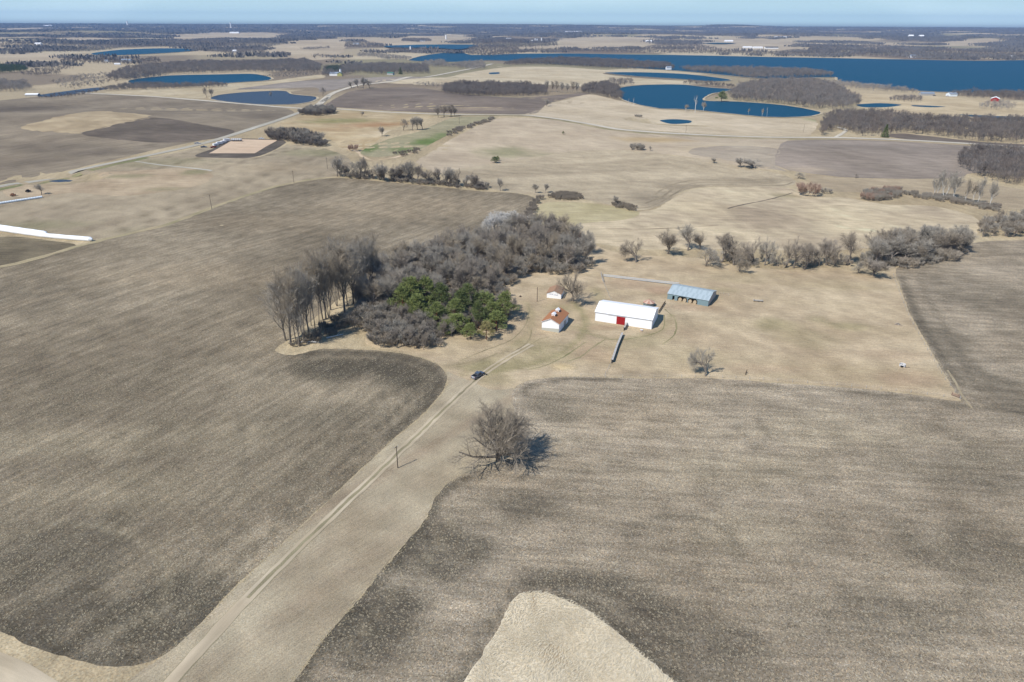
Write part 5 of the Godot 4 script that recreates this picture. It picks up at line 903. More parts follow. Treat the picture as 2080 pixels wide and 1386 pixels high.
func trees() -> void:
	rng.seed = 91
	var n := 0
	# lone trees
	for t in [[-3.85, -165.14, 21.1, 24.3]]: plant("oak_tree", "lone_oak", t[0], t[1], t[2], t[3], "big bare spreading oak beside the lane at the field edge", "tree", "", "twig_dark", "bark_dark")
	for t in [[69.9, -218.42, 12.9, 13.2]]: plant("bare_tree", "oak_a", t[0], t[1], t[2], t[3], "lone bare tree on the fence line below the pasture", "tree", "", "twig", "bark_dark")
	for t in [[28.03, -290.61, 19.6, 18.9]]: plant("bare_tree", "oak_a", t[0], t[1], t[2], t[3], "bare tree overhanging the small white shed", "tree", "", "twig_dark", "bark_dark")
	for t in [[-341.6, -492.9, 8.6, 10]]: plant("bare_tree", "oak_b", t[0], t[1], t[2], t[3], "lone bare tree at the end of the wrapped bale row", "tree", "", "twig", "bark_dark")
	for t in [[65.8, -347.4, 15.2, 17.8]]: plant("oak_tree", "oak_a", t[0], t[1], t[2], t[3], "rounded bare oak at the left end of the pasture tree row", "tree", "", "twig_dark", "bark_dark")
	# cottonwoods on the west side of the grove
	rows_of([[-86.64, -241.52, 32, 13.5], [-82.73, -239.91, 27.7, 9.6], [-82.02, -244.3, 34.4, 9.7], [-81.27, -264.15, 31.4, 9.1], [-79.89, -265.22, 32.1, 11.6], [-78.9, -266.28, 28.4, 10.4], [-78.03, -267.85, 32.4, 10.1], [-72.44, -272.83, 33, 12.8], [-72.82, -280.4, 32.7, 13.5], [-70.7, -282.76, 29.7, 11], [-69.57, -295.73, 27.8, 10.5], [-68.03, -299.53, 27.1, 11.5], [-66.67, -300.88, 27.4, 11.6], [-80.89, -256.32, 27.7, 9.3], [-77.78, -286.9, 26.9, 11.1], [-85.99, -245.95, 30.4, 11.7], [-89.59, -244.94, 27.5, 11.7], [-81.79, -250.65, 29.8, 9.9], [-79.08, -275.69, 29.6, 9.9], [-71.98, -293.15, 27.4, 10.4], [-83.25, -259.12, 29.9, 9], [-77.54, -280.14, 28.1, 10]], ["tall_a", "tall_b", "tall_c", "tall_d"], "tall bare cottonwood on the left edge of the grove", "cottonwoods on the west edge of the grove", ["twig", "twig_tan"], "bark_dark", 1.1)
	# the grove
	n += grove([-66.84, -268.38, -59.41, -271.34, -44.77, -288.83, -24.74, -289.84, -6.96, -296.75, -2.52, -313.33, 4.9, -330.3, 22.5, -331.1, 38.6, -328.7, 41.5, -345.1, 40, -371, 29, -394.9, 14.6, -400.9, -0.3, -396.1, -11.6, -381.1, -30.2, -364.5, -49.6, -345.4, -63.43, -319.78, -71.42, -299.29], 8.1, 14.5, 10.5, ["round_a", "round_b", "round_c"], "bare grey tree in the thick of the grove behind the pines", "trees in the grove behind the pines", ["twig", "twig_brown", "twig", "twig_tan"])
	n += grove([-60.53, -266.09, -51, -271.72, -39.47, -264.39, -28.9, -262.23, -26.57, -247.83, -36.46, -240.37, -46.43, -242.75, -54.94, -246.99], 7.0, 7.5, 6.0, ["round_c", "round_a"], "small bare tree in the scrub at the front of the grove", "scrubby trees at the front of the grove", ["twig", "twig_brown"])
	for q in scatter(pts([-63.61, -271.14, -54.55, -294.25, -41.04, -295.05, -28.9, -262.23, -27.13, -243.27, -36.13, -237.77, -47.99, -240.5, -57.86, -246.9]), 4.6, 0.9): plant("bare_shrub", "shrub_a", q.x, q.y, rng.randf_range(2.4, 4.5), rng.randf_range(3.5, 5.5), "leafless grey brush at the front edge of the grove", "shrub", "brush at the front edge of the grove", ["twig", "twig_brown", "twig"][rng.randi() % 3])
	for q in scatter(pts([-87.09, -239.77, -77.11, -241.82, -68.46, -254.9, -62.6, -266, -67.79, -270.94, -78.45, -262.77, -84.06, -246.02]), 3.6, 0.9): plant("bare_shrub", "shrub_a", q.x, q.y, rng.randf_range(2.0, 3.8), rng.randf_range(3.0, 4.6), "dark leafless brush under the tall cottonwoods", "shrub", "brush under the cottonwoods", "twig_dark")
	for q in scatter(pts([-25.62, -272.78, -8.9, -284.62, -2.19, -273.6, -4.09, -257.98, -16.23, -256.66]), 5.0, 0.9): plant("bare_shrub", "shrub_a", q.x, q.y, rng.randf_range(2.2, 4.0), rng.randf_range(3.0, 5.0), "leafless brush between the pines", "shrub", "brush between the pines", "twig_brown")
	rows_of([[-10.5, -393.4, 14.4, 8.8], [-6.7, -395.7, 14.5, 7.6], [-2.6, -398.1, 14, 8.3], [1.2, -400.4, 12.8, 7.7], [5.1, -404.9, 10.5, 6.6], [-14.6, -386.9, 13.6, 6.9]], ["tall_a", "round_b"], "whitish poplar at the far end of the grove", "pale poplars at the far end of the grove", ["twig_pale"], "bark_pale")
	rows_of([[15.9, -356.7, 18.9, 10.7], [22.2, -375.1, 15, 10.1], [28, -379.1, 12.8, 10.2], [13.3, -407.4, 6.7, 9]], ["round_a", "round_c"], "bare tree at the back corner of the grove", "trees at the back corner of the grove", ["twig_brown"])
	for t in [[31.4, -386.9, 7.6, 13.2], [35.4, -383.1, 7.5, 11.4]]: plant("bare_shrub", "shrub_a", t[0], t[1], t[2], t[3], "reddish willow bush at the back corner of the grove", "shrub", "reddish willows at the back of the grove", "twig_red")
	for q in scatter(pts([5.9, -425.7, 9.8, -433.2, 19.8, -480.1, 22.1, -486.2, 21.2, -498.6, 16.5, -486.1, 8.1, -446, 2.8, -425.6]), 5.0, 0.9): plant("bare_shrub", "shrub_a", q.x, q.y, rng.randf_range(2.5, 4.5), rng.randf_range(4.0, 6.0), "leafless brush in the hedgerow behind the grove", "shrub", "hedgerow brush behind the grove", "twig_brown")
	wood("grove_undergrowth", pts([-67.79, -270.94, -57.86, -246.9, -46.08, -240.55, -34.24, -237.82, -26.57, -247.83, -19.26, -256.57, -8.3, -262.88, -1.12, -273.63, -1.27, -303.36, 4.79, -324.32, 22.12, -325.09, 38.26, -325.68, 41.5, -345.1, 40, -371, 29, -394.9, 14.6, -400.9, -0.3, -396.1, -11.6, -381.1, -30.2, -364.5, -49.6, -345.4, -63.43, -319.78, -71.42, -299.29]), 4.0, 6.5, "grey leafless undergrowth filling the grove", c8(178, 169, 154), "brush")
	# pines
	rng.seed = 17
	var pk := 0
	for t in from_left([[-43.56, -276.38, 16.3, 10.3], [-46.78, -271.91, 13.4, 8.5], [-37.38, -278.87, 15.1, 8.2], [-30.7, -276.94, 13, 7.8], [-19.03, -273.03, 14.2, 8.1], [-11.79, -273.28, 10.7, 9.8], [-2.98, -268.22, 12.9, 8], [-23.76, -262.4, 12, 7.8], [-31.16, -260.15, 11.3, 7], [-22.22, -255.51, 8, 8.9], [-16.6, -249.02, 6.6, 6.3], [-6.51, -256.93, 8.9, 8.5], [-27.08, -253.44, 5.9, 6], [-13.89, -258.7, 12.2, 6.1], [-39.79, -266.94, 11.9, 8.4], [-8.37, -265.44, 9.4, 7.1], [-22.24, -270.23, 12.8, 6.8]]):
		plant("pine_tree", ["pine_a", "pine_b", "pine_c"][rng.randi() % 3], t[0], t[1], t[2], maxf(t[3] * 1.2, 6.5), "green pine in the cluster at the front of the grove, %s from the left" % NTH[pk], "tree", "green pines at the front of the grove", ["needle", "needle", "needle_dark"][rng.randi() % 3], "pine_bark"); pk += 1
	for t in [[-10.25, -248.25, 7.9, 6.7]]: plant("pine_tree", "pine_b", t[0], t[1], t[2], t[3], "browning pine at the lane corner of the grove", "tree", "", "needle_brown", "pine_bark")
	for t in [[-16.2, -625.9, 5.8, 7.5]]: plant("pine_tree", "pine_c", t[0], t[1], t[2], t[3], "lone green pine on the pinkish hillside", "tree", "", "needle_dark", "pine_bark")
	for t in [[-13.8, -634.9, 4.5, 3.6]]: plant("pine_tree", "pine_a", t[0], t[1], t[2], t[3], "smaller green pine touching the lone hillside pine", "tree", "", "needle", "pine_bark")
	for t in [[54.1, -760.3, 3.2, 3.2]]: plant("pine_tree", "pine_b", t[0], t[1], t[2], t[3], "tiny dark pine high on the pinkish hillside", "tree", "", "needle_dark", "pine_bark")
	for t in [[422.2, -801.6, 14.6, 9.5]]: plant("spruce_tree", "spruce", t[0], t[1], t[2], t[3], "dark green spruce beside the right-hand gravel road", "tree", "", "needle_dark", "pine_bark")
	for t in [[-282, -1832, 17.3, 12.3]]: plant("spruce_tree", "spruce", t[0], t[1], t[2], t[3], "dark spruce beside the pale green shed", "tree", "", "needle_dark", "pine_bark")
	for t in [[344, -1190, 17.1, 16.3]]: plant("pine_tree", "pine_a", t[0], t[1], t[2], t[3], "green pine at the tip of the wooded peninsula", "tree", "", "needle", "pine_bark")
	# row of trees behind the pasture
	rng.seed = 23
	rows_of([[85.8, -361.8, 13.4, 10.3], [98.1, -367.8, 14.4, 11], [105.3, -369.5, 9.4, 6.6], [101.6, -341.6, 10, 10.8], [111.9, -348.9, 15.1, 14.2], [116.6, -343.4, 9, 9.9], [116.9, -334.1, 9.4, 8.6], [128, -345.9, 15, 11.5], [133, -343.6, 15.3, 10.4], [143.3, -340.7, 14.6, 11.9], [146.6, -339.2, 17.2, 11.3], [151.7, -337.7, 13.4, 12.8], [162, -344.1, 9.6, 7.3], [165.7, -344.1, 13.9, 9.4], [170, -343.4, 10.9, 8.3], [176.9, -344.4, 17.4, 12], [177.5, -332, 5.6, 6.6], [183.2, -329.1, 9.2, 12], [116.5, -352.2, 10.3, 9], [139.5, -342.2, 8.2, 6.7]], ["oak_a", "oak_b", "round_c"], "gnarled bare tree in the row behind the pasture", "trees in the row behind the pasture", ["twig", "twig_brown", "twig_dark"], "bark_dark", 1.45)
	n += grove([183.6, -339.8, 195.4, -345.5, 210, -343.4, 236.5, -357.9, 252.2, -365.2, 260.5, -380.1, 246.4, -385.3, 216.1, -376.5, 195, -358.5], 7.0, 14.0, 12.5, ["round_a", "round_c", "round_b"], "bare tree in the dense thicket at the pasture corner", "trees in the thicket at the pasture corner", ["twig", "twig_dark"])
	for q in scatter(pts([182.2, -336.7, 194.3, -343.1, 208.3, -340.2, 234, -353.6, 250.8, -361.7, 252.7, -367, 212.1, -347.4, 197.4, -349.6]), 4.5, 0.9): plant("bare_shrub", "shrub_a", q.x, q.y, rng.randf_range(2.0, 4.0), rng.randf_range(3.5, 5.5), "leafless brush along the front of the pasture thicket", "shrub", "brush along the pasture thicket", "twig")
	wood("tree_row_undergrowth", pts([99.3, -341.6, 112.5, -347.3, 119.9, -337.2, 143.3, -338.4, 152.7, -336.2, 178.2, -342, 183.1, -335.9, 187, -341.4, 173.8, -349.9, 156, -344.8, 136.4, -348.4, 117.2, -354.6, 102.8, -350.4]), 6.0, 5.0, "grey leafless undergrowth along the tree row behind the pasture", c8(178, 169, 154), "brush")
	wood("hedgerow_undergrowth", pts([-141.4, -549.6, -117.9, -546, -93.6, -540.6, -53.7, -527.5, -21.1, -519.6, -21.5, -529.7, -55.1, -542.9, -96.1, -555.9, -120.9, -561.2, -144.1, -561.2]), 5.0, 5.5, "grey leafless undergrowth along the far hedgerow", c8(178, 169, 154), "brush")
	wood("thicket_undergrowth", pts([181.4, -336.7, 194.3, -343.1, 208.3, -340.2, 234, -353.6, 251.7, -362.6, 261.7, -381, 246.9, -386.2, 216.6, -377.4, 194.2, -358.5]), 4.0, 5.5, "grey leafless undergrowth in the pasture corner thicket", c8(178, 169, 154), "brush")
	# hedgerow beyond the big stubble field
	rows_of([[-141, -553, 16, 9.9], [-135.3, -552.1, 10.8, 6.3], [-128.4, -553.1, 12, 8.7], [-121.6, -548.9, 15.5, 8.6], [-117.9, -547.7, 17.5, 8.6], [-111.8, -548.5, 8.3, 7.1], [-102.1, -544.6, 14.6, 14.1], [-94.5, -543.9, 11.1, 8.6], [-91.2, -542.5, 13.4, 9.3], [-83.7, -541.7, 15.7, 14], [-78.9, -540.5, 16.9, 11.6], [-74.5, -539.3, 14.5, 8.5], [-66.1, -536.7, 11.3, 9.3], [-57.3, -537.5, 12.9, 8.5], [-52.2, -532.7, 11.7, 6.1], [-47.9, -531.4, 14.7, 9.2], [-35.4, -532.3, 8.9, 7.7], [-29.3, -525.9, 11.9, 9.1], [-23.6, -524.5, 6.5, 8.3], [-106.2, -545.8, 9.5, 9.4], [-87.9, -541.2, 13.4, 10.9], [-138.7, -553.3, 13.2, 7.1]], ["round_a", "round_c", "oak_b", "round_b"], "bare tree in the hedgerow across the big stubble field", "trees in the hedgerow across the stubble field", ["twig", "twig_brown"], "bark_dark")
	for t in [[-42, -533.5, 15.1, 15.3]]: plant("oak_tree", "oak_a", t[0], t[1], t[2], t[3], "dark rounded oak standing out in the hedgerow", "tree", "", "twig_dark", "bark_dark")
	for q in scatter(pts([-134.5, -550.5, -93.6, -540.6, -53.7, -527.5, -21, -518, -21.4, -528, -54.6, -537.7, -95, -549, -136, -557.2]), 6.0, 0.9): plant("bare_shrub", "shrub_a", q.x, q.y, rng.randf_range(1.6, 3.5), rng.randf_range(3.5, 5.5), "leafless brush along the foot of the hedgerow", "shrub", "brush along the hedgerow", "twig_brown")
	for t in [[-9.4, -516.9, 10.6, 6.7]]: plant("bare_tree", "round_b", t[0], t[1], t[2], t[3], "single bare tree past the right end of the hedgerow", "tree", "", "twig", "bark")
	for t in [[16.9, -511.4, 7.9, 6.6], [24.3, -511.6, 7.9, 6.6]]: plant("bare_tree", "round_a", t[0], t[1], t[2], t[3], "one of two slim bare trees left of the dark hedge patch", "tree", "two slim trees left of the dark hedge patch", "twig", "bark")
	for t in [[72.7, -474, 7, 6.9]]: plant("bare_tree", "round_a", t[0], t[1], t[2], t[3], "bare tree on the small dark hedge patch", "tree", "", "twig", "bark")
	for q in scatter(pts([24.2, -500.3, 32.7, -510.2, 47.2, -507.3, 53.1, -493, 45.3, -485.1, 31.5, -489.5]), 3.4, 0.9): plant("bare_shrub", "shrub_a", q.x, q.y, rng.randf_range(2.4, 3.6), rng.randf_range(3.2, 4.4), "dark bush in the oval hedge patch on the field edge", "shrub", "dark bushes in the oval hedge patch", "twig_dark")
	for q in scatter(pts([70.3, -477.2, 77, -480.2, 84.1, -464.2, 84.4, -453.5, 77.3, -452.5, 70.9, -466.3]), 3.4, 0.9): plant("bare_shrub", "shrub_a", q.x, q.y, rng.randf_range(1.8, 3.0), rng.randf_range(3.0, 4.2), "dark bush in the smaller hedge patch on the meadow edge", "shrub", "dark bushes in the smaller hedge patch", "twig_dark")
	# middle distance clumps
	rng.seed = 29
	n += grove([-262.8, -752.8, -260, -774.4, -230.8, -766.4, -196.4, -725.1, -184.8, -700.5, -197.5, -700, -227.8, -719.6, -247.3, -733.4], 10.5, 11.0, 9.0, ["round_a", "round_c"], "bare tree in the clump beside the gravel pad", "trees in the clump beside the gravel pad", ["twig", "twig_brown"])
	n += grove([-287.3, -956, -291, -1040.2, -260.9, -1025.3, -244.6, -981.2, -259.3, -947.3], 8.5, 10.0, 8.0, ["round_a", "round_b"], "bare tree in the clump at the road junction", "trees in the clump at the road junction", ["twig"])
	wood("clump_undergrowth", pts([-262.3, -749.9, -261, -777.5, -232.6, -772.8, -197.7, -730.4, -183.1, -697.6, -196.7, -697.1, -227, -716.7, -246.4, -730.5]), 6.0, 8.0, "grey leafless undergrowth in the clump beside the gravel pad", c8(150, 141, 130), "brush")
	wood("clump_undergrowth", pts([-286.2, -947.9, -293.2, -1048.3, -262.7, -1032.8, -243.3, -981.4, -257.4, -940.2]), 6.5, 8.0, "grey leafless undergrowth in the clump at the road junction", c8(150, 141, 130), "brush")
	for t in [[-120.1, -778.2, 13.6, 11.9]]: plant("oak_tree", "oak_b", t[0], t[1], t[2], t[3], "vase-shaped bare elm by the curving wheat field", "tree", "", "twig_brown", "bark_dark")
	rows_of([[-110.1, -776.8, 13.6, 8.6], [-105.2, -780.1, 14.7, 9.8], [-100.2, -783.8, 13.2, 8.7]], ["round_a", "round_b"], "bare tree in the trio beside the vase-shaped elm", "trio of trees beside the elm", ["twig"], "bark_dark")
	rows_of([[-95.5, -910.8, 13.9, 8.8], [-88.4, -915.3, 15.2, 10.1], [-79.9, -919.4, 15.9, 11.4], [-75.3, -925.4, 11.5, 7.7]], ["round_b", "tall_a"], "bare tree in the roadside group above the wheat field", "roadside trees above the wheat field", ["twig_brown"], "bark_dark")
	rows_of([[-317, -1422, 12.6, 11.6], [-304, -1422, 18.4, 13.5], [-292, -1412, 22.1, 13.4], [-282, -1423, 15.5, 12.5]], ["round_a", "round_b"], "bare tree in the group beside the road below the yellow farm", "trees below the yellow farm", ["twig"], "bark_dark")
	rows_of([[64, -1356, 21.3, 8.3], [74, -1357, 19.4, 8.3], [81, -1347, 21.1, 8.2], [91, -1348, 18.4, 8.2], [101, -1348, 16.5, 8.2], [110, -1338, 21, 9.1], [118, -1339, 19.2, 8.2]], ["tall_a", "round_b"], "slim bare tree in the line between the two dark woods", "slim trees between the two dark woods", ["twig", "twig_tan"])
	rows_of([[263.2, -1034.5, 25.7, 15.7], [280.1, -1053.6, 15.3, 10.1], [253.8, -1052.6, 10.9, 8.7], [333.5, -1013.4, 9.8, 4.2], [345.6, -991.1, 12.4, 4.8], [352.5, -991.4, 13.7, 5.5], [182.2, -1137.5, 10.9, 5.5], [189.6, -1130.6, 12.4, 6.2]], ["snag", "round_b"], "pale bare tree standing at the near shore of the round pond", "pale trees at the near shore of the round pond", ["twig_tan"], "bark_pale", 0.85)
	rows_of([[233.9, -564.2, 5.3, 8.1], [197.1, -598.4, 9, 7.7], [207.6, -598, 7.7, 14.4], [178.1, -615.3, 4.8, 5.2], [282.5, -567.2, 3.3, 3.2], [-138.5, -746.4, 11, 6.3], [131.7, -672.7, 4.8, 4.3], [50.6, -1087.6, 9.7, 11.9], [-249.5, -942, 9.1, 5.2], [-199.3, -941, 7.2, 5.2], [-703, -2618, 14, 10.5], [-332, -1261, 14.7, 9.5], [-409, -1222, 10.9, 5.8], [-521, -1226, 16.8, 7.5], [-512, -1226, 15.1, 8.4]], ["oak_b", "round_c"], "small lone bare tree standing in open grass", "small lone trees in the open", ["twig", "twig_brown"], "bark_dark")
	for t in [[220.3, -509.3, 10.4, 18.4]]: plant("bare_shrub", "shrub_a", t[0], t[1], t[2], t[3], "large reddish willow bush at the end of the creek", "shrub", "", "twig_red")
	for t in [[237.2, -516.3, 3.8, 9.7]]: plant("bare_shrub", "shrub_a", t[0], t[1], t[2], t[3], "grey bush right of the large reddish willow", "shrub", "", "twig")
	for t in [[120.1, -682.5, 6.8, 14.4], [123.4, -679.4, 6.2, 9.6]]: plant("bare_shrub", "shrub_a", t[0], t[1], t[2], t[3], "grey bush on the pinkish hillside below the road", "shrub", "grey bushes on the pinkish hillside", "twig")
	for q in scatter(pts([253.1, -497.4, 268, -517, 299.6, -527.6, 294.1, -511.1, 269.7, -490.2, 256, -491.3]), 4.2, 0.9): plant("bare_shrub", "shrub_a", q.x, q.y, rng.randf_range(3.5, 6.0), rng.randf_range(4.5, 7.0), "tall leafless bush in the thick hedge on the right", "shrub", "bushes in the thick right hedge", ["twig", "twig_red", "twig_brown"][rng.randi() % 3])
	for q in scatter(pts([295.8, -514.3, 315.4, -508.3, 335.2, -481.2, 341.8, -469.9, 329.6, -461.4, 319.3, -478, 306.6, -492.5, 290.7, -504.6]), 4.5, 0.9): plant("bare_shrub", "shrub_a", q.x, q.y, rng.randf_range(2.5, 4.5), rng.randf_range(4.0, 6.0), "leafless bush in the thin hedge on the right", "shrub", "bushes in the thin right hedge", ["twig", "twig_brown"][rng.randi() % 2])
	rows_of([[318.4, -502, 21, 12.3], [322.3, -497.5, 19.4, 9.4], [313.6, -505.1, 14.8, 7.3], [324.6, -486.9, 17.9, 5.7], [330.8, -482.6, 19.6, 6.3], [335, -475.4, 19.3, 6.9], [330, -487, 15.1, 4.9]], ["tall_a", "tall_b", "round_b"], "tall pale bare tree in the hedge on the right", "tall trees in the right hedge", ["twig_tan", "twig"], "bark_pale", 1.1)
	wood("bare_wood", pts([395.9, -619.9, 428.6, -665.6, 470.9, -698.7, 505.8, -691.9, 555.3, -679.8, 424.9, -507.3, 405.8, -544.1, 391.3, -558.1, 390.1, -590.8]), 5.0, 11.0, "bare grey wood at the right edge below the tilled field", c8(140, 131, 123))
	n += grove([283.1, -402.8, 294.8, -420.7, 316.1, -435.5, 335.7, -440.8, 338.8, -435.9, 313.5, -399.3, 308.2, -400.2, 292.5, -398.8], 5.6, 8.0, 8.0, ["round_c", "oak_b"], "bare tree in the near clump at the right edge", "trees in the near right-edge clump", ["twig", "twig_dark"])
	for t in [[282.2, -398.5, 9, 6.5]]: plant("oak_tree", "oak_b", t[0], t[1], t[2], t[3], "crooked bare oak in front of the near right-edge clump", "tree", "", "twig_dark", "bark_dark")
	for q in scatter(pts([-71.5, -749, -56.8, -803, -39.1, -843.2, -22.4, -878.2, -20.2, -861.7, -37.9, -817.6, -54.8, -773.5, -66.9, -738.3]), 6.0, 0.9): plant("bare_shrub", "shrub_a", q.x, q.y, rng.randf_range(2.0, 4.0), rng.randf_range(4.0, 7.0), "leafless bush in the strip beside the wheat field", "shrub", "bushes beside the wheat field", "twig_brown")
	for q in scatter(pts([-112.2, -658.2, -101.7, -682.8, -92.8, -688.2, -90.3, -675.9, -97.1, -649.4, -107.5, -642.7]), 7.0, 0.9): plant("bare_shrub", "shrub_a", q.x, q.y, rng.randf_range(2.0, 4.0), rng.randf_range(4.0, 7.0), "leafless bush in the valley bottom", "shrub", "bushes in the valley bottom", "twig_dark")
	for t in [[-153.5, -673.2, 7.1, 10.4]]: plant("bare_shrub", "shrub_a", t[0], t[1], t[2], t[3], "pinkish willow bush in the valley bottom", "shrub", "", "twig_red")
	for t in [[171.8, -976.7, 4.1, 10.8]]: plant("bare_shrub", "shrub_a", t[0], t[1], t[2], t[3], "round grey bush on the pale hill by the tiny pond", "shrub", "", "twig")
	print("grove trees ", n)

func farm() -> void:
	rng.seed = 5
	var b: Buf
	# long white barn
	var t := hall("barn", "long white steel barn with a red sliding door", Vector2(35.4, -268.4), -0.372, 24.2, 14.0, 4.25, 6.25, "white_steel", "white_steel", 0.25, "", "barn")
	b = Buf.new(); b.box(Vector3(9.3, 0.05, 0.06), Vector3(12.9, 3.55, 0.16)); var dr := part("sliding_door", b, mats.red_door, t, "red sliding door")
	b = Buf.new()
	for x in [10.5, 11.7]: b.box(Vector3(x, 0.08, 0.155), Vector3(x + 0.05, 3.5, 0.175))
	part("door_seam", b, mats.door_seam, dr)
	b = Buf.new(); b.box(Vector3(5.6, 3.6, 0.02), Vector3(13.2, 3.72, 0.2)); part("door_rail", b, mats.white_trim, t)
	b = Buf.new(); b.box(Vector3(-0.26, 4.02, 0.26), Vector3(24.46, 4.2, 0.36)); part("gutter", b, mats.white_trim, t)
	for x in [0.0, 24.1]:
		b = Buf.new(); b.box(Vector3(x - 0.04, 0.0, -0.02), Vector3(x + 0.14, 4.2, 0.03)); part("corner_trim", b, mats.white_trim, t)
	b = Buf.new(); b.prism_x(PackedVector2Array([Vector2(-6.75, 6.36), Vector2(-7.0, 6.46), Vector2(-7.25, 6.36), Vector2(-7.0, 6.42)]), -0.26, 24.46); part("ridge_cap", b, mats.white_trim, t)
	b = Buf.new()
	for i in 40: b.box(Vector3(0.3 + i * 0.6, 0.0, 0.0), Vector3(0.34 + i * 0.6, 4.0, 0.02))
	part("wall_ribs", b, mats.white_steel, t)
	b = Buf.new()
	for i in 40:
		var x := 0.1 + i * 0.61
		b.prism_x(PackedVector2Array([Vector2(0.24, 4.34), Vector2(0.24, 4.37), Vector2(-6.75, 6.37), Vector2(-6.75, 6.34)]), x, x + 0.05)
	part("roof_ribs", b, mats.white_steel, t)
	# granary with two cupolas
	t = gabled("granary", "white gabled granary with tan shingle roof and two cupolas", Vector2(12.3, -258.2), -0.385, 7.4, 12.4, 3.9, 5.7, "white_paint", "shingle", 0.3)
	b = Buf.new(); b.prism_z(PackedVector2Array([Vector2(-0.01, -0.4), Vector2(-0.01, 1.05), Vector2(7.41, 1.75), Vector2(7.41, -0.4)]), 0.01, 0.05); part("base_wall", b, mats.concrete, t, "grey concrete lower wall")
	for z in [-4.0, -9.0]:
		b = Buf.new(); b.box(Vector3(3.0, 5.1, z - 0.7), Vector3(4.4, 6.35, z + 0.7)); var cu := part("cupola", b, mats.white_paint, t)
		b = Buf.new(); b.prism_z(PackedVector2Array([Vector2(2.8, 6.3), Vector2(3.7, 6.95), Vector2(4.6, 6.3)]), z - 0.9, z + 0.9); part("cupola_roof", b, mats.white_paint, cu)
		b = Buf.new(); b.box(Vector3(4.4, 5.55, z - 0.5), Vector3(4.43, 6.2, z + 0.5)); part("louvre", b, mats.dark_wood, cu)
	b = Buf.new(); b.tube(Vector3(3.7, 5.7, -6.5), Vector3(3.7, 6.2, -6.5), 0.15, 0.15, 8, true); part("roof_vent", b, mats.dark_wood, t)
	b = Buf.new(); b.box(Vector3(7.4, 0.1, -9.2), Vector3(7.46, 2.4, -6.6)); part("side_door", b, mats.weathered_wood, t)
	b = Buf.new(); b.box(Vector3(-0.3, 3.66, 0.3), Vector3(7.7, 3.72, 0.34)); 
	for s in [0, 1]:
		b = Buf.new(); b.prism_z(PackedVector2Array([Vector2(-0.3 if s == 0 else 7.7, 3.62), Vector2(-0.3 if s == 0 else 7.7, 3.82), Vector2(3.7, 5.77), Vector2(3.7, 5.57)]), 0.302, 0.34); part("barge_board", b, mats.white_trim, t)
	# small white shed with painted lettering
	t = gabled("shed", "small white shed with faded blue lettering on its gable", Vector2(16.0, -294.6), -0.26, 6.6, 8.0, 2.3, 3.7, "white_paint", "shingle_old", 0.25)
	var le := Node3D.new(); le.name = "lettering"; t.add_child(le)
	for w in [[0.95, 1.95, 1.72], [3.25, 1.75, 1.5]]:
		var x: float = w[0]
		for i in 5:
			b = Buf.new(); var hgt: float = [0.34, 0.28, 0.38, 0.3, 0.34][i]
			b.box(Vector3(x, w[2], 0.005), Vector3(x + 0.09, w[2] + hgt, 0.03)); b.box(Vector3(x, w[2] + hgt - 0.08, 0.005), Vector3(x + 0.28, w[2] + hgt, 0.029))
			if i % 2: b.box(Vector3(x + 0.19, w[2], 0.005), Vector3(x + 0.28, w[2] + hgt - 0.1, 0.028))
			part("letter", b, mats.lettering, le); x += 0.42
	b = Buf.new(); b.box(Vector3(1.2, 2.2, 0.004), Vector3(3.0, 2.28, 0.02)); b.box(Vector3(4.85, 2.25, 0.004), Vector3(4.93, 2.7, 0.02)); b.box(Vector3(4.7, 2.5, 0.004), Vector3(5.08, 2.57, 0.021)); b.box(Vector3(3.9, 2.1, 0.004), Vector3(5.4, 2.16, 0.02)); part("painted_rule", b, mats.white_trim, t)
	for x in [0.0, 6.5]:
		b = Buf.new(); b.box(Vector3(x - 0.02, -0.2, 0.0), Vector3(x + 0.14, 2.3, 0.03)); part("corner_board", b, mats.white_paint, t)
	# blue-grey open shed with bales
	var L := 18.8
	t = thing("pole_shed", "blue-grey steel pole shed with two open arched bays", "shed", on(71.6, -294.4), -0.5)
	var D := 14.6; var e := 2.75; var rd := 4.65
	var openings := [[2.35, 3.35, 2.05, 0.0], [4.7, 9.2, 2.35, 0.7], [9.55, 13.9, 2.35, 0.7]]
	var xs := 0.0
	for o in openings:   # wall between the openings
		b = Buf.new(); b.box(Vector3(xs, -0.3, -0.12), Vector3(o[0], e, 0)); part("front_wall", b, mats.steel_blue, t); xs = o[1]
		b = Buf.new()
		var c: float = o[3]
		b.prism_z(PackedVector2Array([Vector2(o[0], e), Vector2(o[0], o[2] - c), Vector2(o[0] + c + 0.01, o[2]), Vector2(o[1] - c - 0.01, o[2]), Vector2(o[1], o[2] - c), Vector2(o[1], e)]), -0.12, 0.0); part("header", b, mats.steel_blue, t)
	b = Buf.new(); b.box(Vector3(xs, -0.3, -0.12), Vector3(L, e, 0)); part("front_wall", b, mats.steel_blue, t)
	b = Buf.new(); b.box(Vector3(0, -0.3, -D), Vector3(L, e, -D + 0.12)); part("back_wall", b, mats.steel_blue, t)
	for x in [0.0, L - 0.12]:
		b = Buf.new(); b.prism_x(PackedVector2Array([Vector2(-0.12, -0.3), Vector2(-0.12, e), Vector2(-D / 2, rd - 0.03), Vector2(-D + 0.12, e), Vector2(-D + 0.12, -0.3)]), x, x + 0.12); part("gable_wall", b, mats.steel_blue if x == 0.0 else mats.weathered_wood, t)
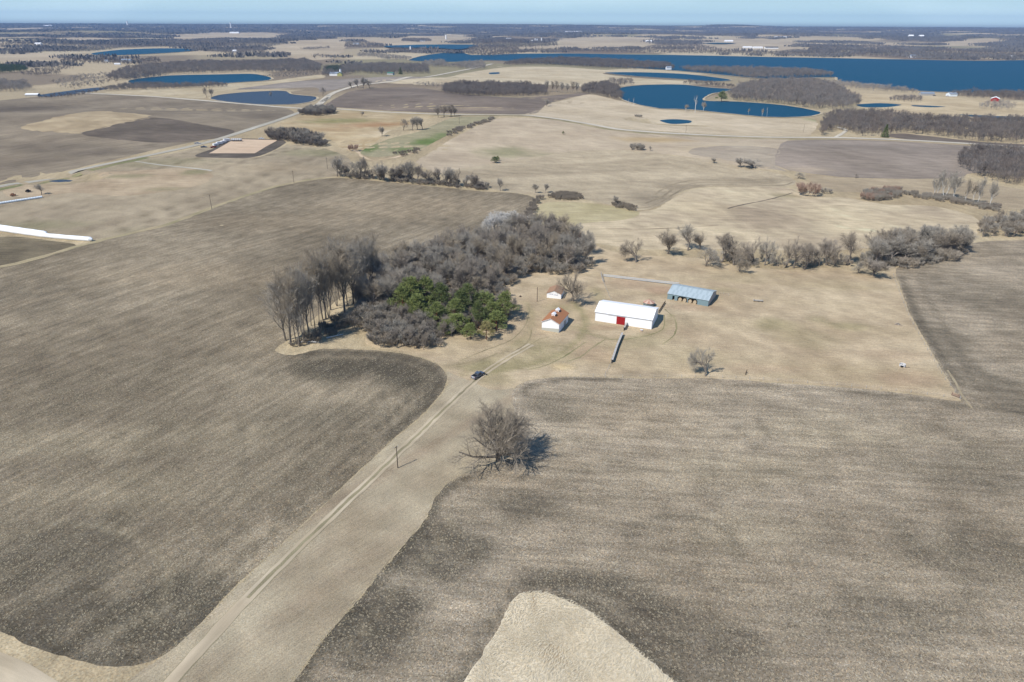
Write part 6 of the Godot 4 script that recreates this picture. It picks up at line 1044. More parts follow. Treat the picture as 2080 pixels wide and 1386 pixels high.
	for i in 21:
		var x0 := -0.2 + i * 0.915
		for s in 2:
			for h2 in 2:
				b = Buf.new()
				var za := 0.25 if s == 0 else -D - 0.25; var zb := -D / 2; var ya := e - 0.25 * (rd - e) / (D / 2)
				var m0 := 0.0 if h2 == 0 else 0.5; var m1 := 0.5 if h2 == 0 else 1.0
				var z0 := lerpf(za, zb, m0); var z1 := lerpf(za, zb, m1); var y0 := lerpf(ya, rd, m0) - h2 * 0.03 + 0.04; var y1 := lerpf(ya, rd, m1) - h2 * 0.03 + 0.04
				b.prism_x(PackedVector2Array([Vector2(z0, y0), Vector2(z0, y0 + 0.04), Vector2(z1, y1 + 0.04), Vector2(z1, y1)]), x0, x0 + 0.9)
				part("roof_panel", b, mats.steel_roof if (i * 7 + h2 * 3) % 5 < 3 else mats.steel_roof_dull, t)
	b = Buf.new(); b.box(Vector3(-0.2, rd + 0.05, -D / 2 - 0.18), Vector3(L + 0.2, rd + 0.1, -D / 2 + 0.18)); part("ridge_cap", b, mats.steel_roof, t)
	for x in [9.38, 4.5, 14.1]:
		b = Buf.new(); b.box(Vector3(x - 0.12, -0.2, -1.2), Vector3(x + 0.12, e, -0.95)); part("post", b, mats.dark_wood, t)
	var k := 0
	for x in [5.9, 8.05, 10.55, 12.75]:
		var p := t.transform * Vector3(x, 0, -0.9 + 0.25 * (k % 2)); k += 1
		round_bale("%s round straw bale from the left in the open shed" % NTH[k - 1], on(p.x, p.z), -0.5)
	# corn crib
	var cr := on(61.6, -286.2)
	t = thing("corn_crib", "squat round corn crib with a faded conical roof", "crib", cr)
	for i in 12:
		var a0 := TAU * i / 12; var a1 := TAU * (i + 1) / 12
		b = Buf.new()
		var p0 := Vector3(cos(a0), 0, sin(a0)) * 2.5; var p1 := Vector3(cos(a1), 0, sin(a1)) * 2.5
		b.quad(p0 + Vector3(0, 1.75, 0), p1 + Vector3(0, 1.75, 0), p1, p0); b.quad(p1 * 0.97 + Vector3(0, 1.75, 0), p0 * 0.97 + Vector3(0, 1.75, 0), p0 * 0.97, p1 * 0.97); part("wall_panel", b, mats.galvanised, t)
		b = Buf.new(); b.tri(p0 * 1.1 + Vector3(0, 1.72, 0), p1 * 1.1 + Vector3(0, 1.72, 0), Vector3(0, 2.95, 0)); b.tri(p1 * 1.1 + Vector3(0, 1.68, 0), p0 * 1.1 + Vector3(0, 1.68, 0), Vector3(0, 2.9, 0)); part("roof_panel", b, mats.rust_panel if i % 2 else mats.rust_panel_pale, t)
	b = Buf.new(); b.tube(Vector3(0, 2.8, 0), Vector3(0, 3.1, 0), 0.3, 0.18, 8, true); part("roof_cap", b, mats.rust_panel, t)
	for y in [0.55, 1.15]:
		b = Buf.new(); b.tube(Vector3(0, y, 0), Vector3(0, y + 0.06, 0), 2.53, 2.53, 12); part("hoop", b, mats.weathered_wood, t)
	# fences
	board_fence("board_fence", "long whitewashed board fence behind the corral", pts([45.8, -324.44, 63.07, -318.43, 80.99, -312.55]), 1.35, 2, 0.42, 3.0, "white_board", "weathered_wood")
	board_fence("board_fence", "weathered board fence running down from the barn door", pts([44.69, -253.16, 40.83, -241.06, 37.23, -228.24]), 1.35, 4, 0.29, 2.4, "weathered_wood", "dark_wood", 0.75)
	board_fence("board_fence", "short weathered fence against the barn front", pts([48.35, -264.21, 46.21, -258.08]), 1.4, 4, 0.3, 2.4, "weathered_wood", "dark_wood", 0.6)
	board_fence("board_fence", "short dark fence at the right end of the barn", pts([69.46, -288.57, 64.3, -276.88]), 1.3, 3, 0.24, 2.4, "dark_wood", "dark_wood")
	board_fence("board_fence", "grey chute fence at the left end of the corral fence", pts([44.9, -327.4, 44.62, -318.64, 44.77, -315.83]), 1.5, 3, 0.22, 1.6, "weathered_wood", "weathered_wood")
	wire_fence("sagging wire fence down the left side of the corral", pts([44.77, -315.83, 44.88, -304.98, 45.14, -296, 45.48, -289.86]), 2.5)
	wire_fence("wire fence from the board fence down to the field corner", pts([36.94, -227.42, 34.73, -221.45, 33.14, -217.23]), 2.4)
	wire_fence("wire fence along the bottom of the pasture", pts([24.89, -217.88, 33.63, -216.86, 46.03, -217.01, 70.86, -217.3, 89.65, -215.25, 114.54, -211.84, 137.87, -206.74, 152.12, -202.1]), 5.0)
	wire_fence("wire fence up the right side of the pasture", pts([152.32, -202.43, 155.23, -216.26, 162.35, -240.74, 171.67, -271.19, 182.6, -300.8, 193.4, -328.6]), 5.0)
	wire_fence("wire fence behind the open shed", pts([95.68, -302.14, 99.52, -300.91, 101.3, -299.02]), 2.2)
	# vehicles and yard things
	pickup("pickup_truck", "dark blue-grey pickup with a black bed cover parked on the lane", Vector2(-12.13, -216.77), 0.95, "truck_paint", "black")
	var dog := thing("dog", "small dark dog standing beside the parked pickup", "dog", on(Vector2(-9.26, -217.94).x, Vector2(-9.26, -217.94).y), -0.7)
	b = Buf.new()
	b.tube(Vector3(-0.38, 0.48, 0), Vector3(0.05, 0.46, 0), 0.13, 0.15, 8, true); b.tube(Vector3(0.05, 0.46, 0), Vector3(0.32, 0.5, 0), 0.15, 0.13, 8, true); b.tube(Vector3(0.28, 0.52, 0), Vector3(0.46, 0.7, 0), 0.1, 0.08, 7, true)
	b.tube(Vector3(0.4, 0.72, 0), Vector3(0.6, 0.72, 0), 0.09, 0.07, 7, true); b.tube(Vector3(0.58, 0.71, 0), Vector3(0.72, 0.67, 0), 0.055, 0.04, 6, true); b.tube(Vector3(-0.38, 0.52, 0), Vector3(-0.62, 0.42, 0), 0.035, 0.02, 5, true)
	for s in [-0.09, 0.09]:
		b.tube(Vector3(0.28, 0.45, s), Vector3(0.25, 0.2, s), 0.055, 0.035, 6); b.tube(Vector3(0.25, 0.2, s), Vector3(0.28, 0.0, s), 0.035, 0.035, 6, true)
		b.tube(Vector3(-0.32, 0.46, s), Vector3(-0.24, 0.27, s), 0.075, 0.045, 6); b.tube(Vector3(-0.24, 0.27, s), Vector3(-0.38, 0.16, s), 0.04, 0.03, 6); b.tube(Vector3(-0.38, 0.16, s), Vector3(-0.36, 0.0, s), 0.03, 0.035, 6, true)
		b.tube(Vector3(0.45, 0.78, s * 0.8), Vector3(0.42, 0.88, s), 0.035, 0.01, 4)
	part("body", b, mats.fur, dog)
	utility_pole("utility pole standing right of the lane in the foreground", Vector2(-32.4, -161.27), 7.4)
	utility_pole("utility pole left of the small white shed", Vector2(11.35, -289.49), 7.0, false)
	utility_pole("utility pole on the fence row left of centre", Vector2(-199.06, -446.15), 9.5)
	utility_pole("utility pole on the fence row near the hedgerow", Vector2(-168.76, -528.76), 9.5)
	utility_pole("utility pole beside the upper left hay field", Vector2(-155.36, -579.62), 9.5)
	utility_pole("utility pole on the wheat field edge", Vector2(-62.71, -831.03), 9.0)
	utility_pole("utility pole on the pale hill beside the right gravel road", Vector2(194.52, -795.68), 9.0)
	utility_pole("utility pole before the wooded farmstead", Vector2(345.15, -841.08), 9.0)
	# small things in the pasture
	t = thing("feed_trough", "long wooden feed trough standing in the pasture", "trough", on(Vector2(112.75, -291.71).x, Vector2(112.75, -291.71).y), -0.15)
	b = Buf.new(); b.prism_x(PackedVector2Array([Vector2(-0.45, 0.75), Vector2(-0.3, 0.35), Vector2(0.3, 0.35), Vector2(0.45, 0.75), Vector2(0.38, 0.75), Vector2(0.24, 0.42), Vector2(-0.24, 0.42), Vector2(-0.38, 0.75)]), -2.1, 2.1); part("trough", b, mats.weathered_wood, t)
	for x in [-1.9, 0.0, 1.9]:
		b = Buf.new(); b.box(Vector3(x - 0.06, -0.05, -0.5), Vector3(x + 0.06, 0.36, -0.38)); b.box(Vector3(x - 0.06, -0.05, 0.38), Vector3(x + 0.06, 0.36, 0.5)); b.box(Vector3(x - 0.06, 0.3, -0.5), Vector3(x + 0.06, 0.4, 0.5)); part("leg", b, mats.dark_wood, t)
	for x in [-2.0, 1.9]:
		b = Buf.new(); b.box(Vector3(x, 0.7, -0.1), Vector3(x + 0.12, 1.4, 0.1)); part("end_post", b, mats.weathered_wood, t)
	t = thing("brush_pile", "small pile of grey branches by the right pasture fence", "brush pile", on(Vector2(163.61, -265.79).x, Vector2(163.61, -265.79).y))
	for i in 14:
		b = Buf.new(); var a := rng.randf() * TAU; var q := Vector3(cos(a), 0, sin(a)) * rng.randf_range(0.6, 2.0)
		b.tube(q + Vector3(0, 0.05, 0), -q * 0.6 + Vector3(0, rng.randf_range(0.3, 1.1), 0), 0.08, 0.04, 5, true); part("branch", b, mats.bark if i % 3 else mats.bark_pale, t)
	t = thing("stock_tank", "pale stock tank with a dark pump in the lower right pasture", "stock tank", on(Vector2(145.46, -227.03).x, Vector2(145.46, -227.03).y))
	b = Buf.new(); b.tube(Vector3(0, 0, 0), Vector3(0, 0.9, 0), 1.05, 1.05, 16); b.tube(Vector3(0, 0.9, 0), Vector3(0, 0.75, 0), 1.05, 0.95, 16); part("tank", b, mats.white_trim, t)
	b = Buf.new(); b.box(Vector3(-0.95, 0.0, 0.3), Vector3(-0.2, 0.6, 1.2)); b.tube(Vector3(-0.6, 0.5, 0.7), Vector3(-0.6, 1.3, 0.7), 0.08, 0.08, 6, true); part("pump", b, mats.black, t)
	b = Buf.new(); b.tube(Vector3(0.3, 0.05, 1.2), Vector3(2.1, 0.05, 1.3), 0.12, 0.1, 6, true); part("trough_pipe", b, mats.dark_wood, t)
	t = thing("fallen_gate", "reddish fallen gate at the right corner of the pasture", "gate", on(Vector2(151.8, -204.12).x, Vector2(151.8, -204.12).y), -0.9)
	for i in 4:
		b = Buf.new(); b.box(Vector3(-1.3, 0.1 + i * 0.28, -0.05), Vector3(1.3, 0.2 + i * 0.28, 0.05)); part("bar", b, mats.rust_panel if i % 2 else mats.dark_wood, t)
	for x in [-1.3, 1.2]:
		b = Buf.new(); b.box(Vector3(x, -0.1, -0.1), Vector3(x + 0.12, 1.25, -0.051)); part("upright", b, mats.dark_wood, t)
	t = thing("fence_brace", "leaning dark post pair on the lower pasture fence", "gate", on(Vector2(85, -220.11).x, Vector2(85, -220.11).y), 1.1)
	for x in [-0.9, 0.9]:
		b = Buf.new(); b.tube(Vector3(x, -0.1, 0), Vector3(x + 0.15, 1.4, 0.1), 0.12, 0.1, 6, true); part("post", b, mats.dark_wood, t)
	b = Buf.new(); b.box(Vector3(-0.9, 0.85, -0.06), Vector3(1.0, 1.0, 0.06)); part("brace", b, mats.dark_wood, t)
	t = thing("stump", "dark burnt stump on the bare ground left of the pole", "stump", on(Vector2(3.78, -295.32).x, Vector2(3.78, -295.32).y))
	b = Buf.new(); b.tube(Vector3(0, -0.05, 0), Vector3(0.05, 0.5, 0), 0.5, 0.36, 9, true); part("wood", b, mats.dark_wood, t)
	for i in 4:
		b = Buf.new(); b.tube(Vector3(0, 0.2, 0), Vector3(cos(i * 1.6) * 0.9, 0.0, sin(i * 1.6) * 0.9), 0.16, 0.06, 5); part("root", b, mats.dark_wood, t)
	t = thing("mineral_feeder", "small pale feeder tub in front of the barn's right end", "feeder", on(Vector2(53.48, -257.71).x, Vector2(53.48, -257.71).y))
	b = Buf.new(); b.tube(Vector3(0, 0.0, 0), Vector3(0, 0.55, 0), 0.5, 0.55, 12, true); part("tub", b, mats.rust_panel_pale, t)
	b = Buf.new(); b.box(Vector3(-0.5, 0.6, -0.45), Vector3(0.5, 0.66, 0.45)); b.box(Vector3(-0.05, 0.5, -0.05), Vector3(0.05, 0.62, 0.05)); part("lid", b, mats.white_trim, t)
	# fallen timber below the cottonwoods
	t = thing("fallen_tree", "bleached fallen tree limbs below the cottonwoods", "fallen tree", on(Vector2(-80.32, -243.04).x, Vector2(-80.32, -243.04).y), 0.2)
	b = Buf.new(); b.tube(Vector3(-3.5, 0.5, -1.0), Vector3(0, 0.6, 0), 0.26, 0.22, 7, true); b.tube(Vector3(0, 0.6, 0), Vector3(4.2, 0.35, 1.0), 0.22, 0.12, 7, true); part("trunk", b, mats.bark_pale, t)
	for q in [[-1.0, 2.2, 1.3, 0.9], [0.6, 1.5, 2.0, 1.2], [1.5, -1.4, 1.5, 1.0], [2.5, 1.4, 2.0, 0.5], [-2.2, -1.5, 1.2, 1.3]]:
		b = Buf.new(); b.tube(Vector3(q[0], 0.5, 0.1), Vector3(q[0] + q[2], q[3], q[1]), 0.12, 0.05, 5, true); part("limb", b, mats.bark_pale, t)
	t = thing("fallen_log", "pale fallen log lying in the brush right of the cottonwoods", "log", on(Vector2(-71.14, -249.19).x, Vector2(-71.14, -249.19).y), 0.55)
	b = Buf.new(); b.tube(Vector3(-3.4, 0.25, 0), Vector3(3.4, 0.35, 0.2), 0.26, 0.15, 7, true); part("log_wood", b, mats.bark_pale, t)
	b = Buf.new(); b.tube(Vector3(0.8, 0.3, 0), Vector3(2.4, 0.8, -1.1), 0.1, 0.05, 5, true); part("limb", b, mats.bark_pale, t)

func bag(label: String, line: PackedVector2Array, r: float, mat: String) -> void:
	var t := thing("silage_bag", label, "silage bag", on(line[0].x, line[0].y), 0.0, "white silage bags on the left")
	var b := Buf.new(); var o := t.position
	for i in line.size() - 1:
		b.tube(on(line[i].x, line[i].y, r * 0.82) - o, on(line[i + 1].x, line[i + 1].y, r * 0.82) - o, r * (1.0 + 0.05 * sin(i * 1.7)), r * (1.0 + 0.05 * sin((i + 1) * 1.7)), 16)
	part("bag_skin", b, mats[mat], t)
	var e := on(line[-1].x, line[-1].y, r * 0.82) - o; var d := (e - (on(line[-2].x, line[-2].y, r * 0.82) - o)).normalized()
	b = Buf.new(); b.tube(e, e + d * 1.4, r, r * 0.35, 16, true); part("tied_end", b, mats[mat], t)

func countryside() -> void:
	rng.seed = 3
	var b: Buf
	bag("long white silage bag curving in from the left edge, front one", curve(pts([-433.6, -460.3, -361.6, -423.5, -301.3, -390.9, -275.8, -378.7, -260.6, -372.4, -243.5, -367, -232.6, -364.2]), false, 3.0), 1.35, "bag_plastic")
	bag("shorter white silage bag lying behind the front one", curve(pts([-439.6, -467.3, -366.7, -430.2, -305.1, -396.4, -283.4, -385.9, -266.3, -378]), false, 3.0), 1.35, "bag_plastic")
	var wb := thing("wrapped_bale_row", "row of blue-white plastic-wrapped bales at the left edge", "bale row", on(Vector2(-335.42, -483.64).x, Vector2(-335.42, -483.64).y))
	var line := curve(pts([-335.1, -483.6, -344.7, -473.7, -352.8, -465.3, -364.3, -453]), false, 1.45)
	for i in line.size() - 1:
		b = Buf.new(); var p := on(line[i].x, line[i].y, 0.72) - wb.position; var q := on(line[i + 1].x, line[i + 1].y, 0.72) - wb.position; var m := (p + q) / 2
		b.tube(p, m, 0.74, 0.84, 12); b.tube(m, q, 0.84, 0.74, 12, true); part("wrapped_bale", b, mats.wrap_plastic, wb)
	for s in [[58, 391, "dark farm implement beside the bale row", "black"], [27, 399, "rust-coloured implement at the left edge behind the bale row", "orange_paint"]]:
		var g := pts([-356.3, -501.3, -359.5, -489.2])[0 if s[0] == 58 else 1]
		var t := thing("farm_implement", s[2], "implement", on(g.x, g.y), 0.3)
		b = Buf.new(); b.box(Vector3(-1.8, 0.6, -0.9), Vector3(1.4, 1.5, 0.9)); b.prism_z(PackedVector2Array([Vector2(-1.2, 1.5), Vector2(0.6, 1.5), Vector2(0.2, 2.2), Vector2(-0.9, 2.2)]), -0.8, 0.8); part("frame", b, mats[s[3]], t)
		b = Buf.new(); b.box(Vector3(1.4, 0.6, -0.1), Vector3(3.2, 0.75, 0.1)); part("drawbar", b, mats.dark_wood, t)
		for w in [-1.0, 1.0]: wheel(t, Vector3(-0.6, 0.5, w), 0.5, 0.3)
	# construction pad vehicles
	var ln := ["white box trailer at the near end of the row by the pad", "second white trailer in the row by the pad", "third white trailer in the row by the pad", "white trailer at the far end of the row by the pad"]
	var tp := pts([-294.5, -694.5, -294.1, -703.4, -293.5, -712.1, -293.2, -720.7])
	for i in 4: trailer(ln[i], tp[i], [1.1, 1.0, 1.15, 0.9][i], [5.5, 6.5, 6.0, 7.0][i], [2.7, 2.9, 2.6, 3.0][i], "white_vehicle")
	var tk := thing("tank_truck", "long pale tank trailer at the back of the gravel pad", "tank trailer", on(Vector2(-284, -723.09).x, Vector2(-284, -723.09).y), 0.12)
	b = Buf.new(); b.tube(Vector3(-5.0, 1.9, 0), Vector3(5.0, 1.9, 0), 1.15, 1.15, 14, true); part("tank", b, mats.silver_paint, tk)
	for x in [-4.0, -2.0, 0.0, 2.0, 4.0]:
		b = Buf.new(); b.tube(Vector3(x - 0.1, 1.9, 0), Vector3(x + 0.1, 1.9, 0), 1.2, 1.2, 14); part("band", b, mats.dark_wood, tk)
	for x in [-3.6, -2.6, 3.4]:
		for s in [-1.0, 1.0]: wheel(tk, Vector3(x, 0.5, s), 0.5, 0.3)
	b = Buf.new(); b.box(Vector3(-5.0, 0.6, -0.9), Vector3(5.4, 0.85, 0.9)); part("chassis", b, mats.black, tk)
	pickup("pickup_truck", "silver pickup parked across the road from the gravel pad", Vector2(-317.29, -705.9), 0.35, "silver_paint", "black")
	pickup("pickup_truck", "dark pickup standing just off the pad near the trailers", Vector2(-302.42, -685.29), 0.25, "truck_paint", "black")
	pickup("pickup_truck", "red pickup at the end of the trailer row", Vector2(-292.78, -684.07), 0.8, "red_paint", "black")
	pickup("pickup_truck", "white pickup at the far corner of the gravel pad", Vector2(-263.67, -738.05), 0.3, "white_vehicle", "black")
	# farm buildings across the country, each placed by its front left corner
	var far := [
		["farm_shed", "white metal-roofed shed left of the yellow farm building", Vector2(-444.58, -1767.54), 0.0, 22.0, 14.0, 5.0, 8.5, "white_paint", "grey_roof"],
		["farm_shed", "pale green open shed right of the yellow farm building", Vector2(-312.61, -1811.29), -0.3, 16.0, 9.0, 4.0, 6.5, "grey_paint", "green_roof"],
		["farm_shed", "small white shed on the left edge of the slough", Vector2(-831.4, -1229.29), 0.1, 20.0, 10.0, 3.0, 4.5, "weathered_wood", "white_paint"],
		["house", "low grey lakeside house with dark windows", Vector2(744.19, -1319.63), -0.05, 24.0, 10.0, 3.2, 5.8, "weathered_wood", "grey_roof"],
		["house", "pale blue lakeside shed beside the parked cars", Vector2(787.46, -1302.89), 0.1, 14.0, 12.0, 4.0, 6.5, "wrap_plastic", "grey_roof"],
		["farm_shed", "white-fronted shed hidden in the wooded farmstead", Vector2(433.97, -879.83), 0.1, 12.0, 6.0, 2.6, 3.8, "white_paint", "white_paint"],
		["house", "large metal-roofed building at the left farmstead", Vector2(-1259.15, -2361.03), 0.2, 30.0, 18.0, 5.0, 9.0, "white_paint", "grey_roof"],
		["house", "small white house among the left farmstead trees", Vector2(-1308.9, -2356.71), 0.0, 10.0, 8.0, 4.0, 6.5, "white_paint", "grey_roof"],
		["farm_shed", "long low white shed in front of the left farmstead", Vector2(-1189.88, -2191.69), 0.3, 16.0, 8.0, 3.5, 5.0, "white_paint", "white_paint"],
		["house", "white house above the long left wood", Vector2(-1219.68, -3215.48), 0.1, 16.0, 12.0, 5.5, 9.0, "white_paint", "white_paint"],
		["house", "small white house beside the near lake wood", Vector2(431.95, -2066.4), 0.1, 14.0, 10.0, 6.0, 9.5, "white_paint", "grey_roof"],
		["farm_shed", "white shed by the far lake shore, left of the long barn", Vector2(1266.75, -4090.92), 0.0, 50.0, 20.0, 6.0, 9.0, "white_paint", "white_paint"],
		["farm_shed", "second white barn by the far lake shore", Vector2(1312.24, -4055.13), 0.0, 50.0, 20.0, 6.0, 9.0, "white_paint", "white_paint"],
		["farm_shed", "dark-roofed barn by the far lake shore", Vector2(1365.3, -4021.04), 0.0, 70.0, 24.0, 6.0, 10.0, "white_paint", "black"],
		["farm_shed", "white barn beyond the far shore fields", Vector2(1573.14, -5537.6), 0.0, 60.0, 30.0, 7.0, 12.0, "white_paint", "white_paint"],
		["farm_shed", "large white barn on the far right hills", Vector2(2136.45, -6103.96), 0.0, 100.0, 40.0, 9.0, 14.0, "white_paint", "white_paint"],
		["farm_shed", "white barn in the pale fields beyond the lake", Vector2(877.17, -4930.96), 0.0, 40.0, 24.0, 6.0, 12.0, "white_paint", "white_paint"],
		["farm_shed", "row of white farm sheds below the horizon right of centre", Vector2(623.15, -9011.63), 0.0, 200.0, 40.0, 9.0, 14.0, "white_paint", "white_paint"],
		["farm_shed", "white shed beside the far silos", Vector2(111.61, -4780.83), 0.0, 36.0, 20.0, 6.0, 10.0, "white_paint", "white_paint"],
		["farm_shed", "long white barn left of the far silos", Vector2(-80.32, -5890.13), 0.0, 70.0, 24.0, 6.0, 9.0, "white_paint", "white_paint"],
		["house", "white house on the far right shore", Vector2(1592.29, -2961.98), 0.1, 24.0, 14.0, 6.0, 10.0, "white_paint", "grey_roof"],
		["farm_shed", "white boathouse at the far right beach", Vector2(2002.5, -2979.97), 0.1, 26.0, 14.0, 5.0, 9.0, "white_paint", "white_paint"],
		["house", "white farmhouse on the far left horizon woods", Vector2(-6292.53, -10021.45), 0.0, 120.0, 60.0, 10.0, 18.0, "white_paint", "white_paint"],
		["farm_shed", "white farm buildings on the upper left pale field", Vector2(-2827.5, -7452.9), 0.0, 90.0, 40.0, 8.0, 14.0, "white_paint", "white_paint"],
		["house", "white house in the upper left woods", Vector2(-1733.99, -4558.78), 0.0, 36.0, 20.0, 6.0, 11.0, "white_paint", "white_paint"],
		["house", "white house before the far clump of dark trees", Vector2(-598.65, -4778.17), 0.0, 30.0, 18.0, 6.0, 10.0, "white_paint", "grey_roof"],
		["farm_shed", "white shed left of the islet silo", Vector2(-577.82, -3350.66), 0.0, 24.0, 14.0, 5.0, 8.0, "white_paint", "grey_roof"],
		["house", "white house at the copse left of the lake arm", Vector2(-901.17, -4181.55), 0.0, 30.0, 16.0, 6.0, 10.0, "white_paint", "grey_roof"],
		["house", "white cottage on the far side of the small left pond", Vector2(-2423.61, -3762.06), 0.0, 30.0, 18.0, 6.0, 10.0, "white_paint", "white_paint"],
		["house", "white farm on the far right hills, left of the pale strip", Vector2(3512.31, -6632.91), 0.0, 40.0, 30.0, 16.0, 26.0, "white_paint", "white_paint"],
		["house", "second white farm on the far right hills", Vector2(3618.92, -6660.5), 0.0, 40.0, 30.0, 14.0, 24.0, "white_paint", "white_paint"]]
	for f in far:
		hall(f[0], f[1], f[2], f[3], f[4], f[5], f[6], f[7], f[8], f[9], 0.4, "farm buildings across the country", "farm building")
	gabled("farm_shed", "yellow gabled farm building with green metal roof", Vector2(-421.63, -1750.9), 0.15, 11.0, 16.0, 5.5, 8.5, "yellow_paint", "green_roof", 0.4, "farm buildings across the country", "farm building")
	gabled("farm_shed", "red lakeside shed with a white metal roof", Vector2(805.86, -1217.18), -0.6, 12.0, 18.0, 4.5, 7.0, "red_paint", "white_paint", 0.4, "farm buildings across the country", "farm building")
	for s in [["left one of the pair of far white silos", Vector2(138.35, -4721.83), 3.5, 22.0], ["middle white silo of the far farm", Vector2(150.99, -4726.97), 3.5, 20.0], ["right one of the far white silos", Vector2(180.82, -4773.44), 4.0, 24.0], ["white silo on the wooded islet in the lake channel", Vector2(-474.45, -3425.15), 3.5, 20.0], ["white silo beside the far clump of trees", Vector2(-498.54, -5529.59), 5.0, 30.0], ["pale thin tower on the far left horizon", Vector2(-3863.77, -10268), 8.0, 70.0], ["silver silo behind the yellow farm building", Vector2(-421.53, -1786.45), 2.5, 13.0], ["white water tower low on the left horizon", Vector2(-5747.4, -11193.69), 10.0, 60.0]]:
		var t := thing("silo", s[0], "silo", on(s[1].x, s[1].y), 0.0, "silos across the country")
		b = Buf.new(); b.tube(Vector3(0, -1, 0), Vector3(0, s[3], 0), s[2], s[2], 14); part("barrel", b, mats.white_paint, t)
		b = Buf.new(); b.tube(Vector3(0, s[3], 0), Vector3(0, s[3] + s[2] * 0.7, 0), s[2], s[2] * 0.35, 14, true); part("dome", b, mats.grey_roof, t)
	# cars in the wooded farmstead and by the lake
	pickup("parked_car", "white car in the clearing of the wooded farmstead", Vector2(418.86, -906.78), 0.8, "white_vehicle", "white_vehicle")
	pickup("parked_car", "white van at the left edge of the wooded farmstead", Vector2(402.94, -906.24), 0.2, "white_vehicle", "white_vehicle")
	pickup("parked_car", "dark car beside the low lakeside house", Vector2(763.67, -1311.11), 0.0, "truck_paint", "black")
	pickup("parked_car", "white vehicle left of the pale blue lakeside shed", Vector2(782.9, -1302.69), 0.1, "white_vehicle", "white_vehicle")
	# tall grass on the island in the right field
	rng.seed = 61
	var tuft := Buf.new()
	for i in 11:
		var a := rng.randf() * TAU; var o := Vector3(cos(a), 0, sin(a)) * rng.randf_range(0, 0.16); var bend := Vector3(0.5, 0, 0.1) + rv() * 0.3; bend.y = 0
		var q := o + Vector3(0, rng.randf_range(0.28, 0.42), 0) + bend * 0.3; var r := q + bend * 0.75 + Vector3(0, rng.randf_range(-0.05, 0.2), 0)
		var w := Vector3(-sin(a), 0, cos(a)) * 0.03
		tuft.quad(o - w, q - w, q + w, o + w); tuft.tri(q - w, r, q + w)
	var tm := tuft.mesh()
	grass_stuff("tall_grass", tm, scatter(ragged(curve(pts([-12.37, -84.96, -9, -91.6, -5.2, -98.9, -1.83, -106.46, 0.57, -112.49, 2.44, -114.36, 6.85, -114.97, 11.14, -113.26, 15.49, -110.75, 20.2, -105.4, 25.42, -99.19, 29.48, -94.44, 32.05, -91.15, 36.68, -82.29]), true, 2.0), 0.4, 3.0), 0.42, 1.0), c8(252, 240, 212), c8(222, 204, 168), 1.0, "bleached tall grass lying in windblown swirls on the grass island")
	var edge := PackedVector2Array()
	for l in [[-24.23, -221.7, -22.38, -212.74, -24.08, -203.27, -28.58, -190.38, -35.85, -175.93, -43.95, -157.44, -52.26, -137.65, -60.49, -118.6, -65.83, -104.53, -69.67, -97.26], [1.1, -208.8, 7.08, -215.02, 16.01, -217.76, 46.03, -217.01, 70.86, -217.3, 89.53, -214.88, 114.38, -211.48, 137.68, -206.39, 151.92, -201.76], [156.55, -217.02, 164.01, -241.65, 172.96, -271.21, 184, -300.8, 194.2, -327.1], [-13.91, -157.69, -18.1, -153.61, -20.36, -148, -22.17, -138.81, -27.9, -125.8, -34.21, -111.3, -39.55, -98.84, -41.79, -91.21], [-84.66, -234.76, -74.32, -238.44, -55.3, -238.56, -41.51, -235.5, -29.47, -228.73]]:
		for p in curve(pts(l), false, 0.5):
			for k in 2: edge.push_back(p + Vector2(rng.randf_range(-0.8, 0.8), rng.randf_range(-0.8, 0.8)))
	for q in scatter(pts([11.76, -222.3, 14.75, -227.91, 23.13, -229.26, 24.53, -224.05, 19.72, -220.09]), 0.6, 1.0): edge.push_back(q)
	grass_stuff("verge_grass", tm, edge, c8(232, 216, 176), c8(200, 182, 142), 0.6, "uncut dry grass along the field and lane edges")
	# corn stalks and leaves left on the nearest part of the two stubble fields
	var flake := Buf.new()
	for i in 7:
		var o := Vector3(rng.randf_range(-0.45, 0.45), rng.randf_range(0.02, 0.07), rng.randf_range(-0.45, 0.45)); var a := rng.randf() * TAU; var d := Vector3(cos(a), rng.randf_range(-0.1, 0.35), sin(a)) * rng.randf_range(0.14, 0.34); var w := Vector3(-sin(a), 0.15, cos(a)) * rng.randf_range(0.025, 0.06)
		flake.quad(o - w, o + d - w * 0.5, o + d + w * 0.5, o + w)
	var fm := flake.mesh()
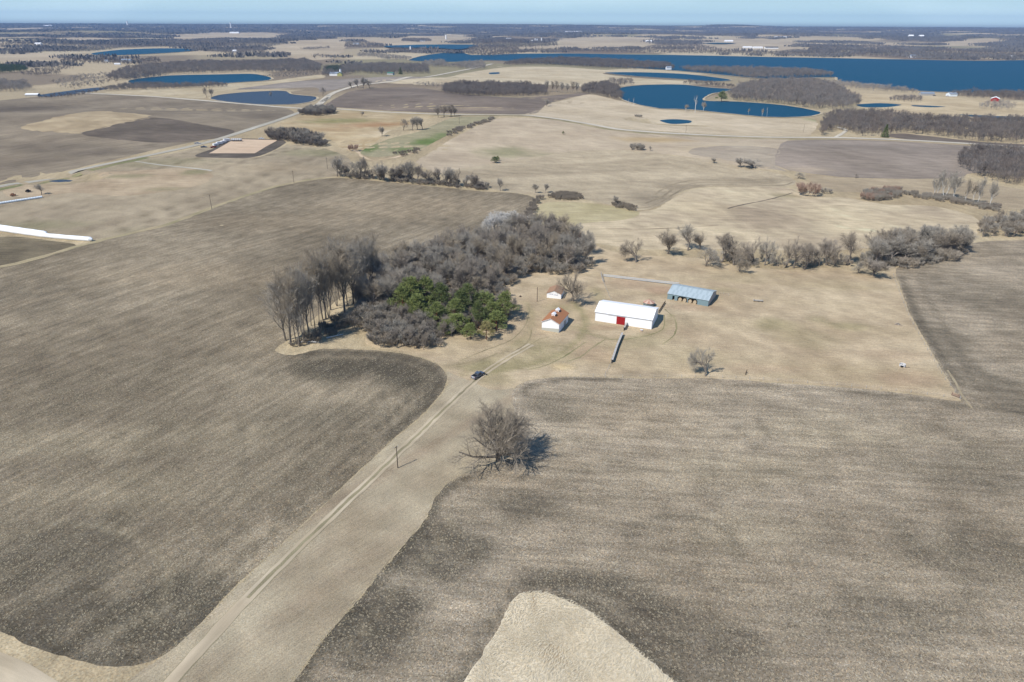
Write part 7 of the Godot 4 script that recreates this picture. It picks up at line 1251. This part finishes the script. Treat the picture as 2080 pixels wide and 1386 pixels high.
	var thin := func(a: PackedVector2Array) -> PackedVector2Array:
		var out := PackedVector2Array()
		for q in a:
			if rng.randf() < 0.62 + 1.1 * patchy.get_noise_2d(q.x * 1.6 + 400, q.y * 1.6): out.push_back(q)
		return out
	grass_stuff("corn_residue", fm, thin.call(scatter(pts([-192.93, -215.41, -135.74, -227.71, -78.05, -231.23, -52.39, -233.13, -30.81, -224.3, -25.37, -214.89, -29.06, -194.4, -52.89, -139.93, -62.4, -117.67, -70.27, -98.56, -81.73, -95.92, -98.71, -101.07, -114.92, -106.74]), 0.9, 1.0)), c8(200, 187, 156), c8(124, 113, 92), 1.0, "pale corn residue strewn over the left stubble field")
	grass_stuff("corn_residue", fm, thin.call(scatter(pts([-41.88, -89.93, -34.01, -110.32, -21.97, -137.11, -17.96, -152.07, -4.05, -161.28, 2.75, -167.94, 1.77, -204.64, 8.76, -212.48, 45.53, -214.03, 88.56, -211.95, 150.54, -199.43, 176.52, -196.42, 100.53, -88.54, 33.63, -88.21, 15.29, -110.88, 6.88, -115.85, 0.25, -114.35, -9.88, -88]), 0.9, 1.0)), c8(206, 192, 161), c8(132, 120, 98), 1.0, "pale corn residue strewn over the right stubble field")
func grass_stuff(called: String, m: Mesh, spots: PackedVector2Array, c: Color, c2: Color, s: float, label: String) -> void:
	var mm := MultiMesh.new(); mm.transform_format = MultiMesh.TRANSFORM_3D; mm.use_colors = true; mm.mesh = m; mm.instance_count = spots.size()
	for i in spots.size():
		var q := spots[i]; var f := s * rng.randf_range(0.7, 1.25)
		var turn := 0.6 + 2.6 * patchy.get_noise_2d(q.x * 5.0, q.y * 5.0) + rng.randf_range(-0.5, 0.5)
		mm.set_instance_transform(i, Transform3D(Basis(Vector3.UP, turn).scaled(Vector3(f, f * rng.randf_range(0.35, 0.7), f)), on(q.x, q.y)))
		mm.set_instance_color(i, c.lerp(c2, rng.randf() * 0.7))
	var o := MultiMeshInstance3D.new(); o.name = numbered(called); o.multimesh = mm; o.material_override = mats.grass_blade; add_child(o); tag(o, label, "grass", "", "stuff")
